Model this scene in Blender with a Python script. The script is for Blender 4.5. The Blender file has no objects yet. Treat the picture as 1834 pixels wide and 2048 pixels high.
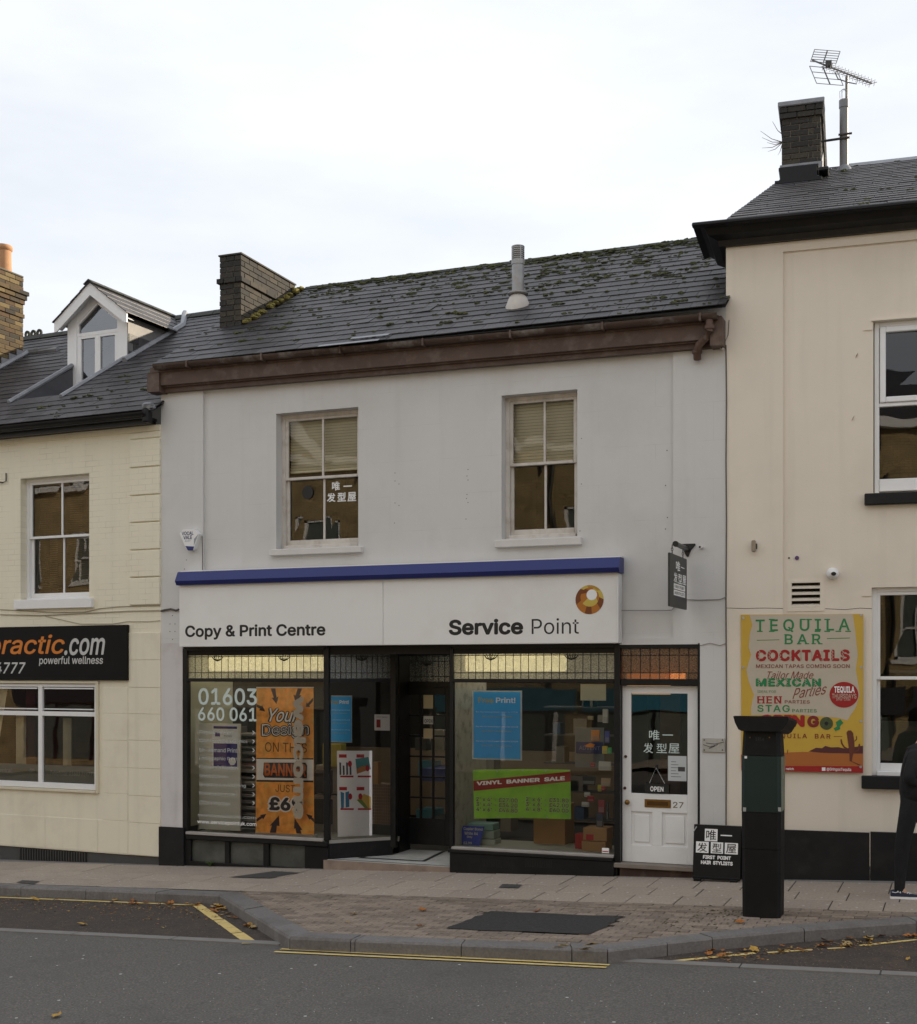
import bpy, bmesh, math, random
from mathutils import Vector, Matrix
SC = bpy.context.scene
COL = SC.collection
R = random.Random(11)
rad = math.radians
# ---------------------------------------------------------------- camera
F = 2553.; CX = 917.; HY = 1345.; TH = math.atan(1008/2553); D = 14.; H = 2.2
cam = bpy.data.objects.new('camera', bpy.data.cameras.new('camera')); COL.objects.link(cam)
cam.location = (0, -D, H); cam.rotation_euler = (rad(90), 0, TH)
cam.data.sensor_fit = 'HORIZONTAL'; cam.data.sensor_width = 36.; cam.data.lens = F/1834*36
cam.data.shift_y = (HY-1024)/1834; cam.data.clip_end = 2000; cam.data.clip_start = .1
SC.camera = cam
# ---------------------------------------------------------------- light
SUN_EL, SUN_AZ = 21., 42.
sd = Vector((math.sin(rad(SUN_AZ))*math.cos(rad(SUN_EL)), math.cos(rad(SUN_AZ))*math.cos(rad(SUN_EL)), math.sin(rad(SUN_EL))))
sun = bpy.data.objects.new('sun', bpy.data.lights.new('sun', 'SUN')); COL.objects.link(sun)
sun.data.energy = 4.8; sun.data.angle = rad(.6); sun.data.color = (1., .86, .66)
sun.rotation_euler = (-sd).to_track_quat('-Z', 'Y').to_euler(); sun.location = (30, 30, 30)
W = bpy.data.worlds.new('World'); SC.world = W; W.use_nodes = True
nt = W.node_tree; nt.nodes.clear()
def nn(nt, t, **k):
    n = nt.nodes.new(t)
    for a, v in k.items():
        if a.startswith('i_'):
            n.inputs[a[2:].replace('_', ' ')].default_value = v
        else: setattr(n, a, v)
    return n
wo = nn(nt, 'ShaderNodeOutputWorld'); bg = nn(nt, 'ShaderNodeBackground'); bg.inputs[1].default_value = .12
sky = nn(nt, 'ShaderNodeTexSky', sky_type='NISHITA', sun_disc=False, sun_elevation=rad(SUN_EL), sun_rotation=rad(SUN_AZ), air_density=1., dust_density=2.)
tc = nn(nt, 'ShaderNodeTexCoord'); mp = nn(nt, 'ShaderNodeMapping'); mp.inputs['Scale'].default_value = (1, 1, 3.2)
no = nn(nt, 'ShaderNodeTexNoise'); no.inputs['Scale'].default_value = 1.5; no.inputs['Detail'].default_value = 7; no.inputs['Roughness'].default_value = .55
rp = nn(nt, 'ShaderNodeValToRGB'); rp.color_ramp.elements[0].position = .34; rp.color_ramp.elements[1].position = .66
rp.color_ramp.elements[0].color = (4.35, 4.6, 4.9, 1); rp.color_ramp.elements[1].color = (6.1, 6.2, 6.45, 1)
mx = nn(nt, 'ShaderNodeMix', data_type='RGBA'); mx.inputs['Factor'].default_value = .9
lk = nt.links.new
lk(tc.outputs['Generated'], mp.inputs[0]); lk(mp.outputs[0], no.inputs['Vector']); lk(no.outputs[0], rp.inputs[0])
lk(sky.outputs[0], mx.inputs['A']); lk(rp.outputs[0], mx.inputs['B']); lk(mx.outputs['Result'], bg.inputs[0]); lk(bg.outputs[0], wo.inputs[0])
SC.view_settings.view_transform = 'Standard'; SC.view_settings.look = 'None'
SC.view_settings.exposure = .64; SC.view_settings.gamma = 1.; SC.view_settings.use_curve_mapping = False
# ---------------------------------------------------------------- geometry of the place
gB = .035; gA = -.09+gB*3.68              # the street rises to the right
def gz(x): return gA+gB*x
def ray(px, py):
    u = (px-CX)/F
    return (-math.sin(TH)+math.cos(TH)*u, math.cos(TH)+math.sin(TH)*u, (HY-py)/F)
class Fr:
    def __init__(s, ox, oy, a): s.ox, s.oy, s.a = ox, oy, rad(a)
    def loc(s, x, y):
        c, n = math.cos(s.a), math.sin(s.a); x -= s.ox; y -= s.oy
        return (c*x+n*y, -n*x+c*y)
    def wor(s, x, y, z=0.):
        c, n = math.cos(s.a), math.sin(s.a)
        return Vector((s.ox+c*x-n*y, s.oy+n*x+c*y, z))
    def _r(s, px, py):
        d = ray(px, py); c, n = math.cos(s.a), math.sin(s.a)
        cx, cy = s.loc(0, -D)
        return c*d[0]+n*d[1], -n*d[0]+c*d[1], d[2], cx, cy
    def at(s, px, py, y=0.):
        dx, dy, dz, cx, cy = s._r(px, py); t = (y-cy)/dy
        return (cx+t*dx, H+t*dz)
    def atx(s, px, py, x):
        dx, dy, dz, cx, cy = s._r(px, py); t = (x-cx)/dx
        return (cy+t*dy, H+t*dz)
    def onroof(s, px, py, ye, ze, pitch):
        dx, dy, dz, cx, cy = s._r(px, py); m = math.tan(rad(pitch))
        t = (ze+m*(cy-ye)-H)/(dz-m*dy)
        return (cx+t*dx, cy+t*dy, H+t*dz)
def gpt(px, py, dz=0.):
    d = ray(px, py); t = (gA+dz-H)/(d[2]-gB*d[0])
    return (t*d[0], -D+t*d[1], gA+gB*t*d[0]+dz)
G = Fr(0, 0, 0); XL = G.at(322, 1700)[0]; XR = G.at(1452, 1700)[0]
L = Fr(XL, 0, -2.7); Q = Fr(XR, 0, 4.5)
# ---------------------------------------------------------------- objects
OFF = {}
def tagp(o, label=None, cat=None, group=None, kind=None):
    if label: o['label'] = label
    if cat: o['category'] = cat
    if group: o['group'] = group
    if kind: o['kind'] = kind
    return o
def thing(name, label, cat, fr=G, base=(0, 0, 0), group=None, kind=None):
    o = bpy.data.objects.new(name, None); COL.objects.link(o)
    o.empty_display_size = .2
    o.location = fr.wor(*base); o.rotation_euler = (0, 0, fr.a)
    OFF[o.name] = Vector(base)
    return tagp(o, label, cat, group, kind)
class MB:
    def __init__(s): s.v = []; s.f = []; s.sm = False
    def add(s, vs, fs):
        n = len(s.v); s.v += [tuple(v) for v in vs]; s.f += [tuple(i+n for i in f) for f in fs]; return s
    def hexa(s, p):   # 0-3 bottom ring ccw from above, 4-7 top ring
        return s.add(p, [(3, 2, 1, 0), (4, 5, 6, 7), (0, 1, 5, 4), (1, 2, 6, 5), (2, 3, 7, 6), (3, 0, 4, 7)])
    def box(s, x0, x1, y0, y1, z0, z1, b=0):
        if x0 > x1: x0, x1 = x1, x0
        if y0 > y1: y0, y1 = y1, y0
        if z0 > z1: z0, z1 = z1, z0
        if not b:
            return s.hexa([(x0, y0, z0), (x1, y0, z0), (x1, y1, z0), (x0, y1, z0), (x0, y0, z1), (x1, y0, z1), (x1, y1, z1), (x0, y1, z1)])
        b = min(b, (x1-x0)*.3, (y1-y0)*.3, (z1-z0)*.3)
        vs = []; idx = {}
        for i, (X, sx) in enumerate(((x0, 1), (x1, -1))):
            for j, (Y, sy) in enumerate(((y0, 1), (y1, -1))):
                for k, (Z, sz) in enumerate(((z0, 1), (z1, -1))):
                    idx[i, j, k, 0] = len(vs); vs.append((X, Y+sy*b, Z+sz*b))
                    idx[i, j, k, 1] = len(vs); vs.append((X+sx*b, Y, Z+sz*b))
                    idx[i, j, k, 2] = len(vs); vs.append((X+sx*b, Y+sy*b, Z))
        g = lambda i, j, k, a: idx[i, j, k, a]
        fs = [(g(0,0,0,0), g(0,0,1,0), g(0,1,1,0), g(0,1,0,0)), (g(1,0,0,0), g(1,1,0,0), g(1,1,1,0), g(1,0,1,0)),
              (g(0,0,0,1), g(1,0,0,1), g(1,0,1,1), g(0,0,1,1)), (g(0,1,0,1), g(0,1,1,1), g(1,1,1,1), g(1,1,0,1)),
              (g(0,0,0,2), g(0,1,0,2), g(1,1,0,2), g(1,0,0,2)), (g(0,0,1,2), g(1,0,1,2), g(1,1,1,2), g(0,1,1,2))]
        for j in (0, 1):
            for k in (0, 1):
                fs.append((g(0,j,k,1), g(1,j,k,1), g(1,j,k,2), g(0,j,k,2)))
        for i in (0, 1):
            for k in (0, 1): fs.append((g(i,0,k,0), g(i,1,k,0), g(i,1,k,2), g(i,0,k,2)))
            for j in (0, 1): fs.append((g(i,j,0,0), g(i,j,1,0), g(i,j,1,1), g(i,j,0,1)))
        for i in (0, 1):
            for j in (0, 1):
                for k in (0, 1): fs.append((g(i,j,k,0), g(i,j,k,1), g(i,j,k,2)))
        s.fix = True
        return s.add(vs, fs)
    def prism(s, pts, y0, y1):          # polygon in (x,z), extruded along y
        n = len(pts)
        vs = [(x, y0, z) for x, z in pts]+[(x, y1, z) for x, z in pts]
        fs = [tuple(range(n)), tuple(range(2*n-1, n-1, -1))]+[(i, (i+1) % n, n+(i+1) % n, n+i) for i in range(n)]
        s.fix = True
        return s.add(vs, fs)
    def prismx(s, pts, x0, x1):         # polygon in (y,z), extruded along x
        n = len(pts)
        vs = [(x0, y, z) for y, z in pts]+[(x1, y, z) for y, z in pts]
        fs = [tuple(range(n)), tuple(range(2*n-1, n-1, -1))]+[(i, (i+1) % n, n+(i+1) % n, n+i) for i in range(n)]
        s.fix = True
        return s.add(vs, fs)
    def prismz(s, pts, z0, z1, slope=False):         # polygon in (x,y); slope: z follows the street
        n = len(pts); q = (lambda x: gz(x)) if slope else (lambda x: 0)
        vs = [(x, y, q(x)+z0) for x, y in pts]+[(x, y, q(x)+z1) for x, y in pts]
        fs = [tuple(range(n)), tuple(range(2*n-1, n-1, -1))]+[(i, (i+1) % n, n+(i+1) % n, n+i) for i in range(n)]
        s.fix = True
        return s.add(vs, fs)
    def sheet(s, pts, dz=0.):
        return s.add([(x, y, gz(x)+dz) for x, y in pts], [tuple(range(len(pts)))])
    def tube(s, pts, r, n=8, cap=True):
        pts = [Vector(p) for p in pts]; rs = r if isinstance(r, (list, tuple)) else [r]*len(pts)
        vs = []; fs = []
        for i, p in enumerate(pts):
            d = (pts[min(i+1, len(pts)-1)]-pts[max(i-1, 0)]).normalized()
            up = Vector((0, 0, 1)) if abs(d.z) < .9 else Vector((1, 0, 0))
            a = d.cross(up).normalized(); b = a.cross(d)
            for k in range(n):
                t = 2*math.pi*k/n; vs.append(p+(a*math.cos(t)+b*math.sin(t))*rs[i])
        for i in range(len(pts)-1):
            for k in range(n): fs.append((i*n+k, i*n+(k+1) % n, (i+1)*n+(k+1) % n, (i+1)*n+k))
        if cap: fs += [tuple(range(n)), tuple(range(len(vs)-1, len(vs)-n-1, -1))]
        s.fix = True
        return s.add(vs, fs)
    def lathe(s, c, prof, n=24):        # prof: (r,z)
        vs = []; fs = []
        for r, z in prof:
            for k in range(n):
                t = 2*math.pi*k/n; vs.append((c[0]+r*math.cos(t), c[1]+r*math.sin(t), c[2]+z))
        for i in range(len(prof)-1):
            for k in range(n): fs.append((i*n+k, i*n+(k+1) % n, (i+1)*n+(k+1) % n, (i+1)*n+k))
        fs += [tuple(range(n-1, -1, -1)), tuple(range(len(vs)-n, len(vs)))]
        s.fix = True
        return s.add(vs, fs)
    def ball(s, c, rx, ry, rz, n=8, m=5, jit=0.):
        vs = [(c[0], c[1], c[2]-rz)]; fs = []
        for i in range(1, m):
            a = -math.pi/2+math.pi*i/m
            for k in range(n):
                t = 2*math.pi*k/n; j = 1+R.uniform(-jit, jit)
                vs.append((c[0]+rx*j*math.cos(a)*math.cos(t), c[1]+ry*j*math.cos(a)*math.sin(t), c[2]+rz*j*math.sin(a)))
        vs.append((c[0], c[1], c[2]+rz))
        for k in range(n): fs.append((0, 1+(k+1) % n, 1+k))
        for i in range(m-2):
            for k in range(n): fs.append((1+i*n+k, 1+i*n+(k+1) % n, 1+(i+1)*n+(k+1) % n, 1+(i+1)*n+k))
        l = len(vs)-1
        for k in range(n): fs.append((1+(m-2)*n+k, 1+(m-2)*n+(k+1) % n, l))
        return s.add(vs, fs)
    def disc(s, c, rx, rz, y0, y1, n=24):
        return s.prism([(c[0]+rx*math.cos(2*math.pi*k/n), c[1]+rz*math.sin(2*math.pi*k/n)) for k in range(n)], y0, y1)
    def mesh(s, name, mat, off=(0, 0, 0), smooth=False):
        me = bpy.data.meshes.new(name)
        ox, oy, oz = off
        me.from_pydata([(x-ox, y-oy, z-oz) for x, y, z in s.v], [], s.f); me.materials.append(mat)
        if getattr(s, 'fix', False):
            bm = bmesh.new(); bm.from_mesh(me); bmesh.ops.recalc_face_normals(bm, faces=bm.faces); bm.to_mesh(me); bm.free()
        if smooth or s.sm:
            for p in me.polygons: p.use_smooth = True
            try: me.set_sharp_from_angle(angle=rad(40))
            except Exception: pass
        return me
    def build(s, name, mat, parent, smooth=False, label=None, kind=None):
        off = OFF[parent.name]
        o = bpy.data.objects.new(name, s.mesh(name, mat, off, smooth)); COL.objects.link(o); o.parent = parent
        OFF[o.name] = off
        return tagp(o, label, kind=kind)
    def solo(s, name, mat, label, cat, fr=G, base=(0, 0, 0), group=None, kind=None, smooth=False):
        o = bpy.data.objects.new(name, s.mesh(name, mat, base, smooth)); COL.objects.link(o)
        o.location = fr.wor(*base); o.rotation_euler = (0, 0, fr.a); OFF[o.name] = Vector(base)
        return tagp(o, label, cat, group, kind)
def place(name, me, parent, loc, rot=(0, 0, 0)):
    o = bpy.data.objects.new(name, me); COL.objects.link(o); o.parent = parent
    o.location = Vector(loc)-OFF[parent.name]; o.rotation_euler = rot
    return o
def structure(name): 
    o = bpy.data.objects.new(name, None); COL.objects.link(o); o['kind'] = 'structure'; OFF[o.name] = Vector((0, 0, 0)); return o
# pixel helpers
def P(mb, fr, pts, y, th):               # polygon read off the photograph, standing on the plane y, th thick (backwards)
    return mb.prism([fr.at(px, py, y) for px, py in pts], y, y+th)
def pbox(mb, fr, x0, y0, x1, y1, y, th, b=0):
    a = fr.at(x0, (y0+y1)/2, y)[0]; c = fr.at(x1, (y0+y1)/2, y)[0]; xm = (x0+x1)/2
    return mb.box(a, c, y, y+th, fr.at(xm, y1, y)[1], fr.at(xm, y0, y)[1], b)
def prect(fr, x0, x1, yt0, yt1, yb0, yb1, y=0.):
    return (fr.at(x0, yt0, y)[0], fr.at(x1, yt0, y)[0], (fr.at(x0, yb0, y)[1]+fr.at(x1, yb1, y)[1])/2, (fr.at(x0, yt0, y)[1]+fr.at(x1, yt1, y)[1])/2)
# ---------------------------------------------------------------- materials
def mat_base(name):
    m = bpy.data.materials.new(name); m.use_nodes = True; nt = m.node_tree
    b = nt.nodes['Principled BSDF']; return m, nt, b
def rndfac(nt):
    oi = nn(nt, 'ShaderNodeObjectInfo'); ge = nn(nt, 'ShaderNodeNewGeometry')
    a = nn(nt, 'ShaderNodeMath', operation='ADD'); nt.links.new(oi.outputs['Random'], a.inputs[0]); nt.links.new(ge.outputs['Random Per Island'], a.inputs[1])
    f = nn(nt, 'ShaderNodeMath', operation='FRACT'); nt.links.new(a.outputs[0], f.inputs[0]); return f.outputs[0]
def mulval(nt, col, fac, lo, hi):
    mr = nn(nt, 'ShaderNodeMapRange'); mr.inputs['To Min'].default_value = lo; mr.inputs['To Max'].default_value = hi
    nt.links.new(fac, mr.inputs['Value'])
    v = nn(nt, 'ShaderNodeVectorMath', operation='SCALE'); nt.links.new(col, v.inputs[0]); nt.links.new(mr.outputs[0], v.inputs['Scale'])
    return v.outputs[0]
def M(name, col, rough=.75, var=.12, vs=4., bump=0., bs=60., metal=0., spec=.4, rnd=None, cols=None, dirt=None, dscale=1.2, streak=0., fleck=None):
    m, nt, b = mat_base(name); lk = nt.links.new
    tc = nn(nt, 'ShaderNodeTexCoord'); co = tc.outputs['Object']
    if cols:
        f = rndfac(nt); rp = nn(nt, 'ShaderNodeValToRGB'); e = rp.color_ramp.elements; rp.color_ramp.interpolation = 'CONSTANT'
        while len(e) < len(cols): e.new(.5)
        for i, c in enumerate(cols): e[i].position = i/len(cols); e[i].color = (*c, 1)
        lk(f, rp.inputs[0]); out = rp.outputs[0]
    else:
        rg = nn(nt, 'ShaderNodeRGB'); rg.outputs[0].default_value = (*col, 1); out = rg.outputs[0]
    if rnd: out = mulval(nt, out, rndfac(nt), 1-rnd, 1+rnd)
    n1 = nn(nt, 'ShaderNodeTexNoise'); n1.inputs['Scale'].default_value = vs; n1.inputs['Detail'].default_value = 5; lk(co, n1.inputs['Vector'])
    out = mulval(nt, out, n1.outputs[0], 1-2*var, 1+2*var)
    if dirt:
        n2 = nn(nt, 'ShaderNodeTexNoise'); n2.inputs['Scale'].default_value = dscale; n2.inputs['Detail'].default_value = 8; n2.inputs['Roughness'].default_value = .65; lk(co, n2.inputs['Vector'])
        r2 = nn(nt, 'ShaderNodeMapRange'); r2.inputs['From Min'].default_value = .5; r2.inputs['From Max'].default_value = .75; lk(n2.outputs[0], r2.inputs['Value'])
        r2.inputs['To Max'].default_value = dirt[3]
        mx = nn(nt, 'ShaderNodeMix', data_type='RGBA'); lk(r2.outputs[0], mx.inputs['Factor']); lk(out, mx.inputs['A']); mx.inputs['B'].default_value = (*dirt[:3], 1); out = mx.outputs['Result']
    if streak:
        mp = nn(nt, 'ShaderNodeMapping'); mp.inputs['Scale'].default_value = (7, 7, .35); lk(co, mp.inputs[0])
        n3 = nn(nt, 'ShaderNodeTexNoise'); n3.inputs['Scale'].default_value = 1.; n3.inputs['Detail'].default_value = 6; lk(mp.outputs[0], n3.inputs['Vector'])
        r3 = nn(nt, 'ShaderNodeMapRange'); r3.inputs['From Min'].default_value = .52; r3.inputs['From Max'].default_value = .8; r3.inputs['To Min'].default_value = 1; r3.inputs['To Max'].default_value = 1-streak; lk(n3.outputs[0], r3.inputs['Value'])
        v = nn(nt, 'ShaderNodeVectorMath', operation='SCALE'); lk(out, v.inputs[0]); lk(r3.outputs[0], v.inputs['Scale']); out = v.outputs[0]
    if fleck:
        vo = nn(nt, 'ShaderNodeTexVoronoi'); vo.inputs['Scale'].default_value = fleck[4]; lk(co, vo.inputs['Vector'])
        cr = nn(nt, 'ShaderNodeSeparateColor'); lk(vo.outputs['Color'], cr.inputs[0])
        gt = nn(nt, 'ShaderNodeMath', operation='GREATER_THAN'); lk(cr.outputs[0], gt.inputs[0]); gt.inputs[1].default_value = 1-fleck[3]
        lt = nn(nt, 'ShaderNodeMath', operation='LESS_THAN'); lk(vo.outputs['Distance'], lt.inputs[0]); lt.inputs[1].default_value = .3
        mm = nn(nt, 'ShaderNodeMath', operation='MULTIPLY'); lk(gt.outputs[0], mm.inputs[0]); lk(lt.outputs[0], mm.inputs[1])
        mx = nn(nt, 'ShaderNodeMix', data_type='RGBA'); lk(mm.outputs[0], mx.inputs['Factor']); lk(out, mx.inputs['A']); mx.inputs['B'].default_value = (*fleck[:3], 1); out = mx.outputs['Result']
    lk(out, b.inputs['Base Color']); b.inputs['Roughness'].default_value = rough; b.inputs['Metallic'].default_value = metal
    b.inputs['Specular IOR Level'].default_value = spec
    if bump:
        n4 = nn(nt, 'ShaderNodeTexNoise'); n4.inputs['Scale'].default_value = bs; n4.inputs['Detail'].default_value = 6; lk(co, n4.inputs['Vector'])
        bp = nn(nt, 'ShaderNodeBump'); bp.inputs['Strength'].default_value = min(1, bump); bp.inputs['Distance'].default_value = .01; lk(n4.outputs[0], bp.inputs['Height']); lk(bp.outputs[0], b.inputs['Normal'])
    return m
def joints(m, sx, sz, mortar=.012, strength=.35, dark=.6, brk=True, offset=.5):   # painted-over masonry courses: faint broken joint lines
    nt = m.node_tree; lk = nt.links.new; b = nt.nodes['Principled BSDF']
    tc = nn(nt, 'ShaderNodeTexCoord'); sp = nn(nt, 'ShaderNodeSeparateXYZ'); cb = nn(nt, 'ShaderNodeCombineXYZ')
    lk(tc.outputs['Object'], sp.inputs[0]); lk(sp.outputs[0], cb.inputs[0]); lk(sp.outputs[2], cb.inputs[1])
    br = nn(nt, 'ShaderNodeTexBrick'); br.offset = offset; br.inputs['Scale'].default_value = 1; br.inputs['Brick Width'].default_value = sx; br.inputs['Row Height'].default_value = sz
    br.inputs['Mortar Size'].default_value = mortar; br.inputs['Mortar Smooth'].default_value = .3
    lk(cb.outputs[0], br.inputs['Vector'])
    n = nn(nt, 'ShaderNodeTexNoise'); n.inputs['Scale'].default_value = 3.; n.inputs['Detail'].default_value = 4; lk(tc.outputs['Object'], n.inputs['Vector'])
    r = nn(nt, 'ShaderNodeMapRange'); r.inputs['From Min'].default_value = .42; r.inputs['From Max'].default_value = .66; lk(n.outputs[0], r.inputs['Value'])
    mu = nn(nt, 'ShaderNodeMath', operation='MULTIPLY'); lk(br.outputs['Fac'], mu.inputs[0])
    if brk: lk(r.outputs[0], mu.inputs[1])
    else: mu.inputs[1].default_value = 1.
    src = b.inputs['Base Color'].links[0].from_socket
    mr = nn(nt, 'ShaderNodeMapRange'); mr.inputs['To Min'].default_value = 1; mr.inputs['To Max'].default_value = dark; lk(mu.outputs[0], mr.inputs['Value'])
    v = nn(nt, 'ShaderNodeVectorMath', operation='SCALE'); lk(src, v.inputs[0]); lk(mr.outputs[0], v.inputs['Scale']); lk(v.outputs[0], b.inputs['Base Color'])
    bp = nn(nt, 'ShaderNodeBump'); bp.invert = True; bp.inputs['Strength'].default_value = strength; bp.inputs['Distance'].default_value = .01
    lk(br.outputs['Fac'], bp.inputs['Height'])
    if b.inputs['Normal'].links: lk(b.inputs['Normal'].links[0].from_socket, bp.inputs['Normal'])
    lk(bp.outputs[0], b.inputs['Normal'])
    return m
def glass(name, tint=(.9, .93, .92), ior=1.5, boost=0., wav=.0, ws=3., rough=.01):
    m = bpy.data.materials.new(name); m.use_nodes = True; nt = m.node_tree; nt.nodes.clear(); lk = nt.links.new
    o = nn(nt, 'ShaderNodeOutputMaterial'); mx = nn(nt, 'ShaderNodeMixShader'); t = nn(nt, 'ShaderNodeBsdfTransparent'); g = nn(nt, 'ShaderNodeBsdfGlossy')
    t.inputs[0].default_value = (*tint, 1); g.inputs['Roughness'].default_value = rough
    fr = nn(nt, 'ShaderNodeFresnel'); fr.inputs[0].default_value = ior
    ad = nn(nt, 'ShaderNodeMath', operation='ADD'); ad.inputs[1].default_value = boost; ad.use_clamp = True; lk(fr.outputs[0], ad.inputs[0])
    if wav:
        tc = nn(nt, 'ShaderNodeTexCoord'); n = nn(nt, 'ShaderNodeTexNoise'); n.inputs['Scale'].default_value = ws; n.inputs['Detail'].default_value = 1; lk(tc.outputs['Object'], n.inputs['Vector'])
        bp = nn(nt, 'ShaderNodeBump'); bp.inputs['Strength'].default_value = 1; bp.inputs['Distance'].default_value = wav; lk(n.outputs[0], bp.inputs['Height']); lk(bp.outputs[0], g.inputs['Normal'])
    lk(ad.outputs[0], mx.inputs[0]); lk(t.outputs[0], mx.inputs[1]); lk(g.outputs[0], mx.inputs[2]); lk(mx.outputs[0], o.inputs[0])
    return m
def obscured(name, tint, diff, mixd=.45, bs=90.):     # textured cathedral glass
    m = bpy.data.materials.new(name); m.use_nodes = True; nt = m.node_tree; nt.nodes.clear(); lk = nt.links.new
    o = nn(nt, 'ShaderNodeOutputMaterial'); t = nn(nt, 'ShaderNodeBsdfTransparent'); t.inputs[0].default_value = (*tint, 1)
    tl = nn(nt, 'ShaderNodeBsdfTranslucent'); tl.inputs[0].default_value = (*diff, 1); df = nn(nt, 'ShaderNodeBsdfDiffuse'); df.inputs[0].default_value = (*[c*.55 for c in diff], 1)
    g = nn(nt, 'ShaderNodeBsdfGlossy'); g.inputs['Roughness'].default_value = .18
    tc = nn(nt, 'ShaderNodeTexCoord'); n = nn(nt, 'ShaderNodeTexNoise'); n.inputs['Scale'].default_value = bs; n.inputs['Detail'].default_value = 2; lk(tc.outputs['Object'], n.inputs['Vector'])
    bp = nn(nt, 'ShaderNodeBump'); bp.inputs['Strength'].default_value = .6; bp.inputs['Distance'].default_value = .004; lk(n.outputs[0], bp.inputs['Height']); lk(bp.outputs[0], g.inputs['Normal'])
    mr = nn(nt, 'ShaderNodeMapRange'); mr.inputs['From Min'].default_value = .35; mr.inputs['From Max'].default_value = .65; mr.inputs['To Min'].default_value = mixd-.22; mr.inputs['To Max'].default_value = mixd+.25; lk(n.outputs[0], mr.inputs['Value'])
    a = nn(nt, 'ShaderNodeMixShader'); a.inputs[0].default_value = .5; lk(tl.outputs[0], a.inputs[1]); lk(df.outputs[0], a.inputs[2])
    b = nn(nt, 'ShaderNodeMixShader'); lk(mr.outputs[0], b.inputs[0]); lk(t.outputs[0], b.inputs[1]); lk(a.outputs[0], b.inputs[2])
    c = nn(nt, 'ShaderNodeMixShader'); c.inputs[0].default_value = .1; lk(b.outputs[0], c.inputs[1]); lk(g.outputs[0], c.inputs[2]); lk(c.outputs[0], o.inputs[0])
    return m
def emit(name, col, s):
    m, nt, b = mat_base(name); b.inputs['Base Color'].default_value = (*col, 1); b.inputs['Emission Color'].default_value = (*col, 1); b.inputs['Emission Strength'].default_value = s; return m
def flat(name, col, rough=.6): return M(name, col, rough, var=.03, vs=9)
m_grey = M('grey_render', (.605, .60, .59), .85, .035, 1.1, .10, 45, dirt=(.50, .475, .44, .55), dscale=.9, streak=.05)
m_grey = joints(m_grey, 1.3, .42, .003, .06, .88)
m_grey2 = M('lilac_render', (.60, .575, .575), .8, .04, 2., .12, 45, dirt=(.42, .38, .36, .5), dscale=3., streak=.10)
m_cream = joints(M('cream_painted_brick', (.77, .725, .58), .8, .03, 1.2, .12, 50, dirt=(.64, .56, .42, .35), dscale=1.2, streak=.05), .225, .075, .005, .14, .80)
m_cream_s = M('cream_painted_render', (.755, .705, .57), .8, .03, 1.2, .12, 50, dirt=(.46, .40, .31, .4), dscale=1.2, streak=.08)
m_pink = M('warm_cream_render', (.745, .675, .575), .85, .03, 1.1, .12, 60, dirt=(.62, .56, .475, .5), dscale=.8, streak=.07)
m_black = M('black_masonry_paint', (.012, .012, .013), .6, .25, 3, .12, 50, spec=.25, dirt=(.035, .032, .028, .5), dscale=4)
m_bgloss = M('black_gloss_paint', (.009, .009, .010), .4, .2, 3, .06, 40, spec=.25, dirt=(.03, .027, .023, .4), dscale=5)
m_dgrey = M('dark_grey_plinth', (.07, .068, .067), .8, .2, 3, .2, 40, dirt=(.03, .03, .03, .6), dscale=3)
m_brown = M('brown_painted_wood', (.088, .054, .041), .6, .15, 4, .15, 40, dirt=(.2, .16, .13, .6), dscale=6)
m_slate = M('slate', (.042, .039, .042), .52, .28, 12, .3, 30, rnd=.42, spec=.3, dirt=(.075, .078, .075, .5), dscale=2.5)
m_slate_b = M('slate_underlay', (.02, .02, .022), .9)
m_moss = M('moss', (.055, .062, .024), .95, .4, 30, .5, 80, dirt=(.13, .125, .045, .8), dscale=9)
m_ridge = M('ridge_tile', (.045, .046, .042), .85, .2, 8, .3, 40, rnd=.15, dirt=(.05, .065, .02, .95), dscale=4)
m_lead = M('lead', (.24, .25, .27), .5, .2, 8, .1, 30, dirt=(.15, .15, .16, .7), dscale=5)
m_brick = M('chimney_brick', (.1, .1, .1), .9, .2, 22, .4, 60, cols=[(.035, .032, .027), (.06, .048, .032), (.048, .04, .03), (.03, .028, .025), (.08, .06, .035), (.045, .038, .03)])
m_brickd = M('dark_chimney_brick', (.1, .1, .1), .9, .2, 22, .4, 60, cols=[(.030, .028, .026), (.042, .038, .032), (.035, .032, .029), (.055, .047, .036), (.040, .036, .030)])
m_brickw = M('weathered_chimney_brick', (.1, .1, .1), .9, .2, 22, .4, 60, cols=[(.075, .052, .027), (.055, .042, .027), (.037, .032, .025), (.10, .068, .032), (.085, .052, .027), (.15, .11, .05)])
m_mortar = M('mortar', (.13, .115, .09), .95, .15, 30, .4, 80)
m_mortard = M('dark_mortar', (.065, .06, .052), .95, .15, 30, .4, 80)
m_pot = M('terracotta', (.42, .22, .11), .8, .1, 6, .1, 40)
m_white = M('white_paint', (.76, .76, .76), .45, .04, 5, .05, 30)
m_oldwhite = M('weathered_white_paint', (.60, .565, .52), .6, .08, 9, .25, 40, dirt=(.34, .28, .22, .6), dscale=5, streak=.25)
m_upvc = M('white_plastic', (.78, .79, .80), .3, .02, 5)
m_sill = M('grey_painted_sill', (.62, .60, .575), .8, .05, 5, .15, 50)
m_asphalt = M('asphalt', (.124, .115, .105), .9, .5, 60, .6, 260, dirt=(.080, .075, .073, .6), dscale=.7, fleck=(.55, .54, .52, .008, 22.))
m_bay = M('parking_bay_asphalt', (.062, .050, .043), .9, .5, 50, .9, 200, dirt=(.13, .09, .06, .6), dscale=5, fleck=(.32, .24, .17, .05, 60.))
m_patch = M('asphalt_patch', (.034, .032, .032), .9, .4, 30, .5, 180, fleck=(.14, .14, .13, .008, 60.))
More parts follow.
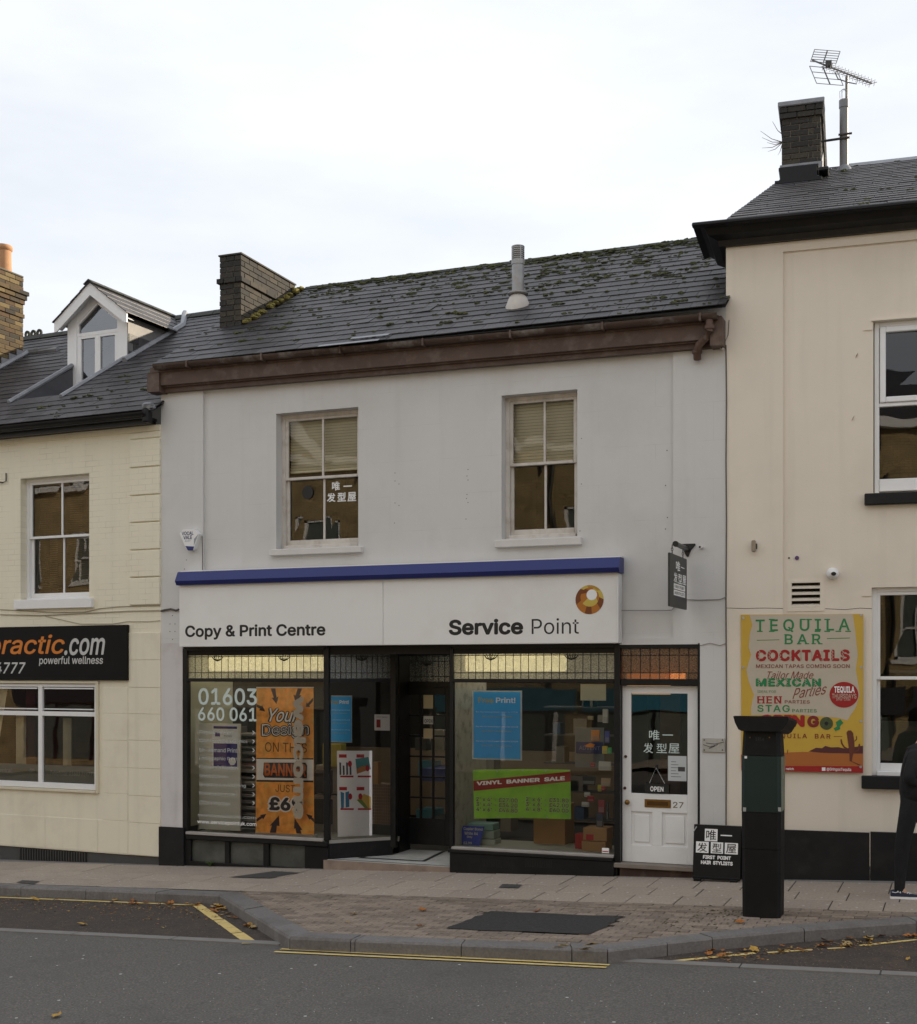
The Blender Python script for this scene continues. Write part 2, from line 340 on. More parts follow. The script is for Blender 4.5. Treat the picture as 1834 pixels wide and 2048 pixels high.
m_slab = M('paving_slab', (.34, .285, .235), .85, .22, 40, .3, 90, rnd=.07, dirt=(.20, .17, .145, .6), dscale=2., fleck=(.6, .59, .56, .006, 24.))
m_bed = M('paving_bed', (.03, .027, .023), .95)
m_pbrick = M('paving_brick', (.225, .18, .145), .9, .3, 40, .3, 90, rnd=.24, dirt=(.11, .105, .07, .6), dscale=1.5)
m_kerb = M('granite_kerb', (.17, .16, .155), .85, .2, 45, .5, 120, rnd=.12, dirt=(.09, .08, .075, .7), dscale=3)
m_chan = M('channel_stone', (.20, .19, .18), .85, .1, 6, .3, 120)
m_yel = M('yellow_road_paint', (.66, .50, .19), .8, .12, 9, .3, 200, dirt=(.16, .13, .08, .8), dscale=9)
m_tilew = M('pale_mosaic_tile', (.50, .50, .48), .5, .1, 6, .1, 90, dirt=(.2, .2, .19, .5), dscale=5)
m_tileb = M('black_mosaic_tile', (.02, .02, .02), .5)
m_step = M('stone_step', (.27, .205, .165), .85, .15, 6, .3, 90, dirt=(.09, .07, .06, .6), dscale=4)
m_shopgl = glass('shop_glass', (.96, .97, .96), 1.46, .0, .0008, 1.5)
m_wingl = glass('old_window_glass', (.88, .89, .86), 1.5, .045, .0022, 1.6)
m_wingl2 = glass('window_glass', (.85, .86, .84), 1.5, .04, .0012, 1.5)
m_wingl3 = glass('dull_window_glass', (.9, .91, .88), 1.5, .03, .002, 1.6)
m_upgl = glass('upper_sash_glass', (.93, .94, .92), 1.45, .01, .002, 1.6)
m_dark = M('dark_interior', (.02, .018, .016), .9)
m_blind = M('cream_blind', (.90, .85, .68), .7, .05, 6)
m_blind_b = M('brown_slat_blind', (.14, .085, .035), .7, .08, 6)
m_blue = M('blue_fascia_plastic', (.017, .026, .15), .4, .06, 3)
m_fascia = M('white_fascia_panel', (.75, .745, .73), .5, .02, 1.2, dirt=(.60, .575, .53, .4), dscale=1.)
m_ink = flat('black_lettering', (.012, .012, .012), .5)
m_wvinyl = flat('pale_window_vinyl', (.55, .64, .62))
m_fvinyl = flat('faded_window_vinyl', (.42, .43, .42))
m_tan = glass('tan_window_vinyl', (.5, .45, .38), 1.3, .0)
_n = m_tan.node_tree; _d = _n.nodes.new('ShaderNodeBsdfDiffuse'); _d.inputs[0].default_value = (.42, .37, .29, 1)
_m = [q for q in _n.nodes if q.type == 'MIX_SHADER'][0]; _n.links.new(_d.outputs[0], _m.inputs[2])
for _l in list(_m.inputs[0].links): _n.links.remove(_l)
_m.inputs[0].default_value = .62
m_wht = flat('white_print', (.82, .82, .82))
m_brass = M('brass', (.22, .12, .03), .4, .1, 9, metal=.8)
m_metal = M('galvanised_metal', (.40, .41, .42), .45, .12, 9, metal=.5)
m_card = M('cardboard', (.34, .20, .10), .9, .06, 5)
m_cable = M('cable', (.10, .09, .08), .7)
# ================================================================ THE GROUND
TILT = -math.atan(gB)
def lerp(a, b, t): return a+(b-a)*t
road = structure('road')
MB().sheet([(-90, -60), (60, -60), (60, 12), (-90, 12)], -.114).build('asphalt_surface', m_asphalt, road)
pts = lambda l, dz=0.: [gpt(*p, dz)[:2] for p in l]
KF = [(-16, -1.93), (-10.6, -1.94), (-7.54, -2.01), (-5.565, -3.995), (-4.97, -3.98), (-2.68, -3.91), (-2.28, -3.5), (-1.956, -3.225), (-1.264, -2.70), (-.37, -2.163), (.5, -1.93), (6, -1.93)]
CHY = -3.70
MB().sheet([(-16, -1.9), (-7.5, -2.0), (-5.60, CHY), (-16, CHY)], -.110).build('parking_bay_surface', m_bay, road)
MB().sheet([(-2.47, CHY), (-1.95, -3.2), (-1.26, -2.68), (-.37, -2.14), (.5, -1.9), (6, -1.9), (6, CHY)], -.110).build('parking_bay_surface', m_bay, road)
chs = structure('drainage_channel')
for xa, xb in ((-16, -5.52), (-2.62, 6)):
    x = xa
    while x < xb-.05:
        l = min(1.1+R.uniform(-.15, .2), xb-x)
        MB().prismz([(x+.006, CHY-.13), (x+l-.006, CHY-.13), (x+l-.006, CHY), (x+.006, CHY)], -.16, -.103, True).build('channel_stone', m_chan, chs); x += l
mk = structure('road_markings')
def band(p, q, w, n=8, gaps=()):
    p = Vector(p[:2]); q = Vector(q[:2]); d = (q-p).normalized(); nrm = Vector((-d.y, d.x))*w/2
    mb = MB()
    for i in range(n):
        a = p.lerp(q, i/n); b = p.lerp(q, (i+1)/n)
        if i in gaps: b = a.lerp(b, .9)
        j = [R.uniform(-.006, .006) for _ in range(4)]
        mb.sheet([(a-nrm*(1+j[0]*12)), (b-nrm*(1+j[1]*12)), (b+nrm*(1+j[2]*12)), (a+nrm*(1+j[3]*12))], -.1055)
    return mb
gp = lambda x, y: gpt(x, y, -.11)
band((-16, -1.98), gp(395, 1811), .055, 30, (7, 22)).build('yellow_line', m_yel, mk)
band(gp(393, 1810), gp(503, 1886), .11, 9, (3, 6)).build('yellow_line', m_yel, mk)
band(gp(485, 1886.5), gp(505, 1886.5), .06, 1).build('yellow_line', m_yel, mk)
band(gp(549, 1904), gp(1213, 1935.5), .05, 40).build('yellow_line', m_yel, mk)
band(gp(562, 1898.5), gp(1219, 1930.5), .05, 40).build('yellow_line', m_yel, mk)
band(gp(1336, 1924), gp(1510, 1907), .06, 8).build('yellow_line', m_yel, mk)
band(gp(1535, 1906), gp(1625, 1900), .045, 4, (1,)).build('yellow_line', m_yel, mk)
band(gp(1655, 1898), gp(1690, 1896), .04, 3).build('yellow_line', m_yel, mk)
band(gp(1720, 1892), gp(1834, 1880), .05, 6).build('yellow_line', m_yel, mk)
band(gp(1834, 1880), (6, -2.05), .05, 12).build('yellow_line', m_yel, mk)
# kerb: granite stones along the polyline
kerb = structure('kerb')
def inset(poly, w):
    out = []
    for i, p in enumerate(poly):
        p = Vector(p); a = Vector(poly[max(i-1, 0)]); b = Vector(poly[min(i+1, len(poly)-1)])
        d1 = (p-a).normalized() if i else (b-p).normalized(); d2 = (b-p).normalized() if i < len(poly)-1 else d1
        n1 = Vector((-d1.y, d1.x)); n2 = Vector((-d2.y, d2.x)); n = (n1+n2).normalized(); out.append(p+n*w/max(.5, n.dot(n1)))
    return out
KB = inset(KF, .23)
def kstone(a0, a1, b1, b0, jit=0.):
    t = R.uniform(-.006, .006); c = .014
    q = lambda p, dz: (p.x, p.y, gz(p.x)+dz)
    d = (b0-a0).normalized()*c; e = (a1-a0).normalized()*.004
    a0 = a0+e; b0 = b0+e; a1 = a1-e; b1 = b1-e
    vs = [q(a0, -.2), q(a1, -.2), q(b1, -.2), q(b0, -.2), q(a0, -.018), q(a1, -.018), q(b1, t), q(b0, t), q(a0+d, .002+t), q(a1+d, .002+t)]
    MB().add(vs, [(3, 2, 1, 0), (0, 1, 5, 4), (4, 5, 9, 8), (8, 9, 6, 7), (1, 2, 6, 9, 5), (2, 3, 7, 6), (3, 0, 4, 8, 7)]).build('kerb_stone', m_kerb, kerb)
def xseg(i): return Vector(KF[i]), Vector(KF[i+1]), KB[i], KB[i+1]
cuts = {0: 6, 1: [gpt(43.5, 1774)[0], gpt(173, 1779)[0], gpt(311, 1785)[0]], 2: 5, 3: 1, 4: [gpt(708, 1881)[0], gpt(918, 1891)[0], gpt(1140, 1900)[0]], 5: 1, 6: 1, 7: 1, 8: 1, 9: 1, 10: 6}
for i in range(len(KF)-1):
    A, B, A2, B2 = xseg(i); c = cuts[i]
    ts = [k/c for k in range(c+1)] if isinstance(c, int) else [0]+[(x-A.x)/(B.x-A.x) for x in c]+[1]
    for t0, t1 in zip(ts, ts[1:]): kstone(A.lerp(B, t0), A.lerp(B, t1), A2.lerp(B2, t1), A2.lerp(B2, t0))
# pavement slabs
def inpoly(x, y, poly):
    r = False; j = len(poly)-1
    for i in range(len(poly)):
        xi, yi = poly[i][:2]; xj, yj = poly[j][:2]
        if (yi > y) != (yj > y) and x < (xj-xi)*(y-yi)/(yj-yi)+xi: r = not r
        j = i
    return r
pav = structure('pavement')
MB().prismz([(-17, -1.75), (7, -1.75), (7, 1.2), (-17, 1.2)], -.25, -.006, True).build('paving_bed', m_bed, pav)
sw = .485; rows = [(-1.69, -1.20), (-1.20, -.72), (-.72, -.02)]
xs0 = -16.2
meshes = {}
holes_p = [(-8.05, -6.9, -.8, -.35)]
for ri, (ya, yb) in enumerate(rows):
    x = xs0+(.0 if ri != 1 else .12)
    while x < 4.5:
        w = sw*2 if x < -8 else sw
        k = (ri, round(w, 2))
        if k not in meshes: meshes[k] = MB().box(.005, w-.005, .005, yb-ya-.005, -.05, 0, .005).mesh('paving_slab', m_slab)
        place('paving_slab', meshes[k], pav, (x, ya, gz(x)+R.uniform(-.002, .0025)), (R.uniform(-.002, .002), TILT+R.uniform(-.002, .002), 0))
        x += w
MB().prismz([(-17, -.016), (7, -.016), (7, .9), (-17, .9)], -.05, .001, True).build('mortar_fillet', m_chan, pav)
# paved build-out
fc = structure('brick_forecourt')
inner = [(p.x, p.y) for p in KB]
MB().prismz([(p[0], p[1]-.01) for p in inner[1:-1]]+[(inner[-2][0], -1.70), (inner[1][0], -1.70)], -.2, -.008, True).build('paving_bed', m_bed, fc)
PATCH = pts([(984, 1825), (1237, 1835), (1177, 1868), (900, 1858)])
poly = inner[1:]+[(6, -1.70), (inner[1][0], -1.70)]
bl = []
row = 0; y = -1.70-.102
while y > -3.9:
    x = -7.6+(row % 2)*.1
    while x < 3.2:
        cx_, cy_ = x+.1, y+.05
        okc = all(inpoly(px, py, poly) for px, py in ((x+.02, y+.02), (x+.18, y+.02), (x+.02, y+.08), (x+.18, y+.08)))
        anyc = any(inpoly(px, py, poly) for px, py in ((x+.02, y+.02), (x+.18, y+.02), (x+.02, y+.08), (x+.18, y+.08)))
        if anyc and not inpoly(cx_, cy_, PATCH): bl.append((x, y, okc))
        x += .2
    y -= .102; row += 1
bl.sort(key=lambda t: (t[1] > -2.2 or t[0] > .2 or not t[2], (t[0])**2+(t[1]+D)**2))
bme = [MB().box(.003, .197, .003, .099, -.05, 0, .004).mesh('paving_brick', m_pbrick)]
rest = MB()
for i, (x, y, okc) in enumerate(bl):
    if i < 298 and okc:
        place('paving_brick', bme[0], fc, (x, y, gz(x)+R.uniform(-.003, .003)), (R.uniform(-.008, .008), TILT+R.uniform(-.006, .006), R.uniform(-.01, .01)))
    else:
        mb = MB().box(.003, .197, .003, .099, -.05, 0); dz = R.uniform(-.004, .003) if okc else -.006
        rest.add([(vx+x, vy+y, vz+gz(vx+x)+dz) for vx, vy, vz in mb.v], mb.f)
rest.build('paving_brick_field', m_pbrick, fc, kind='stuff')
PC = Vector((sum(p[0] for p in PATCH)/4, sum(p[1] for p in PATCH)/4))
PP = [PC+(Vector(p)-PC)*1.06 for p in PATCH]
MB().sheet([tuple(PP[k].lerp(PP[(k+1) % 4], t/9)+Vector((R.uniform(-.018, .018), R.uniform(-.02, .02)))) for k in range(4) for t in range(9)], .008).build('asphalt_patch', m_patch, fc)
def cover(label, pix, n=4):
    c = pts(pix); xm = sum(p[0] for p in c)/len(c); ym = sum(p[1] for p in c)/len(c)
    t = thing('inspection_cover', label, 'cover', G, (xm, ym, gz(xm)))
    MB().sheet(c, .006).build('cover_plate', m_dgrey, t)
    a, b = Vector(c[0]), Vector(c[1]); e = Vector(c[-1])-a
    mb = MB()
    for k in range(1, n): 
        p = a.lerp(b, k/n); q = p+e; d = (b-a).normalized()*.006
        mb.sheet([p-d, p+d, q+d, q-d], .009)
    mb.build('raised_bar', m_dgrey, t)
cover('small oval metal cover set in the paving slabs in front of the right display window', [(997, 1776), (1037, 1777), (1044, 1770), (1005, 1769)])
cover('large triangular-looking metal cover in the slabs below the left display window', [(458, 1755), (540, 1757), (600, 1746), (548, 1743)])
cover('small dark cover beside the kerb at the far left of the pavement', [(32, 1766), (68, 1769), (80, 1763), (45, 1761)], 3)
# ================================================================ WALL HELPER
def wall(mb, x0, x1, z0, z1, y, holes, reveal=.14, z0b=None):
    xs = sorted({x0, x1, *[h[0] for h in holes], *[h[1] for h in holes]}); zs = sorted({z0, z1, *[h[2] for h in holes], *[h[3] for h in holes]})
    xs = [x for x in xs if x0 <= x <= x1]; zs = [z for z in zs if z0 <= z <= z1]
    for a, b in zip(xs, xs[1:]):
        for c, d in zip(zs, zs[1:]):
            mx_, mz = (a+b)/2, (c+d)/2
            if any(h[0] < mx_ < h[1] and h[2] < mz < h[3] for h in holes): continue
            mb.add([(a, y, c), (b, y, c), (b, y, d), (a, y, d)], [(0, 1, 2, 3)])
    for h in holes:
        a, b, c, d = h[:4]; r = h[4] if len(h) > 4 else reveal
        mb.add([(a, y, c), (b, y, c), (b, y, d), (a, y, d), (a, y+r, c), (b, y+r, c), (b, y+r, d), (a, y+r, d)],
               [(0, 4, 5, 1), (1, 5, 6, 2), (2, 6, 7, 3), (3, 7, 4, 0)])
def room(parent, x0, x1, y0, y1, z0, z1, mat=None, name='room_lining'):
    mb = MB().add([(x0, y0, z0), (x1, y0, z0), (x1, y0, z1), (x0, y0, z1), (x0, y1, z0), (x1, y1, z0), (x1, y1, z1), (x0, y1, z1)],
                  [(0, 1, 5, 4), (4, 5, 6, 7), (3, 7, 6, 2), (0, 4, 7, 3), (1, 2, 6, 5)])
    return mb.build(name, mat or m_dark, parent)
# ================================================================ SLATES AND BRICKS
CAMW = Vector((0, -D, H))
def slates(bld, fr, ye, ze, pitch, gauge, w, xl, xr, ridge_y, skip=None, nmax=296):
    m = math.tan(rad(pitch)); co, si = math.cos(rad(pitch)), math.sin(rad(pitch))
    off = OFF[bld.name]
    th_ = .02
    ul = []
    ys = [ye+(ridge_y-ye)*k/14 for k in range(15)]
    mb = MB()
    for a, b in zip(ys, ys[1:]):
        zc = lambda yy: ze+m*(yy-ye)-.028
        segs = [(xl(a), xr(a), xl(b), xr(b))]
        if skip:
            s = skip
            if a >= s[2] and b <= s[3]+.001: segs = [(xl(a), s[0], xl(b), s[0]), (s[1], xr(a), s[1], xr(b))]
        for xa, xb, xc, xd in segs:
            mb.add([(xa, a, zc(a)), (xb, a, zc(a)), (xd, b, zc(b)), (xc, b, zc(b))], [(0, 1, 2, 3)])
    roof = mb.build('roof', m_slate_b, bld)
    nrow = int((ridge_y-ye)/co/gauge)+1
    cand = []
    for r in range(nrow):
        s0 = r*gauge; yy = ye+s0*co; zz = ze+s0*si
        yt = min(ridge_y, yy+gauge*co)
        a, b = xl(yy), xr(yy)
        x = a-R.uniform(.02, .05)-(r % 2)*w/2
        while x < b:
            p, q = max(x, a), min(x+w, b)
            if q-p > .05:
                if skip and yy > skip[2]-.12 and yy < skip[3] and q > skip[0] and p < skip[1]:
                    if p < skip[0]-.04: cand.append((p, skip[0], yy, zz, yt))
                    if q > skip[1]+.04: cand.append((skip[1], q, yy, zz, yt))
                else: cand.append((p, q, yy, zz, yt))
            x += w
    def key(c):
        wp = fr.wor((c[0]+c[1])/2, c[2], c[3]); d = (wp-CAMW).length
        px = proj(wp)[0]
        return (px < -10 or px > 1850, d/(c[1]-c[0])**.5)
    cand.sort(key=key)
    cache = {}; rest = MB()
    for i, (p, q, yy, zz, yt) in enumerate(cand):
        ww = round(q-p, 2); ln = min(gauge*1.45, (ridge_y-yy)/co+.02)
        ln = round(max(ln, .06), 2)
        rot = (rad(pitch)-rad(2.2)+R.uniform(-.006, .006), R.uniform(-.004, .004), R.uniform(-.006, .006)); dz = R.uniform(0, .003)
        if R.random() < .03: rot = (rot[0], rot[1]+R.uniform(-.02, .02), R.uniform(-.03, .03))
        if i < nmax:
            if (ww, ln) not in cache: cache[ww, ln] = MB().box(.0025, ww-.0025, 0, ln, 0, .009).mesh('slate', m_slate)
            place('slate', cache[ww, ln], roof, (p, yy, zz+.004+dz), rot)
        else:
            t = MB().box(.0025, ww-.0025, 0, ln, 0, .009); Rm = Matrix.Rotation(rot[2], 3, 'Z') @ Matrix.Rotation(rot[0], 3, 'X')
            rest.add([Rm @ Vector(v)+Vector((p, yy, zz+.004+dz)) for v in t.v], t.f)
    if rest.v: rest.build('far_slates', m_slate, roof, kind='stuff')
    return roof
def proj(w):
    d = Vector(w)-CAMW; f = Vector((-math.sin(TH), math.cos(TH), 0)); r = Vector((math.cos(TH), math.sin(TH), 0))
    z = d.dot(f); return (CX+F*d.dot(r)/z, HY-F*d.z/z, z)
def mossy(roof, fr, ye, ze, pitch, xl, xr, ridge_y, n, dens):
    mb = MB(); m = math.tan(rad(pitch)); k = 0; tries = 0
    while k < n and tries < n*30:
        tries += 1
        y = R.uniform(ye+.05, ridge_y); x = R.uniform(xl(y), xr(y))
        if R.random() > dens(x, y): continue
        z = ze+m*(y-ye)+.012; k += 1
        s = R.choice((.014, .018, .022, .026, .03, .045))
        for q in range(R.randint(1, 4)):
            xx = x+R.uniform(-1.6, 1.6)*s; yy = y+R.uniform(-.6, .6)*s
            mb.ball((xx, yy, z+m*(yy-y)), s*R.uniform(.6, 1.2), s*R.uniform(.5, .9), s*.42, 6, 4, .3)
    mb.build('moss', m_moss, roof, kind='stuff')
def chimney(bld, x0, x1, y0, y1, zr, ztop, corb, mats, course=.075, label=None, sides=('f', 'r'), nmax=290, zfix=None):
    """zr(x,y): height of the roof there; corb: list of (z0,z1,proud)"""
    mbk, mmo = mats
    c = MB().box(x0+.014, x1-.014, y0+.014, y1-.014, min(zr(x0, y0), zr(x0, y1))-.4, ztop-.01).build('chimney', mmo, bld, label=label)
    n = 0; z = ztop
    cache = {}
    z = ztop-course
    r = 0
    while z > zr(x0, y0)-.2:
        pr = 0
        for a, b, p in corb:
            if a <= z+course/2 <= b: pr = p
        X0, X1, Y0, Y1 = x0-pr, x1+pr, y0-pr, y1+pr
        L_ = .225
        segs = []
        if 'f' in sides:
            x = X0-(0 if r % 2 else L_/2)
            e = X1 if r % 2 else X1-.105
            while x < e-.02:
                a, b = max(x, X0), min(x+L_, e)
                if b-a > .03: segs.append((a, b, Y0, Y0+.1))
                x += L_
        if 'r' in sides:
            y = Y0+(.105 if r % 2 else 0)
            while y < Y1-.02:
                b = min(y+L_, Y1)
                if b-y > .03: segs.append((X1-.1, X1, y, b))
                y += L_
        if 'l' in sides:
            y = Y0+(.105 if r % 2 else 0)
            while y < Y1-.02:
                b = min(y+L_, Y1)
                if b-y > .03: segs.append((X0, X0+.1, y, b))
                y += L_
        for a, b, cc, d in segs:
            if z+course < zr((a+b)/2, (cc+d)/2)-.02 or n >= nmax: continue
            k = (round(b-a, 2), round(d-cc, 2))
            if k not in cache: cache[k] = MB().box(.004, k[0]-.004, .004, k[1]-.004, 0, course-.01, .004).mesh('brick', mbk)
            place('brick', cache[k], c, (a+R.uniform(-.003, .003), cc+R.uniform(-.004, .003), z), (0, 0, R.uniform(-.01, .01))); n += 1
        z -= course; r += 1
    return c
# ================================================================ SASH WINDOW
def sash(bld, fr, hole, y, mfr, mgl, meet, mull=.5, bar=.028, st=.045, lab=None, split=None, bot=.07, gm=None):
    """hole: x0,x1,z0,z1 ; y = face of the box frame ; meet = z of the meeting rail"""
    x0, x1, z0, z1 = hole; xm = x0+(x1-x0)*mull
    f = MB(); f.box(x0, x0+.05, y+.012, y+.10, z0, z1, .004).box(x1-.05, x1, y+.012, y+.10, z0, z1, .004).box(x0+.05, x1-.05, y+.012, y+.10, z1-.045, z1, .004).box(x0+.05, x1-.05, y-.03, y+.10, z0, z0+.05, .006)
    w = f.build('window', mfr, bld, label=lab)
    a, b = x0+.05, x1-.05
    for nm, yy, c, d in (('upper_sash', y+.02, meet-.018, z1-.045), ('lower_sash', y+.055, z0+.05, meet+.018)):
        tp = .035 if nm[0] == 'u' else .034; bt = .034 if nm[0] == 'u' else bot
        s = MB().box(a, a+st, yy, yy+.035, c, d, .004).box(b-st, b, yy, yy+.035, c, d, .004).box(a+st, b-st, yy, yy+.035, d-tp, d, .004).box(a+st, b-st, yy-.006, yy+.035, c, c+bt, .004)
        s.box(xm-bar/2, xm+bar/2, yy+.003, yy+.03, c+bt, d-tp, .004)
        s.build(nm, mfr, w)
        for p, q in ((a+st, xm-bar/2), (xm+bar/2, b-st)):
            MB().add([(p, yy+.018, c+bt), (q, yy+.018, c+bt), (q, yy+.018+R.uniform(-.003, .003), d-tp), (p, yy+.018, d-tp)], [(0, 1, 2, 3)]).build('pane', gm if (gm and nm[0] == 'u') else mgl, w)
    return w
def blind(w, x0, x1, z0, z1, y, mat, pitch=.036):
    mb = MB(); z = z1
    while z > z0:
        mb.add([(x0, y, z), (x1, y, z), (x1, y+.022, z-pitch*.8), (x0, y+.022, z-pitch*.8)], [(0, 1, 2, 3)]); z -= pitch
    mb.box(x0, x1, y, y+.02, z0-.02, z0); return mb.build('blind', mat, w, kind='stuff')
# ================================================================ GREY SHOP BUILDING
gb = thing('grey_shop_building', 'two-storey grey rendered building with a slate roof, brown eaves and two upstairs sash windows', 'building', G, (XL, 0, gz(XL)))
W1 = prect(G, 549.5, 714, 826, 813, 1097, 1092); W2 = prect(G, 1001, 1153, 790, 777, 1078, 1071)
PX0 = G.at(406, 900)[0]; PX1 = G.at(1346, 900)[0]
ZT = 6.22; ZP0 = G.at(406, 778)[1]; ZP1 = G.at(1346, 694)[1]; ZP = (ZP0+ZP1)/2
ZS = 2.53
mb = MB(); wall(mb, PX0, PX1, ZS, ZP, .035, [W1, W2], .17); mb.build('wall_panel', m_grey, gb)
mb = MB()
RW = .035
PXD = G.at(365, 1500)[0]; PXR = G.at(1400, 1500)[0]
zsp = G.at(1240, 1289)[1]
for a, b, c, d, in ((XL, PX0, ZS+.05, ZT), (PX1, XR, ZS+.05, ZT), (PX0, PX1, ZP, ZT)):
    mb.add([(a, 0, c), (b, 0, c), (b, 0, d), (a, 0, d)], [(0, 1, 2, 3)])
mb.add([(PX0, 0, ZS+.05), (PX0, .035, ZS+.05), (PX0, .035, ZP), (PX0, 0, ZP)], [(0, 1, 2, 3)])
mb.add([(PX1, 0, ZS+.05), (PX1, .035, ZS+.05), (PX1, .035, ZP), (PX1, 0, ZP)], [(0, 1, 2, 3)])
mb.add([(PX0, 0, ZP), (PX1, 0, ZP), (PX1, .035, ZP), (PX0, .035, ZP)], [(0, 1, 2, 3)])
mb.build('wall', m_grey, gb)
# ground floor piers
zpl = G.at(345, 1654)[1]
MB().box(XL, PXD, 0, .3, zpl, ZS+.05).build('left_pier', m_grey2, gb)
MB().box(XL-.015, PXD+.035, -.03, .3, gz(XL)-.1, zpl).build('pier_plinth', m_black, gb)
zlin = G.at(1320, 1289)[1]
MB().box(PXR, XR, 0, .3, gz(XR)-.1, ZS+.05).build('right_pier', m_grey, gb)
MB().box(G.at(1236, 1289)[0], PXR, 0, .12, zlin, ZS+.05).build('door_lintel', m_grey, gb)
MB().box(PXD, G.at(1236, 1289)[0], .03, .12, 2.42, ZS+.05).build('bressummer', m_dark, gb)
# eaves
xe0 = G.at(305, 727, -.28)[0]
def strip(mb, x0, z00, z01, x1, z10, z11, y0, y1):
    mb.hexa([(x0, y0, z00), (x1, y0, z10), (x1, y1, z10), (x0, y1, z00), (x0, y0, z01), (x1, y0, z11), (x1, y1, z11), (x0, y1, z01)])
g0 = G.at(305, 727, -.28)[1]; g1 = G.at(1440, 622, -.28)[1]
xe1 = XR-.02
zl = lambda x, d=0: g0+(g1-g0)*(x-xe0)/(xe1-xe0)+d
def brd(name, x0, x1, a, b, y0, y1, mat=m_brown, bev=0):
    mb = MB(); strip(mb, x0, zl(x0, a), zl(x0, b), x1, zl(x1, a), zl(x1, b), y0, y1); mb.fix = True; return mb.build(name, mat, gb)
brd('fascia_board', XL-.05, xe1, -.255, -.09, -.15, -.001)
brd('soffit_moulding', XL-.02, xe1, -.33, -.255, -.075, -.001)
brd('soffit_moulding', XL-.03, xe1, -.275, -.245, -.11, -.001)
brd('eaves_board', XL-.05, xe1, -.09, -.02, -.17, .1)
brd('end_block', XL-.08, XL+.10, -.34, -.10, -.19, .02)
brd('end_block', xe1-.12, xe1+.015, -.34, -.04, -.19, .02)
mb = MB()
n = 10; prof = []
for k in range(n+1):
    t = math.pi+math.pi*k/n; prof.append((-.225+.062*math.cos(t), .062*math.sin(t)))
prof += [(-.225+.055*math.cos(2*math.pi-math.pi*k/n), .055*math.sin(2*math.pi-math.pi*k/n)) for k in range(n+1)]
N = len(prof)
xs = [xe0+(xe1-xe0-.03)*k/4 for k in range(5)]
for i, x in enumerate(xs): mb.add([(x, y, zl(x, -.012)+z) for y, z in prof], [])
for i in range(4):
    for k in range(N): mb.f.append((i*N+k, i*N+(k+1) % N, (i+1)*N+(k+1) % N, (i+1)*N+k))
mb.f += [tuple(range(N)), tuple(range(5*N-1, 4*N-1, -1))]; mb.fix = True
mb.build('gutter', M('brown_iron', (.062, .037, .028), .55, .2, 6, .15, 40, dirt=(.26, .24, .22, .8), dscale=5), gb, smooth=True)
for k in range(7):
    x = xe0+.5+k*1.08; MB().box(x, x+.022, -.295, -.16, zl(x, -.085), zl(x, -.0)).build('gutter_bracket', m_brown, gb)
m_pipe = M('brown_iron_pipe', (.10, .057, .042), .6, .15, 8, .15, 40, dirt=(.2, .15, .12, .6), dscale=7)
dp = [G.at(x, y, yy) for x, y, yy in ((1419, 640, -.225), (1419, 662, -.225), (1411, 676, -.20), (1398, 690, -.13), (1394, 706, -.08), (1394, 718, -.06))]
dpy = (-.225, -.225, -.2, -.13, -.08, -.04)
mb = MB().tube([(a[0], yy, a[1]) for a, yy in zip(dp, dpy)], .042, 10)
mb.tube([(dp[1][0], dpy[1], dp[1][1]+.06), (dp[1][0], dpy[1], dp[1][1]+.02)], .054, 10); mb.tube([(dp[4][0], dpy[4], dp[4][1]+.03), (dp[4][0], dpy[4], dp[4][1]-.005)], .054, 10)
mb.build('downpipe', m_pipe, gb, smooth=True)
# roof
PG = 30.5; YE, ZE = -.28, 6.105+.02
YR = G.onroof(1020, 522, YE, ZE, PG)[1]-.1
rzg = lambda x, y: ZE+math.tan(rad(PG))*(y-YE)
gxl = lambda y: xe0 if y < 1.6 else G.onroof(634, 565, YE, ZE, PG)[0]
gxr = lambda y: XR+.04
roof_g = slates(gb, G, YE, ZE, PG, .228, .30, gxl, gxr, YR)
mossy(roof_g, G, YE, ZE, PG, gxl, gxr, YR, 640, lambda x, y: (.10+.9*((y-YE)/(YR-YE))**1.6)*(.25+.75*(x-XL)/(XR-XL)))
mb = MB()
for k in range(420):
    x = R.uniform(gxl(YR), XR)
    if math.sin(x*2.3)+math.sin(x*5.1+1) < -.6 and R.random() < .7: continue
    y = YR-abs(R.gauss(0, .11))-.02; s_ = R.uniform(.015, .045); mb.ball((x, y, rzg(0, y)+.018), s_*1.3, s_, s_*.45, 6, 4, .3)
mb.build('ridge_moss', m_moss, roof_g, kind='stuff')
x = gxl(YR)-.02
while x < XR:
    l = min(.46, XR-x)
    mb = MB(); s = [(-.12, -.068), (-.06, -.02), (0, .0), (.06, -.02), (.12, -.068)]
    mb.prismx([(YR+a, rzg(0, YR)+b+.02) for a, b in s]+[(YR+a*.85, rzg(0, YR)+b-.0) for a, b in reversed(s)], x+.004, x+l-.004)
    mb.build('ridge_tile', m_ridge, roof_g); x += l
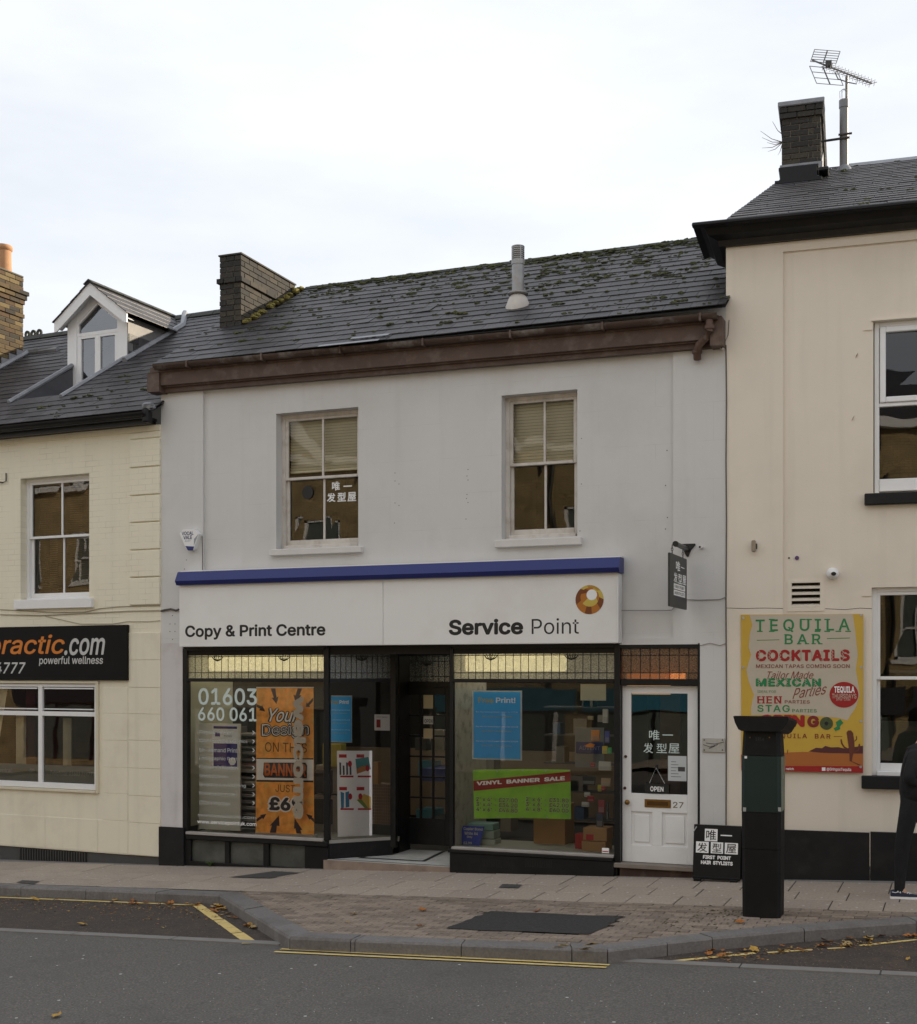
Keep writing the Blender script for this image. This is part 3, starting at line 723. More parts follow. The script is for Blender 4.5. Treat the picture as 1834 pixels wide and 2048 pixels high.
# chimney
c0 = G.onroof(440, 664, YE, ZE, PG); c1 = G.onroof(494.6, 644.5, YE, ZE, PG); c2 = G.onroof(590, 588.5, YE, ZE, PG)
CY0 = (c0[1]+c1[1])/2; CX1 = c1[0]; CX0 = G.at(438.5, 600, CY0)[0]; CY1 = G.atx(591, 580, CX1)[0]
CZ = G.at(465, 510, CY0)[1]
chimney(gb, CX0, CX1, CY0, CY1, rzg, CZ, [(CZ-.36, CZ-.28, .03), (CZ-.10, CZ, .0)], (m_brickd, m_mortard), label='dark brick chimney stack at the left end of the roof')
MB().box(CX0-.01, CX1+.01, CY0-.01, CY1+.01, CZ, CZ+.02).build('chimney_capping', m_mortard, gb)
mb = MB()
for k in range(26):
    y = CY0+(CY1-CY0)*R.random(); mb.ball((CX1+R.uniform(.0, .10), y, rzg(0, y)+.03), .05, .07, .03, 6, 4, .3)
mb.build('moss_at_chimney', M('yellow_moss', (.20, .17, .045), .95, .3, 30, .4, 60), gb, kind='stuff')
# flue pipe on the roof
fp = G.onroof(1036, 612, YE, ZE, PG)
fzt = G.at(1034, 491, fp[1])[1]
m_flue = M('steel_flue', (.30, .30, .30), .4, .15, 9, .1, 40, metal=.35, dirt=(.30, .2, .13, .4), dscale=6)
fl = MB(); fl.sm = True
fl.lathe((fp[0], fp[1], fp[2]-.1), [(.0735, 0), (.0735, fzt-fp[2]-.07)]).build('flue_pipe', m_flue, gb)
MB().lathe((fp[0], fp[1], fp[2]-.03), [(.155, -.06), (.15, .02), (.11, .12), (.085, .155)]).build('flue_skirt', M('pale_flashing', (.5, .46, .42), .5, .1, 8), gb, smooth=True)
MB().lathe((fp[0], fp[1], fp[2]+.13), [(.09, 0), (.125, .01), (.125, .025), (.09, .035)]).build('storm_collar', m_flue, gb, smooth=True)
mb = MB()
zc = fzt-.175
mb.lathe((fp[0], fp[1], zc), [(.08, -.06), (.08, .0)])
for k in range(6): mb.lathe((fp[0], fp[1], zc+.012+k*.024), [(.078, 0), (.078, .012)])
mb.lathe((fp[0], fp[1], zc), [(.06, 0), (.06, .15)]); mb.lathe((fp[0], fp[1], zc+.15), [(.08, 0), (.078, .012), (.05, .022)])
for k in range(4):
    t = math.pi/4+k*math.pi/2; mb.box(fp[0]+.075*math.cos(t)-.008, fp[0]+.075*math.cos(t)+.008, fp[1]+.075*math.sin(t)-.008, fp[1]+.075*math.sin(t)+.008, zc, zc+.15)
mb.build('flue_cowl', m_flue, gb, smooth=True)
# pale strips painted in for the bright sheen on the lower slates
a = G.onroof(700, 684, YE, ZE, PG); mb = MB().box(0, .50, 0, .075, 0, .003).box(-.35, .45, -.20, -.13, -.004, -.001); o = mb.mesh('slate_sheen', m_lead); place('slate_sheen', o, roof_g, (a[0], a[1], a[2]+.034), (rad(PG-1.5), 0, 0))
# upstairs windows
yw = .165
w1 = sash(gb, G, W1, yw, m_oldwhite, m_wingl, G.at(640, 954, yw)[1], .505, st=.04, gm=m_upgl)
blind(w1, W1[0]+.06, W1[1]-.06, G.at(640, 940, .3)[1], W1[3]-.04, .295, m_blind)
w2 = sash(gb, G, W2, yw, m_oldwhite, m_wingl3, G.at(1080, 926, yw)[1], .52, st=.04, gm=m_upgl)
blind(w2, W2[0]+.06, W2[1]-.06, G.at(1080, 928, .3)[1], W2[3]-.04, .295, m_blind)
for w, h, px in ((w1, W1, (538, 722, 1098, 1111, 1094, 1105)), (w2, W2, (989, 1162, 1080, 1095, 1074, 1089))):
    h2 = prect(G, px[0], px[1], px[2], px[4], px[3], px[5], -.03)
    MB().box(h2[0], h2[1], -.04, .20, h2[2], h2[3], .006).build('sill', m_sill, w)
    room(gb, h[0]-.6, h[1]+.6, .31, 3.2, h[2]-.3, h[3]+.1, M('brown_room', (.10, .075, .04), .9))
m_curt = M('cream_curtain', (.80, .74, .62), .9, .1, 6)
def curtain(px, py0, py1, w, y, mat, parent, fr=L, sweep=0.):
    x, zt = fr.at(px, py0, y); zbm = fr.at(px, py1, y)[1]; n = 14; mb = MB(); vs = []; fs = []
    for i in range(n+1):
        t = i/n; dy = .03*math.sin(t*math.pi*7)
        vs.append((x+w*t, y+dy, zt)); k = 1-sweep; vs.append((x+w*t*k, y+dy*k, zbm))
    for i in range(n): fs.append((2*i, 2*i+2, 2*i+3, 2*i+1))
    mb.add(vs, fs); return mb.build('curtain', mat, parent, smooth=True)
# ================================================================ LEFT BUILDING (cream painted brick)
lb = thing('cream_brick_building', 'cream painted brick house at the left with a dormer in its slate roof', 'building', L, (0, 0, gz(XL)))
LX = -9.0
WL = prect(L, 41, 178.5, 957.5, 946, 1204, 1200); 
WG = (L.at(-330, 1500)[0], L.at(199, 1500)[0], L.at(120, 1583)[1], L.at(120, 1362)[1])
WLb = (L.at(-330, 1000)[0], L.at(-170, 1000)[0], WL[2], WL[3])
zb = L.at(160, 1700)[1]
LZT = 5.42
mb = MB(); wall(mb, LX, -.0, 2.6, LZT, 0, [WL, WLb, (WG[0], WG[1], 2.6, 2.6)], .13); mb.build('wall', m_cream, lb)
mb = MB(); zb0 = L.at(0, 1688)[1]; zb1 = L.at(320, 1711)[1]; zb = (zb0+zb1)/2
wall(mb, LX, -.0, zb, 2.6, 0, [(WG[0], WG[1], WG[2], WG[3])], .05); mb.build('ground_floor_wall', m_cream_s, lb)
MB().box(LX, .0, .02, .3, gz(XL+LX)-.15, zb+.02).build('plinth', m_dgrey, lb)
MB().box(LX, .0, .0, .3, zb-.02, zb).build('wall_drip', m_cream_s, lb)
# scored ashlar blocks on the ground floor
jz = [L.at(290, y)[1] for y in (1711, 1646, 1592, 1537, 1481, 1428, 1375, 1320, 1265)]
qx0 = L.at(257, 1400)[0]
for a, b in zip(jz, jz[1:]):
    MB().box(qx0+.002, -.004, -.012, .02, a+.002, b-.002, .003).build('ashlar_block', m_cream_s, lb)
jz2 = [L.at(230, y)[1] for y in (1706, 1641, 1587, 1535, 1481, 1427, 1375)]
qa = L.at(206, 1500)[0]
for i, (a, b) in enumerate(zip(jz2, jz2[1:])):
    if b <= WG[2]: x0 = LX
    else: x0 = qa
    if x0 == LX:
        x = qx0-.004; k = 0
        while x > -3.2:
            l = .9 if (k or i % 2) else .5
            MB().box(max(x-l, -3.3)+.002, x-.002, -.006, .02, a+.002, b-.002, .003).build('ashlar_block', m_cream_s, lb); x -= l; k += 1
    else: MB().box(x0+.002, qx0-.006, -.006, .02, a+.002, b-.002, .003).build('ashlar_block', m_cream_s, lb)
# quoins
qx = L.at(261, 1000)[0]; qz = [L.at(290, y)[1] for y in (1211, 1155, 1100, 1045, 990.7, 934.7, 878.6)]
for a, b in zip(qz, qz[1:]): MB().box(qx, -.003, -.03, .02, a+.008, b-.006, .008).build('quoin', m_cream, lb)
MB().box(qx, -.003, -.02, .02, qz[-1]+.012, LZT-.08, .008).build('quoin', m_cream, lb)
MB().box(LX, -.01, -.02, .02, LZT-.075, LZT).build('eaves_course', m_cream, lb)
# window upstairs
wl = sash(lb, L, WL, .10, m_white, m_wingl2, L.at(118, 1073, .12)[1], .52)
blind(wl, WL[0]+.06, WL[1]-.06, WL[2]+.1, WL[3]-.05, .30, m_blind_b, .03)
h2 = prect(L, 28, 183, 1200, 1196, 1219, 1215, -.05); MB().box(h2[0], h2[1], -.06, .12, h2[2], h2[3], .006).build('sill', m_white, wl)
curtain(66, 960, 1190, .22, .36, M('dark_curtain', (.13, .09, .05), .9), wl); curtain(140, 960, 1190, .20, .36, M('gold_curtain', (.36, .24, .10), .9), wl); curtain(100, 1080, 1190, .12, .42, m_curt, wl)
room(lb, WL[0]-.4, WL[1]+.4, .28, 2.6, WL[2]-.2, WL[3]+.1)
wl2 = sash(lb, L, WLb, .10, m_white, m_wingl2, L.at(118, 1073, .12)[1], .52)
MB().box(WLb[0]-.05, WLb[1]+.05, -.06, .12, h2[2], h2[3], .006).build('sill', m_white, wl2)
room(lb, WLb[0]-.2, WLb[1]+.2, .28, 2.6, WL[2]-.2, WL[3]+.1)
# ground-floor window
m_cream_t = M('cream_window_surround', (.62, .56, .43), .7, .03, 3)
mb = MB(); mb.box(WG[0], WG[1], -.03, .06, WG[3]-.035, WG[3], .004).box(WG[1]-.045, WG[1], -.03, .06, WG[2], WG[3]-.035, .004).box(WG[0], WG[1]-.045, -.04, .06, WG[2]-.0, WG[2]+.035, .004)
wg = mb.build('window', m_cream_t, lb)
a0, a1, b0, b1 = WG[0]+.02, WG[1]-.05, WG[2]+.04, WG[3]-.04
m_frost_dummy = None
xmu = L.at(83.5, 1500, .03)[0]; ztr = L.at(120, 1426, .03)[1]
mb = MB()
xs = [a0, xmu-(a1-xmu)-.04, xmu, a1]
mb.box(a0, a1, .0, .05, b1-.04, b1, .003).box(a0, a1, -.005, .05, b0, b0+.075, .003).box(a0, a1, 0, .05, ztr-.04, ztr+.02, .003)
for x in xs: mb.box(x-.035, x+.035, -.002, .052, b0, b1, .003)
mb.build('window_frame', m_white, wg)
for p, q in zip(xs, xs[1:]):
    for c, d in ((b0+.075, ztr-.04), (ztr+.02, b1-.04)):
        MB().add([(p+.035, .03, c), (q-.035, .03, c), (q-.035, .03, d), (p+.035, .03, d)], [(0, 1, 2, 3)]).build('pane', m_wingl3, wg)
    mb = MB().box(p+.06, q-.06, .0, .045, ztr+.045, ztr+.06, .002).box(p+.06, q-.06, .0, .045, b1-.07, b1-.05, .002)
    mb.build('top_light_frame', m_white, wg)
room(lb, WG[0]-.1, WG[1]+.2, .08, 3, WG[2]-.2, WG[3]+.1, M('dark_red_room', (.10, .03, .025), .9))
m_frost = M('frosted_film', (.22, .225, .21), .5, .05, 4)
zf = L.at(130, 1531, .035)[1]; z1 = b0+.075
for p, q in zip(xs, xs[1:]): MB().add([(p+.036, .034, z1), (q-.036, .034, z1), (q-.036, .034, zf), (p+.036, .034, zf)], [(0, 1, 2, 3)]).build('frosted_film', m_frost, wg)
curtain(-30, 1375, 1575, .42, .16, m_curt, wg, sweep=.72); curtain(32, 1430, 1575, .22, .22, m_curt, wg, sweep=.1); curtain(126, 1436, 1575, .14, .24, m_curt, wg)
curtain(52, 1375, 1575, .16, .20, M('dark_red_curtain', (.16, .025, .03), .9), wg)
blind(wg, a1-.22, a1, b0, ztr, .30, M('dark_slat_blind', (.16, .11, .10), .7), .05)
# eaves and roof
PL = 31.5; LYE = -.25; LZE = 5.565
lz = lambda px, py, y=-.25: L.at(px, py, y)[1]
MB().box(LX, -.06, -.27, -.001, LZT+.04, LZT+.075).build('soffit_board', m_bgloss, lb)
MB().box(LX, -.10, -.20, -.17, LZT-.015, LZT+.1).build('fascia_board', m_bgloss, lb)
MB().box(LX, -.08, -.17, -.001, LZT-.0, LZT+.04).build('soffit', m_bgloss, lb)
mb = MB(); N = len(prof)
for i, x in enumerate((LX, -.03)): mb.add([(x, y-.045, LZE-.03+z*.95) for y, z in prof], [])
for k in range(N): mb.f.append((k, (k+1) % N, N+(k+1) % N, N+k))
mb.f += [tuple(range(N)), tuple(range(2*N-1, N-1, -1))]; mb.fix = True
mb.build('gutter', m_bgloss, lb, smooth=True)
MB().box(-.10, -.0, -.28, -.16, LZE-.16, LZE+.03, .02).build('gutter_end', m_bgloss, lb)
mb = MB().ball((-.03, -.2, LZE+.05), .09, .09, .06, 8, 5, .2); mb.build('lead_corner', m_lead, lb)
rzl = lambda x, y: LZE+math.tan(rad(PL))*(y-LYE)
LYR = sum(L.onroof(*p, LYE, LZE, PL)[1] for p in ((132, 666), (360, 635), (439, 626)))/3
d1 = L.onroof(25, 805, LYE, LZE, PL); d2 = L.onroof(140, 735, LYE, LZE, PL); d3 = L.onroof(145, 778, LYE, LZE, PL); d4 = L.onroof(262, 715, LYE, LZE, PL)
DXa = (d1[0]+d2[0])/2; DXb = (d3[0]+d4[0])/2; DY0 = (d1[1]+d3[1])/2
DYF = L.at(138, 700, d2[1])[0] and d2[1]     # the dormer's front stands at the back of the cut
llx = lambda y: L.onroof(-60, 800-(y+.25)*30, LYE, LZE, PL)[0]-.3
# quantise the cut to the underlay grid
ysg = [LYE+(LYR-LYE)*k/14 for k in range(15)]
DY0 = min(ysg, key=lambda v: abs(v-DY0)); DYF_ = DYF
DYE = min([v for v in ysg if v > DYF+.8] or [ysg[-1]])
lxl = lambda y: LX
roof_l = slates(lb, L, LYE, LZE, PL, .205, .30, lxl, lambda y: .05, LYR, (DXa, DXb, DY0, DYE))
mossy(roof_l, L, LYE, LZE, PL, lambda y: -2.2, lambda y: 0, 1.2, 40, lambda x, y: .8)
x = LX
while x < .3:
    s = [(-.16, -.085), (-.08, -.01), (0, .03), (.08, -.01), (.16, -.085)]
    mb = MB(); mb.prismx([(LYR+a, rzl(0, LYR)+b+.02) for a, b in s]+[(LYR+a*.85, rzl(0, LYR)+b) for a, b in reversed(s)], x+.004, x+.44); mb.build('ridge_tile', m_ridge, roof_l); x += .45
# dormer set back in a cut of the roof
m_cheek = M('dormer_cheek', (.16, .155, .15), .6, .2, 6, .1, 30, dirt=(.28, .26, .24, .7), dscale=2)
wzf = rzl(0, DY0)-.03
yf = DYF+.02
ax0 = L.at(135, 700, yf)[0]; ax1 = L.at(254, 700, yf)[0]
za = L.at(184, 566, yf-.12)[1]; zev = L.at(250, 626, yf-.12)[1]; zevl = L.at(116, 640, yf-.12)[1]
zev = (zev+zevl)/2
xm = (ax0+ax1)/2; zin = rzl(0, DYF)
MB().add([(DXa, DY0, rzl(0, DY0)), (DXb, DY0, rzl(0, DY0)), (DXb, DYF+.2, wzf), (DXa, DYF+.2, wzf)], [(0, 1, 2, 3)]).build('well_floor', m_lead, lb)
MB().box(DXa-.02, DXa, DY0, DYF+.1, wzf-.02, wzf).add([(DXa, DY0, wzf), (DXa, DYF+.1, wzf), (DXa, DYF+.1, rzl(0, DYF)+.03), (DXa, DY0, wzf+.05)], [(0, 1, 2, 3)]).build('well_side', M('dark_lead', (.09, .09, .1), .6, .2, 5), lb)
MB().add([(DXb, DY0, wzf), (DXb, DYF+.1, wzf), (DXb, DYF+.1, rzl(0, DYF)+.03), (DXb, DY0, wzf+.05)], [(0, 1, 2, 3)]).build('well_side', m_cheek, lb)
for x_ in (DXa, DXb):
    a = Vector((x_, DY0-.05, rzl(0, DY0-.05)+.02)); b = Vector((x_, DYF+(.0 if x_ == DXa else .9), 0)); b.z = rzl(0, b.y)+.03
    MB().tube([a, b], .035, 6).build('lead_edge', m_lead, lb)
dm = thing('dormer_window', 'white gabled dormer with a pointed top light set into the left slate roof', 'dormer', L, (xm, yf, wzf))
fx0, fx1 = ax0, ax1; zb_ = wzf
# facing frame with openings
gx0 = L.at(153, 700, yf)[0]; gx1 = L.at(237, 700, yf)[0]; ztr2 = L.at(196, 664, yf)[1]
slope = (za-zev)/((ax1-ax0)/2+.09)
zg = lambda x, d=0: za-abs(x-xm)*slope-d
fr_th = .05
def fpoly(pts, y0, y1, nm, mat, par=dm): return MB().prism(pts, y0, y1).build(nm, mat, par)
fpoly([(fx0, zb_), (gx0, zb_), (gx0, zg(gx0, .16)), (fx0, zg(fx0, .10))], yf, yf+.06, 'corner_post', m_white)
fpoly([(gx1, zb_), (fx1, zb_), (fx1, zg(fx1, .10)), (gx1, zg(gx1, .16))], yf, yf+.06, 'corner_post', m_white)
fpoly([(gx0, zg(gx0, .25)), (xm, zg(xm, .25)), (xm, zg(xm, .10)), (fx0, zg(fx0, .10))], yf+.005, yf+.06, 'gable_board', m_white)
fpoly([(xm, zg(xm, .25)), (gx1, zg(gx1, .25)), (fx1, zg(fx1, .10)), (xm, zg(xm, .10))], yf+.005, yf+.06, 'gable_board', m_white)
wd = MB()
t = .035
wd.box(gx0, gx1, yf+.01, yf+.05, ztr2-.035, ztr2+.02, .004)
for x_ in (gx0+.03, xm, gx1-.03): wd.box(x_-.03, x_+.03, yf+.012, yf+.05, zb_, ztr2-.035, .004)
for s in (-1, 1):
    xs_ = gx0 if s < 0 else gx1
    wd.prism([(xs_, ztr2), (xs_-s*t, ztr2), (xs_-s*t, zg(xs_-s*t, .29)), (xs_, zg(xs_, .25))], yf+.012, yf+.05)
    wd.prism([(xs_, zg(xs_, .25)), (xs_, zg(xs_, .285)), (xm, zg(xm, .285)), (xm, zg(xm, .25))], yf+.013, yf+.05)
for p, q in ((gx0+.06, xm-.03), (xm+.03, gx1-.06)): wd.box(p, q, yf+.014, yf+.05, ztr2-.07, ztr2-.035).box(p, p+.02, yf+.014, yf+.05, zb_, ztr2-.07).box(q-.02, q, yf+.014, yf+.05, zb_, ztr2-.07)
wdo = wd.build('window_frame', m_white, dm)
m_nglass = glass('dormer_glass', (.6, .66, .68), 1.5, .22, .004, 2)
for p, q in ((gx0+.05, xm), (xm, gx1-.05)): MB().add([(p, yf+.04, zb_), (q, yf+.04, zb_), (q, yf+.04, ztr2-.05), (p, yf+.04, ztr2-.05)], [(0, 1, 2, 3)]).build('pane', m_nglass, wdo)
MB().add([(gx0+.02, yf+.04, ztr2), (gx1-.02, yf+.04, ztr2), (gx1-.02, yf+.04, zg(gx1, .26)), (xm, yf+.04, zg(xm, .26)), (gx0+.02, yf+.04, zg(gx0, .26))], [(0, 1, 2, 3, 4)]).build('pane', m_nglass, wdo)
room(dm, fx0+.05, fx1-.05, yf+.08, yf+.9, zb_, zg(fx0, .15), M('pale_room', (.25, .25, .25), .9))
# barge boards, projecting
yb0 = yf-.16; ov = .12
for s in (-1, 1):
    xe = xm+s*((fx1-fx0)/2+ov)
    MB().prism([(xm, za), (xm, za-.19), (xe-s*.04, zg(xe)-.15), (xe, zg(xe)-.15), (xe, zg(xe))], yb0, yb0+.025).build('barge_board', m_white, dm)
    MB().add([(xm, yb0+.02, za-.10), (xe, yb0+.02, zg(xe, .09)), (xe, yf+.02, zg(xe, .09)), (xm, yf+.02, za-.10)], [(0, 1, 2, 3)]).build('soffit', m_white, dm)
# dormer roof slates: strips from the front to where the ridge meets the main roof
for s in (-1, 1):
    xe = xm+s*((fx1-fx0)/2+ov+.02); nst = 4
    for k in range(nst):
        t0, t1 = k/nst, (k+1.15)/nst
        xa, xb = xe+(xm-xe)*t0, xe+(xm-xe)*min(1, t1)
        zA, zB = zg(xa)+.02, zg(xb)+.008
        y = yb0-.03
        yend = lambda zz: LYE+(zz-LZE)/math.tan(rad(PL))
        y1e = yend(max(zA, zB)) if True else 0
        while y < y1e:
            y2 = min(y+.30, y1e)
            MB().hexa([(xa, y+.003, zA-.012), (xb, y+.003, zB-.012), (xb, y2-.003, zB-.012), (xa, y2-.003, zA-.012), (xa, y+.003, zA), (xb, y+.003, zB), (xb, y2-.003, zB), (xa, y2-.003, zA)]).build('slate', M('mossy_slate', (.085, .08, .06), .7, .2, 10, .2, 40, rnd=.2, dirt=(.12, .11, .03, .8), dscale=3) if k == 0 and s < 0 and y < 0 else m_slate, dm)
            y = y2
    # cheeks
    xc = xm+s*(fx1-fx0)/2
    ztp = zg(xc, .10); zlo = rzl(0, yf)
    yt_ = LYE+(ztp-LZE)/math.tan(rad(PL))
    mb = MB().prismx([(yf+.01, zb_ if s < 0 else zlo-.1), (yf+.01, ztp), (yt_, ztp)], xc-.01, xc+.01); mb.build('cheek', m_cheek, dm)
    if s > 0:
        n = 5
        for k in range(3):
            za_ = zlo+.02+k*.13; ye_ = LYE+(za_-LZE)/math.tan(rad(PL)); 
            yy = yf+.03+(.1 if k % 2 else 0)
            ylim = ye_+.02
            while yy < ylim: 
                MB().box(xc+.01, xc+.018, yy, min(yy+.22, ylim+.1)-.004, za_, za_+.125).build('hung_slate', m_slate, dm); yy += .22
mb = MB(); zr_ = za+.03; yr2 = LYE+(zr_-LZE)/math.tan(rad(PL))
y = yb0-.04; k = 0
while y < yr2:
    mb = MB().prism([(xm-.10, zr_-.055), (xm, zr_+.015), (xm+.10, zr_-.055), (xm+.08, zr_-.07), (xm, zr_-.01), (xm-.08, zr_-.07)], y, min(y+.34, yr2)); mb.build('ridge_tile', m_ridge, dm); y += .36
mb = MB()
xf = xm+(fx1-fx0)/2
a = Vector((xf+.03, yf-.1, rzl(0, yf-.1)+.03)); yq = LYE+(zg(xf)-LZE)/math.tan(rad(PL)); b = Vector((xf+.03, yq+.1, rzl(0, yq+.1)+.03)); c = Vector((xm+.12, yr2+.05, rzl(0, yr2+.05)+.03))
mb.tube([a, b, c], .05, 6).build('lead_flashing', m_lead, dm)
# left stack
k0 = L.onroof(48, 712, LYE, LZE, PL); KX = k0[0]; KY1 = k0[1]
KZ = L.at(47, 553, 0)[1]
kz = H+(HY-556)/F*proj(L.wor(KX, KY1, 5))[2]
lc = chimney(lb, KX-1.0, KX, KY1-1.55, KY1, rzl, kz, [(kz-.30, kz-.225, .07), (kz-.375, kz-.30, .045), (kz-.45, kz-.375, .02), (kz-.675, kz-.60, .02)], (m_brickw, m_mortar), sides=('r', 'f'), label='lit brown brick chimney stack cut by the left edge')
MB().box(KX-1.0, KX, KY1-1.55, KY1, kz, kz+.03, .02).build('chimney_flaunching', m_mortar, lb)
px_ = KX-.26; py_ = min(KY1-.2, max(KY1-1.3, L.atx(22, 530, KX-.12)[0]))
pz = H+(HY-492)/F*proj(L.wor(px_, py_, 5))[2]
hp = pz-kz
MB().lathe((px_, py_, kz), [(.15, 0), (.135, hp*.3), (.13, hp*.82), (.15, hp*.86), (.155, hp*.94), (.14, hp), (.11, hp), (.10, hp*.7)], 20).build('chimney_pot', m_pot, lb, smooth=True)
n = 9; mb = MB()
for k in range(n):
    y = KY1-1.55+1.55*k/n; z = rzl(0, y)
    mb.box(KX, KX+.012, y, y+1.55/n, z-.02, z+.16+.02)
mb.build('stepped_flashing', m_lead, lb)
mb = MB().tube([(KX+.04, KY1-1.6, rzl(0, KY1-1.6)+.02), (KX+.04, KY1+.05, rzl(0, KY1+.05)+.03), (KX+.7, KY1+.02, rzl(0, KY1+.02)+.03)], .05, 6); mb.build('lead_flashing', m_lead, lb)
# pierced crest on the ridge
for px in (55, 67, 79):
    x_ = L.at(px, 680, LYR)[0]; zz = rzl(0, LYR)+.075
    mb = MB(); ring = []
    for k in range(12):
        t_ = 2*math.pi*k/12; ring.append((math.cos(t_), math.sin(t_)))
    vs = [(x_+.06*c_, LYR-.015+dy, zz+.07*s_) for dy in (0, .03) for c_, s_ in ring]+[(x_+.022*c_, LYR-.015+dy, zz+.03*s_) for dy in (0, .03) for c_, s_ in ring]
    fs = []
    for k in range(12):
        j = (k+1) % 12; fs += [(k, j, 24+j, 24+k), (12+j, 12+k, 36+k, 36+j), (k, 12+k, 12+j, j), (24+k, 24+j, 36+j, 36+k)]
    mb.add(vs, fs).build('ridge_crest', m_ridge, roof_l)
# back slopes and bodies so that the places behind read as solid
for b_, fr_, x0, x1, yr, zr_, za2 in ((gb, G, XL, XR, YR, rzg(0, YR), 5.2), (lb, L, LX, 0, LYR, rzl(0, LYR), 5.2)):
    MB().add([(x0, yr, zr_-.03), (x1, yr, zr_-.03), (x1, yr*2+1, za2), (x0, yr*2+1, za2)], [(0, 1, 2, 3)]).build('rear_roof', m_slate, b_)
    MB().add([(x0+.01, .13, .3), (x0+.01, yr*2+1, .3), (x0+.01, yr*2+1, za2), (x0+.01, yr, zr_-.05), (x0+.01, .13, 5.9 if b_ is gb else 5.4)], [(0, 1, 2, 3, 4)]).build('gable_wall', m_grey, b_)
# ================================================================ RIGHT BUILDING (warm cream render)
rb = thing('cream_rendered_building', 'taller warm cream rendered building at the right with black eaves, sills and plinth', 'building', Q, (0, 0, gz(XR)))
RX = 14.  # unseen right end lengthened to keep the sun off the road
pw = Q.at(1566, 900)[0]; zpt = (Q.at(1566, 503)[1]+Q.at(1834, 479)[1])/2
zwt = (Q.at(1453, 495)[1]+Q.at(1834, 459)[1])/2
yp = .03
RW1 = (Q.at(1747, 700)[0], Q.at(1747, 700)[0]+1.02, Q.at(1780, 984)[1], Q.at(1780, 639)[1])
RW2 = (Q.at(1744, 1300)[0], Q.at(1744, 1300)[0]+1.02, Q.at(1780, 1553)[1], Q.at(1780, 1174)[1])
RW3 = (RW1[0]+2.2, RW1[1]+2.2, RW1[2], RW1[3]); RW4 = (RW2[0]+2.2, RW2[1]+2.2, RW2[2], RW2[3])
zq = (Q.at(1575, 1661)[1]+Q.at(1810, 1667)[1])/2
VN = (Q.at(1583, 1190)[0], Q.at(1640, 1190)[0], Q.at(1610, 1214)[1], Q.at(1610, 1165)[1], .1)
mb = MB(); wall(mb, pw, RX, zq, zpt, yp, [RW1, RW2, RW3, RW4, VN], .10); mb.build('wall_panel', m_pink, rb)
mb = MB()
for a, b, c, d in ((0, pw, zq, zwt), (pw, RX, zpt, zwt)): mb.add([(a, 0, c), (b, 0, c), (b, 0, d), (a, 0, d)], [(0, 1, 2, 3)])
mb.add([(pw, 0, zq), (pw, yp, zq), (pw, yp, zpt), (pw, 0, zpt)], [(0, 1, 2, 3)]); mb.add([(pw, 0, zpt), (RX, 0, zpt), (RX, yp, zpt), (pw, yp, zpt)], [(0, 1, 2, 3)])
mb.add([(0, 0, gz(XR)-.2), (0, 0, zwt), (0, 8, zwt), (0, 8, gz(XR)-.2)], [(0, 1, 2, 3)])
mb.build('wall', m_pink, rb)
xb = Q.at(1740, 1700)[0]
gzq = lambda x: gz(Q.wor(x, 0)[0])
for a, b, y_, dzz in ((0, xb-.004, -.02, 0), (xb+.004, RX, -.028, .012)):
    MB().hexa([(a, y_, gzq(a)-.1), (b, y_, gzq(b)-.1), (b, .1, gzq(b)-.1), (a, .1, gzq(a)-.1), (a, y_, zq+dzz), (b, y_, zq+dzz), (b, .1, zq+dzz), (a, .1, zq+dzz)]).build('plinth', m_black, rb)
# windows
MB().box(RW1[0]-.02, RW1[1]+.02, .0, .03, RW1[3]-.0, RW1[3]+.012).build('window_head', m_pink, rb)
def upvc(h):
    y = yp+.06
    x0, x1, z0, z1 = h; zt = Q.at(1800, 806, y)[1]
    mb = MB().box(x0+.01, x0+.06, y, y+.07, z0, z1, .006).box(x1-.06, x1-.01, y, y+.07, z0, z1, .006).box(x0+.06, x1-.06, y, y+.07, z1-.05, z1, .006).box(x0+.06, x1-.06, y-.012, y+.07, z0+.02, z0+.15, .006).box(x0+.06, x1-.06, y, y+.07, zt-.03, zt+.01, .006)
    w = mb.build('window', m_upvc, rb)
    mb = MB()
    a, b, c, d = x0+.065, x1-.065, zt+.012, z1-.052
    mb.box(a, a+.06, y-.02, y+.05, c, d, .008).box(b-.06, b, y-.02, y+.05, c, d, .008).box(a+.06, b-.06, y-.02, y+.05, d-.06, d, .008).box(a+.06, b-.06, y-.02, y+.05, c, c+.06, .008)
    mb.build('opening_light', m_upvc, w)
    MB().add([(a+.06, y+.02, c+.06), (b-.06, y+.02, c+.06), (b-.06, y+.028, d-.06), (a+.06, y+.02, d-.06)], [(0, 1, 2, 3)]).build('pane', m_wingl, w)
    MB().add([(x0+.06, y+.03, z0+.15), (x1-.06, y+.03, z0+.15), (x1-.06, y+.036, zt-.03), (x0+.06, y+.03, zt-.03)], [(0, 1, 2, 3)]).build('pane', m_wingl, w)
    room(rb, x0-.2, x1+.2, y+.08, 3, z0-.3, z1+.1, M('dim_room', (.05, .04, .03), .9)); return w
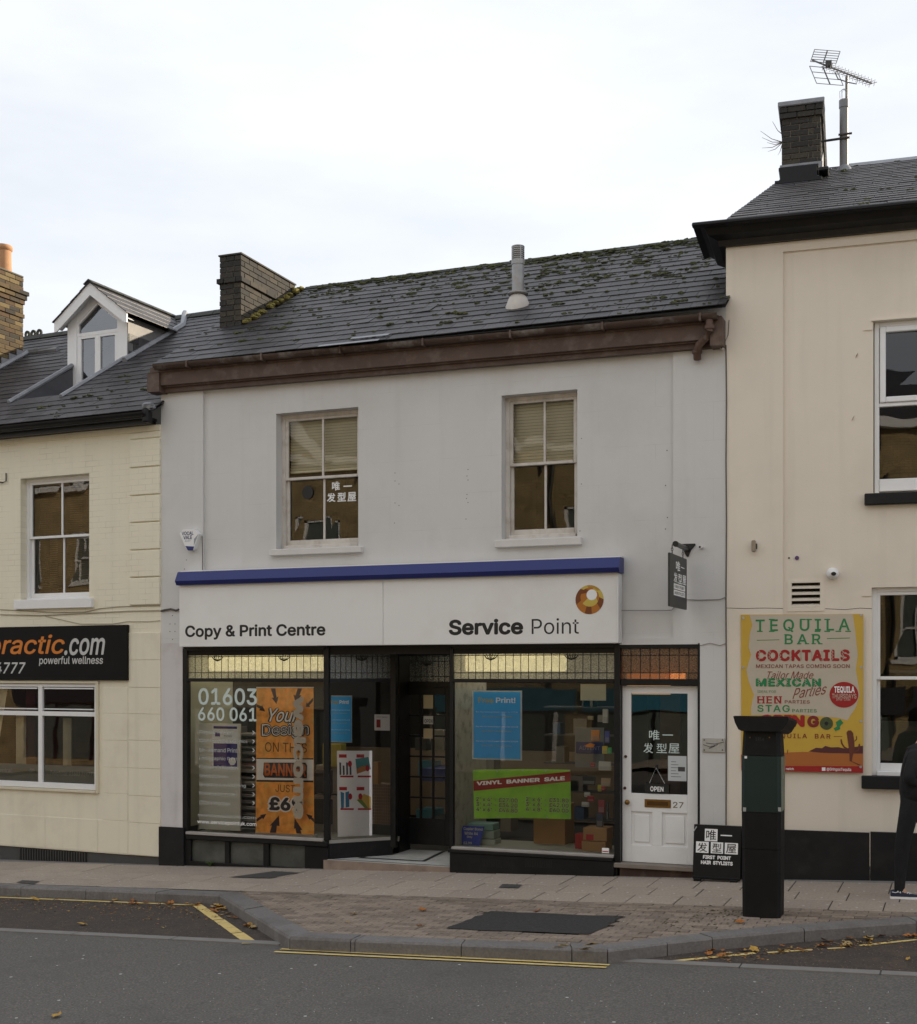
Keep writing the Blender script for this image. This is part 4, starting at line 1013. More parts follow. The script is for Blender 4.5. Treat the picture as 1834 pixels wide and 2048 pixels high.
for h, px in ((RW1, (1729, 984, 1008)), (RW3, None), (RW2, (1723, 1551, 1578)), (RW4, None)):
    up = h[2] > 2
    w = upvc(h) if up else sash(rb, Q, h, yp+.05, m_white, m_wingl3, Q.at(1800, 1356, yp+.08)[1], .5, bar=.0001, st=.035, bot=.08)
    if not up: 
        room(rb, h[0]-.2, h[1]+.2, .25, 3, h[2]-.3, h[3]+.1)
        MB().box(h[0]+.12, h[1]-.12, .9, .94, h[2]+.0, h[2]+.55).build('chair_back', M('dim_board', (.06, .07, .065), .8), w)
    x_ = Q.at(1729 if up else 1723, 1000, -.05)[0]+(h[0]-(RW1 if up else RW2)[0])
    zt, zb2 = (Q.at(1800, 984, -.05)[1], Q.at(1800, 1007, -.05)[1]) if up else (Q.at(1780, 1553, -.05)[1], Q.at(1780, 1579, -.05)[1])
    MB().box(x_, h[1]+.1, -.05, yp+.09, zb2, zt, .008).build('sill', m_black, w)
    # hood over the opening
    MB().prism([(h[0]-.10, h[3]-.09), (h[0]-.01, h[3]), (h[0]-.01, h[3]-.09)], yp-.012, yp+.001).build('plaster_splay', m_pink, w)
# louvred vent
for k in range(4):
    z = VN[3]-.012-k*(VN[3]-VN[2])/4
    MB().hexa([(VN[0], yp-.004, z-.052), (VN[1], yp-.004, z-.052), (VN[1], yp+.05, z-.03), (VN[0], yp+.05, z-.03), (VN[0], yp-.004, z-.03), (VN[1], yp-.004, z-.03), (VN[1], yp+.05, z-.014), (VN[0], yp+.05, z-.014)]).build('vent_louvre', m_pink, rb)
mb = MB(); e = .045
for a, b, c, d in ((VN[0]-e, VN[0], VN[2]-e, VN[3]+e*.6), (VN[1], VN[1]+e, VN[2]-e, VN[3]+e*.6), (VN[0], VN[1], VN[2]-e, VN[2]), (VN[0], VN[1], VN[3], VN[3]+e*.6)): mb.box(a, b, yp-.008, yp+.01, c, d)
mb.build('vent_surround', m_pink, rb)
MB().box(VN[0], VN[1], yp+.08, yp+.09, VN[2], VN[3]).build('vent_back', m_dark, rb)
# eaves: black moulded cornice wrapping the corner
PQ = 26.; QYE = -.30; QZE = Q.at(1640, 427, QYE)[1]+.03
cz0 = zwt-.002
pr = [(-.001, cz0), (-.06, cz0+.0), (-.075, cz0+.06), (-.16, cz0+.10), (-.19, cz0+.17), (-.24, cz0+.20), (-.30, QZE-.015), (-.30, QZE+.01), (-.001, QZE+.01)]
cl = -.33
mb = MB(); mb.prismx(pr, -.0, RX); mb.build('cornice', m_bgloss, rb)
mb = MB()      # mitred corner and return along the side
for (y_, z_), sx in [(p, -1) for p in pr]: pass
n = len(pr)
vs = [(0, y_, z_) for y_, z_ in pr]+[(y_*1.1, y_, z_) for y_, z_ in pr]+[(y_*1.1, .9, z_) for y_, z_ in pr]
fs = []
for g in (0, 1):
    for k in range(n-1): fs.append((g*n+k, g*n+k+1, (g+1)*n+k+1, (g+1)*n+k))
fs += [(8, 7, n+7, n+8), tuple(range(2*n, 3*n))]
mb.add(vs, fs); mb.fix = True; mb.build('cornice_return', m_bgloss, rb)
mb = MB(); mb.box(-.33, RX, -.345, -.25, QZE-.045, QZE+.0, .012); mb.build('gutter', m_bgloss, rb)
rzq = lambda x, y: QZE+math.tan(rad(PQ))*(y-QYE)
qe = Q.onroof(1559, 362, QYE, QZE, PQ); q0 = Q.onroof(1452, 441, QYE, QZE, PQ)
QYR = Q.onroof(1765, 324, QYE, QZE, PQ)[1]-.06
qxl = lambda y: q0[0]+(qe[0]-q0[0])*(y-q0[1])/(qe[1]-q0[1]) if y < qe[1] else qe[0]
roof_q = slates(rb, Q, QYE, QZE, PQ, .19, .33, qxl, lambda y: RX, QYR)
mossy(roof_q, Q, QYE, QZE, PQ, lambda y: 1.2, lambda y: 3.4, QYR, 26, lambda x, y: .5)
MB().prismx([(QYR-.12, rzq(0, QYR)-.05), (QYR, rzq(0, QYR)+.035), (QYR+.12, rzq(0, QYR)-.05)], 1.2, RX).build('lead_ridge', m_lead, roof_q)
MB().add([(qxl(QYR), QYR, rzq(0, QYR)-.03), (RX, QYR, rzq(0, QYR)-.03), (RX, QYR*2+1, 6), (qxl(QYR), QYR*2+1, 6)], [(0, 1, 2, 3)]).build('rear_roof', m_slate, rb)
# stack
qy0 = (Q.onroof(1559, 362, QYE, QZE, PQ)[1]+Q.onroof(1640, 352, QYE, QZE, PQ)[1])/2
hx0 = Q.at(1563, 300, qy0)[0]; hx1 = Q.at(1642, 300, qy0)[0]; qz = Q.at(1605, 203, qy0)[1]; hy1 = Q.atx(1677, 330, hx1)[0]
chimney(rb, hx0, hx1, qy0, hy1, rzq, qz-.05, [(qz-.20, qz-.05, .03)], (m_brickd, m_mortar), label='dark brick chimney stack with a grey cap beside the steel flue', sides=('f', 'r', 'l'), nmax=230)
MB().box(hx0-.045, hx1+.045, qy0-.045, hy1+.045, qz-.05, qz+.015, .01).build('chimney_cap', m_lead, rb)
mb = MB(); zz = rzq(0, qy0)
mb.box(hx0-.02, hx1+.02, qy0-.02, qy0, zz-.05, zz+.19)
for k in range(8):
    y = qy0+(QYR-qy0)*k/8; mb.box(hx1, hx1+.014, y, y+(QYR-qy0)/8, rzq(0, y)-.05, rzq(0, y)+.24)
mb.build('chimney_flashing', m_lead, rb)
mb = MB().box(hx0-.02, hx1-.02, qy0-.34, qy0-.05, rzq(0, qy0-.3)+.14, rzq(0, qy0-.3)+.19, .01).box(hx1-.02, hx1+.10, qy0-.42, qy0+.05, rzq(0, qy0-.3)+.06, rzq(0, qy0-.3)+.11, .01).box(hx0-.06, hx1+.02, qy0-.45, qy0-.38, rzq(0, qy0-.42)+.0, rzq(0, qy0-.42)+.04)
mb.box(hx0, hx1-.04, qy0-.36, qy0-.33, rzq(0, qy0-.4), rzq(0, qy0-.4)+.2)
mb.build('snow_board', m_bgloss, rb)
# soil pipe, mast and aerial
sp0 = Q.onroof(1690, 340, QYE, QZE, PQ); sx, sy = sp0[0], QYR-.35
sx = Q.at(1688, 300, sy)[0]; szt = Q.at(1688, 196, sy)[1]; szb = rzq(0, sy)
MB().lathe((sx, sy, szb-.05), [(.056, 0), (.056, szt-szb-.08), (.064, szt-szb-.08), (.064, szt-szb+.02), (.05, szt-szb+.02)], 14).build('vent_pipe', M('grey_plastic_pipe', (.20, .20, .205), .5, .05, 6), rb, smooth=True)
MB().lathe((sx, sy, szb-.06), [(.12, 0), (.10, .06), (.06, .11)], 14).build('pipe_skirt', m_lead, rb, smooth=True)
mb = MB()
for k in range(6):
    t_ = k*math.pi/3; mb.tube([(sx+.05*math.cos(t_), sy+.05*math.sin(t_), szt+.0), (sx+.055*math.cos(t_), sy+.055*math.sin(t_), szt+.09), (sx, sy, szt+.12)], .004, 4)
mb.build('bird_guard', m_metal, rb)
mb = MB().tube([(hx1, sy-.02, Q.at(1660, 282, sy)[1]), (sx+.07, sy-.07, Q.at(1690, 280, sy)[1])], .016, 6).tube([(sx-.07, sy-.065, Q.at(1690, 272, sy)[1]), (sx+.1, sy-.065, Q.at(1690, 272, sy)[1])], .014, 6)
mb.build('pipe_bracket', m_dgrey, rb)
amx = sx+.035; az0 = szt-.2; az1 = Q.at(1697, 160, sy)[1]
ae = thing('tv_aerial', 'large television aerial with grid reflectors on a mast above the right roof', 'aerial', Q, (amx, sy, az0))
m_al = M('weathered_aluminium', (.16, .16, .16), .5, .1, 9, metal=.4)
MB().tube([(amx, sy, az0), (amx, sy, az1+.05)], .02, 8).build('mast', m_al, ae)
ap = lambda px, py, y=0.: (Q.at(px, py, sy)[0], sy+y, Q.at(px, py, sy)[1])
b0_, b1_ = Vector(ap(1624, 120)), Vector(ap(1744, 167))
MB().tube([b0_, b1_], .011, 6).tube([ap(1670, 145), ap(1676, 158), ap(1697, 165)], .008, 5).tube([ap(1697, 165), ap(1713, 168), ap(1716, 155)], .008, 5).build('boom', m_al, ae)
for k in range(15):
    c = b0_.lerp(b1_, .24+.76*k/14); s_ = .115 if k else .15
    e = Vector((.55, .75, .42)).normalized()*s_; f_ = Vector((-.2, .5, -.85)).normalized()*s_*.35
    MB().tube([c-e, c+e], .0045, 4).tube([c-f_-e*.5, c+f_-e*.5], .0035, 4).tube([c-f_+e*.5, c+f_+e*.5], .0035, 4).build('director', m_al, ae)
def grid(pa, pb, pc, n):
    a, b, c = Vector(ap(*pa)), Vector(ap(*pb)), Vector(ap(*pc)); mb = MB()
    a.y -= .2; b.y -= .2; c.y += .25
    for k in range(n): q = a.lerp(b, k/(n-1)); mb.tube([q, q+(c-a)], .005, 4)
    mb.tube([a, b], .005, 4).tube([c, b+(c-a)], .005, 4); m1 = (a+c)/2; mb.tube([m1, m1+(b-a)], .009, 5); mb.build('reflector', m_al, ae)
grid((1630, 113), (1622, 137), (1680, 85), 6); grid((1620, 146), (1634, 180), (1672, 120), 4)
MB().box(b0_.x+.17, b0_.x+.25, sy-.04, sy+.04, b0_.z-.12, b0_.z-.05).build('dipole_box', m_dgrey, ae)
# dry twigs growing from the stack
tw = MB(); bx = hx0
for (px, py) in ((1521, 262), (1524, 275), (1545, 243), (1524, 296), (1536, 303), (1556, 310), (1534, 285)):
    e = Q.at(px, py, qy0+.3); s_ = (bx-.0, qy0+.3, Q.at(1560, 285 if py > 250 else 270, qy0+.3)[1]); m_ = Vector(((s_[0]+e[0])/2, qy0+.3, (s_[2]+e[1])/2-.03))
    tw.tube([s_, m_, (e[0], qy0+.3, e[1])], [.006, .004, .002], 4)
tw.solo('dry_weed', M('dry_twig', (.20, .15, .11), .9), 'bare dry twigs growing from the left edge of the right chimney', 'plant', Q, (bx, qy0+.3, Q.at(1560, 290, qy0+.3)[1]))
# small fixtures on the wall
def T(l, px, py, fr=Q, y=0.): x, z = fr.at(px, py, y); return x, y, z
x, y, z = T(0, 1508, 1093)
wlh = thing('wall_light', 'small weathered box light fixed on the cream wall left of the panel edge', 'wall light', Q, (x, y, z))
MB().box(x-.022, x+.022, -.075, -.02, z-.062, z+.062, .008).build('light_body', M('tan_fixture', (.27, .22, .16), .6), wlh); MB().box(x+.0, x+.035, -.02, .0, z-.03, z+.03, .005).build('wall_plate', m_dgrey, wlh)
x, y, z = T(0, 1665, 1147, y=yp-.05)
cm = thing('security_camera', 'white dome security camera on the cream wall above the louvred vent', 'camera', Q, (x, yp, z))
MB().ball((x, yp-.055, z), .066, .06, .062, 16, 10).build('camera_ball', m_white, cm, smooth=True); MB().disc((x, z), .055, .055, yp-.02, yp).build('camera_base', m_white, cm)
MB().disc((x+.012, z-.008), .026, .02, yp-.121, yp-.10).build('camera_lens', m_ink, cm)
x, y, z = T(0, 1594, 1116, y=yp); MB().disc((x, z), .022, .022, yp-.012, yp).solo('pipe_stub', flat('purple_cap', (.10, .05, .14)), 'small purple round cap on the cream wall above the vent', 'cap', Q, (x, yp, z))
x, y, z = T(0, 1578, 1116, y=yp); MB().disc((x, z), .010, .010, yp-.003, yp).solo('drill_hole_plug', m_ink, 'tiny black plug left of the purple cap on the cream wall', 'plug', Q, (x, yp, z))
for (px, py, l) in ((1713, 711, 'brown leaf stuck on the cream wall beside the upper right window'), (1706, 836, 'pale dry leaf stuck lower on the cream wall beside the upper right window')):
    x, y, z = T(0, px, py, y=yp-.01)
    MB().add([(x-.014, yp-.004, z-.03), (x+.0, yp-.016, z-.01), (x+.016, yp-.006, z+.032), (x+.0, yp-.002, z+.01)], [(0, 1, 2), (0, 2, 3)]).solo('stuck_leaf', M('dry_leaf', (.2, .12, .05), .9) if py < 800 else M('pale_dry_leaf', (.35, .28, .19), .9), l, 'leaf', Q, (x, yp, z))
for i_, q_ in enumerate((((1453, 1216), (1490, 1217), (1530, 1216), (1566, 1217)), ((1650, 1217), (1690, 1219), (1720, 1216), (1744, 1217)))):
    mb = MB().tube([(Q.at(px, py, 0)[0], 0 if i_ == 0 else yp, Q.at(px, py, 0)[1]) for px, py in q_], .003, 4); mb.build('hairline_crack', m_dgrey, rb)
# ================================================================ TEXT
FCACHE = {}
from mathutils.geometry import delaunay_2d_cdt
FNT = None
try:        # the clean sans-serif that ships inside Blender; the built-in face stands in where it is missing
    import os
    FNT = bpy.data.fonts.load(os.path.join(bpy.utils.system_resource('DATAFILES'), 'fonts', 'Inter.woff2'))
except Exception: FNT = None
def glyphs(s, bold=0., shear=0., sp=1., res=3):
    k = (s, bold, shear, sp, res)
    if k in FCACHE: return FCACHE[k]
    c = bpy.data.curves.new('t', 'FONT'); c.body = s
    if FNT and ord(s[0]) < 1000: c.font = FNT
    c.shear = shear; c.space_character = sp; c.resolution_u = res; c.offset = min(0., bold); c.fill_mode = 'NONE'
    o = bpy.data.objects.new('t', c); COL.objects.link(o); bpy.context.view_layer.update()
    me = bpy.data.meshes.new_from_object(o.evaluated_get(bpy.context.evaluated_depsgraph_get()))
    if len(me.polygons): vs = [v.co.copy() for v in me.vertices]; fs = [tuple(p.vertices) for p in me.polygons]
    else:                 # fill the outlines letter by letter, counters left open
        r = delaunay_2d_cdt([v.co.xy for v in me.vertices], [tuple(e.vertices) for e in me.edges], [], 0, 1e-6)
        vs = [Vector((v.x, v.y, 0)) for v in r[0]]; fs = []
        ed = [(me.vertices[e.vertices[0]].co, me.vertices[e.vertices[1]].co) for e in me.edges]
        for f in r[2]:
            cx_, cy_ = sum(vs[k].x for k in f)/len(f), sum(vs[k].y for k in f)/len(f); ins = False
            for p_, q_ in ed:
                if (p_.y > cy_) != (q_.y > cy_) and cx_ < p_.x+(q_.x-p_.x)*(cy_-p_.y)/(q_.y-p_.y): ins = not ins
            if ins: fs.append(tuple(f))
    bpy.data.objects.remove(o); bpy.data.curves.remove(c); bpy.data.meshes.remove(me)
    if bold > 0:          # a heavier stroke: the same outline laid down a few times, a hair apart
        base, bf = vs, fs; vs = []; fs = []
        for i in range(9):
            a = 2*math.pi*i/8; b_ = bold*.8 if i < 8 else 0
            n_ = len(vs); vs += [Vector((v.x+b_*math.cos(a), v.y+b_*math.sin(a), .00006*i)) for v in base]; fs += [tuple(k+n_ for k in f) for f in bf]
    x0 = min(v.x for v in vs); x1 = max(v.x for v in vs); y0 = min(v.y for v in vs); y1 = max(v.y for v in vs)
    uv = [((v.x-x0)/(x1-x0), (v.y-y0)/max(1e-6, y1-y0), v.z) for v in vs]
    FCACHE[k] = (uv, fs); return uv, fs
def text(s, mat, parent, fr, x0, y0, x1, y1, y, bold=0., shear=0., sp=1., rot=False, dz=0., name='lettering', res=3, slope=0.):
    """fills the pixel box x0..x1 / y0(top)..y1(bottom) of the plane y"""
    uv, fs = glyphs(s, bold, shear, sp, res)
    a = fr.at(x0, (y0+y1)/2, y)[0]; b = fr.at(x1, (y0+y1)/2, y)[0]; zt = fr.at((x0+x1)/2, y0, y)[1]; zb = fr.at((x0+x1)/2, y1, y)[1]
    w = b-a
    if rot: vs = [(a+w*v, y-.001-d, zt-(zt-zb)*u) for u, v, d in uv]
    else: vs = [(a+w*u, y-.001-d, zb+(zt-zb)*v+slope*w*(u-.5)) for u, v, d in uv]
    return MB().add(vs, fs).build(name, mat, parent)
def txy(s, mat, parent, m4, x0, z0, w, h, **k):    # in a local plane given by a function (u,v)->xyz
    uv, fs = glyphs(s, k.get('bold', 0.), k.get('shear', 0.), k.get('sp', 1.), 2)
    return MB().add([tuple(Vector(m4(x0+w*u, z0+h*v))+Vector(k.get('n', (0, -1, 0)))*d) for u, v, d in uv], fs).build(k.get('name', 'lettering'), mat, parent)
# poster banner
pq = lambda cx, cy: (1380+cx/4.009, 1150+cy/4.009)
yb = .0
bn = thing('tequila_bar_banner', 'yellow and cream printed banner advertising a tequila bar on the cream wall', 'banner', Q, (Q.at(1604, 1545, -.01)[0], -.01, Q.at(1604, 1545, -.01)[1]))
m_by = flat('banner_yellow', (.56, .36, .05)); m_bc = flat('banner_cream', (.50, .44, .35)); m_bg = flat('banner_green', (.02, .21, .075)); m_br = flat('banner_red', (.33, .015, .014)); m_bdr = flat('banner_dark_red', (.20, .02, .02))
Y0 = -.012
def pp(pts, mat, nm, y, par=bn, th=.001): return P(MB(), Q, [pq(*p) for p in pts], y, th).build(nm, mat, par)
P(MB(), Q, [pq(*p) for p in [(408, 318), (1390, 312), (1388, 1588), (412, 1568)]], Y0, .008).build('banner_sheet', m_by, bn)
pp([(478, 322), (500, 400), (480, 470), (470, 580), (490, 640), (452, 760), (470, 850), (512, 960), (490, 1060), (490, 1125), (820, 1115), (1180, 1145), (1262, 1165), (1330, 1060), (1360, 960), (1350, 880), (1330, 760), (1345, 640), (1322, 430), (1305, 314)], m_bc, 'banner_paper', Y0-.001)
pp([(408, 1440), (900, 1418), (1388, 1425), (1388, 1530), (410, 1530)], flat('banner_orange', (.40, .13, .03)), 'banner_desert', Y0-.001)
pp([(950, 1415), (1010, 1385), (1060, 1388), (1085, 1370), (1130, 1382), (1190, 1380), (1240, 1392), (1388, 1368), (1388, 1432), (1120, 1428), (1050, 1425)], flat('banner_maroon', (.09, .025, .025)), 'banner_mesa', Y0-.002)
pp([(410, 1530), (1388, 1532), (1388, 1588), (412, 1566)], m_br, 'banner_strip', Y0-.002)
m_cac = flat('banner_cactus_brown', (.13, .035, .02))
mb = MB()
for pl in ([(1255, 1262), (1268, 1246), (1292, 1246), (1308, 1268), (1318, 1340), (1320, 1400), (1305, 1450), (1297, 1498), (1280, 1492), (1278, 1430), (1268, 1350)],
           [(1206, 1320), (1216, 1315), (1224, 1350), (1240, 1375), (1270, 1392), (1268, 1398), (1235, 1388), (1212, 1355)], [(1318, 1330), (1332, 1315), (1332, 1290), (1338, 1290), (1340, 1318), (1320, 1338)], [(1300, 1425), (1345, 1400), (1352, 1355), (1362, 1352), (1366, 1380), (1350, 1412), (1310, 1432)], [(1285, 1492), (1300, 1494), (1365, 1520), (1378, 1535), (1340, 1520)]):
    P(mb, Q, [pq(*p) for p in pl], Y0-.003, .001)
mb.build('cactus_print', m_cac, bn)
pp([(778, 1440), (782, 1400), (787, 1400), (785, 1425)], m_cac, 'cactus_print', Y0-.003)
def bt(s, mat, x0, y0, x1, y1, **k): 
    a = pq(x0, y0); b = pq(x1, y1); return text(s, mat, bn, Q, a[0], a[1], b[0], b[1], k.pop('y', Y0-.002), **k)
m_o = -.0
def zig(x0, y0, x1, y1, n):
    mb = MB()
    for k in range(n):
        xc_ = x0+(x1-x0)*(k+.32)/n; q_ = [Q.at(*pq(xc_+(7 if j % 2 else -7), y0+(y1-y0)*(.08+.84*j/6)), Y0) for j in range(7)]
        mb.tube([(a, Y0-.004, b) for a, b in q_], .0042, 4)
    mb.build('zigzag_print', m_bc, bn)
bt('TEQUILA', m_bg, 526, 352, 1280, 456, bold=.015, sp=1.35, slope=.0); bt('BAR', m_bg, 760, 474, 1048, 555, bold=.015, sp=1.35)
pp([(536, 521), (716, 517), (716, 522), (536, 526)], m_bg, 'rule', Y0-.002); pp([(1098, 506), (1282, 502), (1282, 508), (1098, 512)], m_bg, 'rule', Y0-.002)
# slab serifs under and over the big letters
def serifs(mat, xs, y0, y1, w=46, h=9):
    mb = MB()
    for x, top, bo in xs:
        for on, yy in ((top, y0), (bo, y1-h)):
            if on: P(mb, Q, [pq(x-w/2, yy), pq(x+w/2, yy), pq(x+w/2, yy+h), pq(x-w/2, yy+h)], Y0-.0025, .001)
    mb.build('lettering', mat, bn)
serifs(m_bg, [(560, 0, 1), (655, 1, 1), (905, 1, 0), (955, 1, 0), (1022, 1, 1), (1100, 1, 1), (1190, 0, 1), (1268, 0, 1)], 352, 456)
serifs(m_bg, [(775, 1, 1), (875, 0, 1), (938, 0, 1), (992, 1, 1), (1045, 0, 1)], 474, 555, 36, 8)
bt('COCKTAILS', m_br, 528, 598, 1282, 692, bold=.055, sp=1.12)
zig(528, 598, 1282, 692, 9)
bt('MEXICAN TAPAS COMING SOON', m_bdr, 530, 716, 1280, 746, bold=.012, sp=1.05)
bt('Tailor Made', m_bdr, 620, 772, 990, 832, shear=.4, bold=-.008)
bt('MEXICAN', m_bg, 528, 828, 1052, 896, bold=.06, sp=1.1)
zig(528, 828, 1052, 896, 7)
bt('Parties', m_bdr, 822, 890, 1096, 975, shear=.45, bold=-.005, slope=.16)
bt('IDEAL FOR', m_bg, 540, 925, 690, 945); bt('HEN', m_br, 540, 972, 732, 1030, bold=.02, sp=1.1); bt('PARTIES', m_bdr, 760, 1004, 960, 1030, sp=1.1, bold=.01)
serifs(m_br, [(553, 1, 1), (588, 1, 1), (622, 1, 1), (690, 1, 1), (724, 1, 0)], 972, 1030, 26, 7)
bt('STAG', m_bg, 540, 1042, 800, 1098, bold=.02, sp=1.15); bt('PARTIES', m_bg, 820, 1075, 1016, 1101, sp=1.1, bold=.01)
bt('GRIN', m_br, 560, 1120, 920, 1218, bold=.07); bt('G', m_bdr, 940, 1128, 1035, 1222, bold=.07)
mb = MB(); c = pq(1094, 1190); r_ = 51/4.009
cx_, cz_ = Q.at(*c, Y0)
MB().disc((cx_, cz_), .068, .068, Y0-.003, Y0-.002).build('lettering', M('olive_print', (.06, .08, .03), .6, .3, 40), bn); MB().disc((cx_, cz_), .02, .02, Y0-.0045, Y0-.0035).build('lettering', m_ink, bn)
pp([(1205, 1155), (1230, 1185), (1200, 1215), (1205, 1235), (1165, 1252), (1152, 1228), (1178, 1215), (1170, 1180)], m_bg, 'lettering', Y0-.003)
bt('TEQUILA  BAR', m_bdr, 640, 1272, 1126, 1312, sp=1.25, bold=.012); pp([(1152, 1293), (1222, 1293), (1222, 1297), (1152, 1297)], m_bdr, 'rule', Y0-.002)
c = Q.at(*pq(1234, 960), Y0); MB().disc(c, .147, .137, Y0-.0035, Y0-.002, 32).build('banner_roundel', m_br, bn)
bt('TEQUILA', m_wht, 1155, 892, 1320, 948, bold=.04, y=Y0-.004); bt('THURSDAYS', m_bc, 1138, 952, 1334, 990, bold=.01, y=Y0-.004); bt('8PM-2AM', m_bc, 1172, 990, 1284, 1008, y=Y0-.004)
bt('rwich', m_wht, 770, 1544, 832, 1564, y=Y0-.004, bold=.02); bt('@GringosTequila', m_wht, 1096, 1546, 1292, 1576, bold=.02, y=Y0-.004)
pp([(1057, 1543), (1086, 1543), (1086, 1570), (1057, 1570)], m_wht, 'print_square', Y0-.004); 
mb = MB()
for px, py in ((428, 345), (428, 742), (1372, 322), (1372, 740), (1370, 1172), (1368, 1538)): mb.disc(Q.at(*pq(px, py), Y0), .014, .014, Y0-.006, Y0, 10)
mb.build('eyelet', m_metal, bn)
# ================================================================ SHOPFRONT (parts of the grey building)
YS = .05
g = lambda px, py, y=YS: G.at(px, py, y)
zt_ = 2.42
def gpb(nm, x0, y0, x1, y1, y=0., th=.07, mat=m_bgloss, b=.004, par=gb): return pbox(MB(), G, x0, y0, x1, y1, y, th, b).build(nm, mat, par)
xA0 = g(374, 1500, 0)[0]; xA1 = g(652, 1500, 0)[0]; bz = (G.at(375, 1664, 0)[1]+G.at(648, 1683, 0)[1])/2
zfas = (G.at(400, 1291, -.15)[1]+G.at(1200, 1289, -.15)[1])/2
zhead = zfas-.02
ztrr = (G.at(400, 1359, 0)[1]+G.at(1200, 1363, 0)[1])/2
xB0 = g(905, 1500, 0)[0]; xB1 = g(1228, 1500, 0)[0]; bzB = (G.at(900, 1697, 0)[1]+G.at(1220, 1711, 0)[1])/2
xD0 = g(1240, 1500, 0)[0]; xD1 = g(1395, 1500, 0)[0]
RA = (g(785, 1500, .64)[0], .64)       # back corner of the left return
ydoor = 1.15
sf = thing('shopfront', 'black timber shopfront with leaded transom lights and a recessed centre entrance', 'shopfront', G, (xA0, 0, gz(xA0)))
sfp = lambda nm, mb, mat=m_bgloss: mb.build(nm, mat, sf)
# left display window: frame
sfp('window_post', MB().box(PXD, xA0, .0, .09, gz(xA0)-.1, zhead, .004))
sfp('window_post', MB().box(xA1-.035, xA1+.035, .0, .07, bz, zhead, .004))
sfp('transom_rail', MB().box(xA0, xA1-.035, .0, .07, ztrr-.022, ztrr+.022, .006))
sfp('head_rail', MB().box(xA0, xA1, .0, .07, zhead-.03, zhead+.1, .004))
sfp('bottom_rail', MB().box(xA0, xA1+.03, -.03, .08, bz-.075, bz-.012, .006))
sfp('sill_bead', MB().box(xA0, xA1-.03, -.035, .08, bz-.012, bz+.022, .004), M('worn_sill_bead', (.33, .31, .29), .6, .1, 9))
zrb = bz-.075
# stall riser with three cellar lights
def gzb(x): return gz(x)-.05
bx = [g(p, 1700, 0)[0] for p in (381, 449, 458, 526, 537, 609)]
ztl = g(500, 1686, 0)[1]; zbl = g(500, 1730, 0)[1]
sfp('riser_rail', MB().box(xA0, xA1, .005, .07, ztl, zrb, .003)); sfp('riser_rail', MB().box(xA0, xA1, .0, .07, gz(xA0)-.1, zbl, .003))
edges = [xA0, bx[0], bx[1], bx[2], bx[3], bx[4], bx[5], xA1+.02]
for a, b in ((xA0, bx[0]), (bx[1], bx[2]), (bx[3], bx[4]), (bx[5], xA1+.03)): sfp('riser_post', MB().box(a, b, .002, .07, zbl, ztl, .003))
for a, b in ((bx[0], bx[1]), (bx[2], bx[3]), (bx[4], bx[5])): sfp('cellar_light', MB().add([(a, .045, zbl), (b, .045, zbl), (b, .045, ztl), (a, .045, ztl)], [(0, 1, 2, 3)]), M('dirty_cellar_glass', (.075, .08, .072), .25, .3, 4, dirt=(.15, .15, .13, .6), dscale=3))
# left return (splayed)
def splay(a, b, z0, z1, th=.05):
    a = Vector((*a, 0)); b = Vector((*b, 0)); d = (b-a).normalized(); n = Vector((-d.y, d.x, 0))*th
    return MB().hexa([a+Vector((0, 0, z0)), b+Vector((0, 0, z0)), b+n+Vector((0, 0, z0)), a+n+Vector((0, 0, z0)), a+Vector((0, 0, z1)), b+Vector((0, 0, z1)), b+n+Vector((0, 0, z1)), a+n+Vector((0, 0, z1))])
PA = (xA1+.03, .03); PB = RA
sfp('return_riser', splay(PA, PB, gz(xA1)-.1, bz-.04)); sfp('return_rail', splay(PA, PB, ztrr-.022, ztrr+.022)); sfp('return_rail', splay(PA, PB, zhead-.03, zhead+.1)); sfp('return_sill', splay(PA, PB, bz-.04, bz+.0), M('worn_return_bead', (.28, .27, .25), .6))
sfp('return_post', MB().box(PB[0]-.02, PB[0]+.05, PB[1]-.02, PB[1]+.05, 0, zhead))
def pane(nm, pts, mat, par=sf): return MB().add(pts, [(0, 1, 2, 3)]).build(nm, mat, par)
pane('display_glass', [(xA0, .035, bz+.02), (xA1-.035, .035, bz+.02), (xA1-.035, .035, ztrr-.022), (xA0, .035, ztrr-.022)], m_shopgl)
pane('display_glass', [(PA[0], PA[1]+.01, bz), (PB[0], PB[1]+.01, bz), (PB[0], PB[1]+.01, ztrr-.02), (PA[0], PA[1]+.01, ztrr-.02)], m_shopgl)
m_leadgl = obscured('amber_leaded_glass', (.62, .59, .44), (.95, .92, .70), .60); m_leadgl2 = obscured('grey_leaded_glass', (.42, .44, .40), (.22, .24, .22), .5); m_ambgl = obscured('brown_leaded_glass', (.6, .30, .13), (.50, .22, .10), .6)
m_came = M('lead_came', (.022, .022, .02), .7)
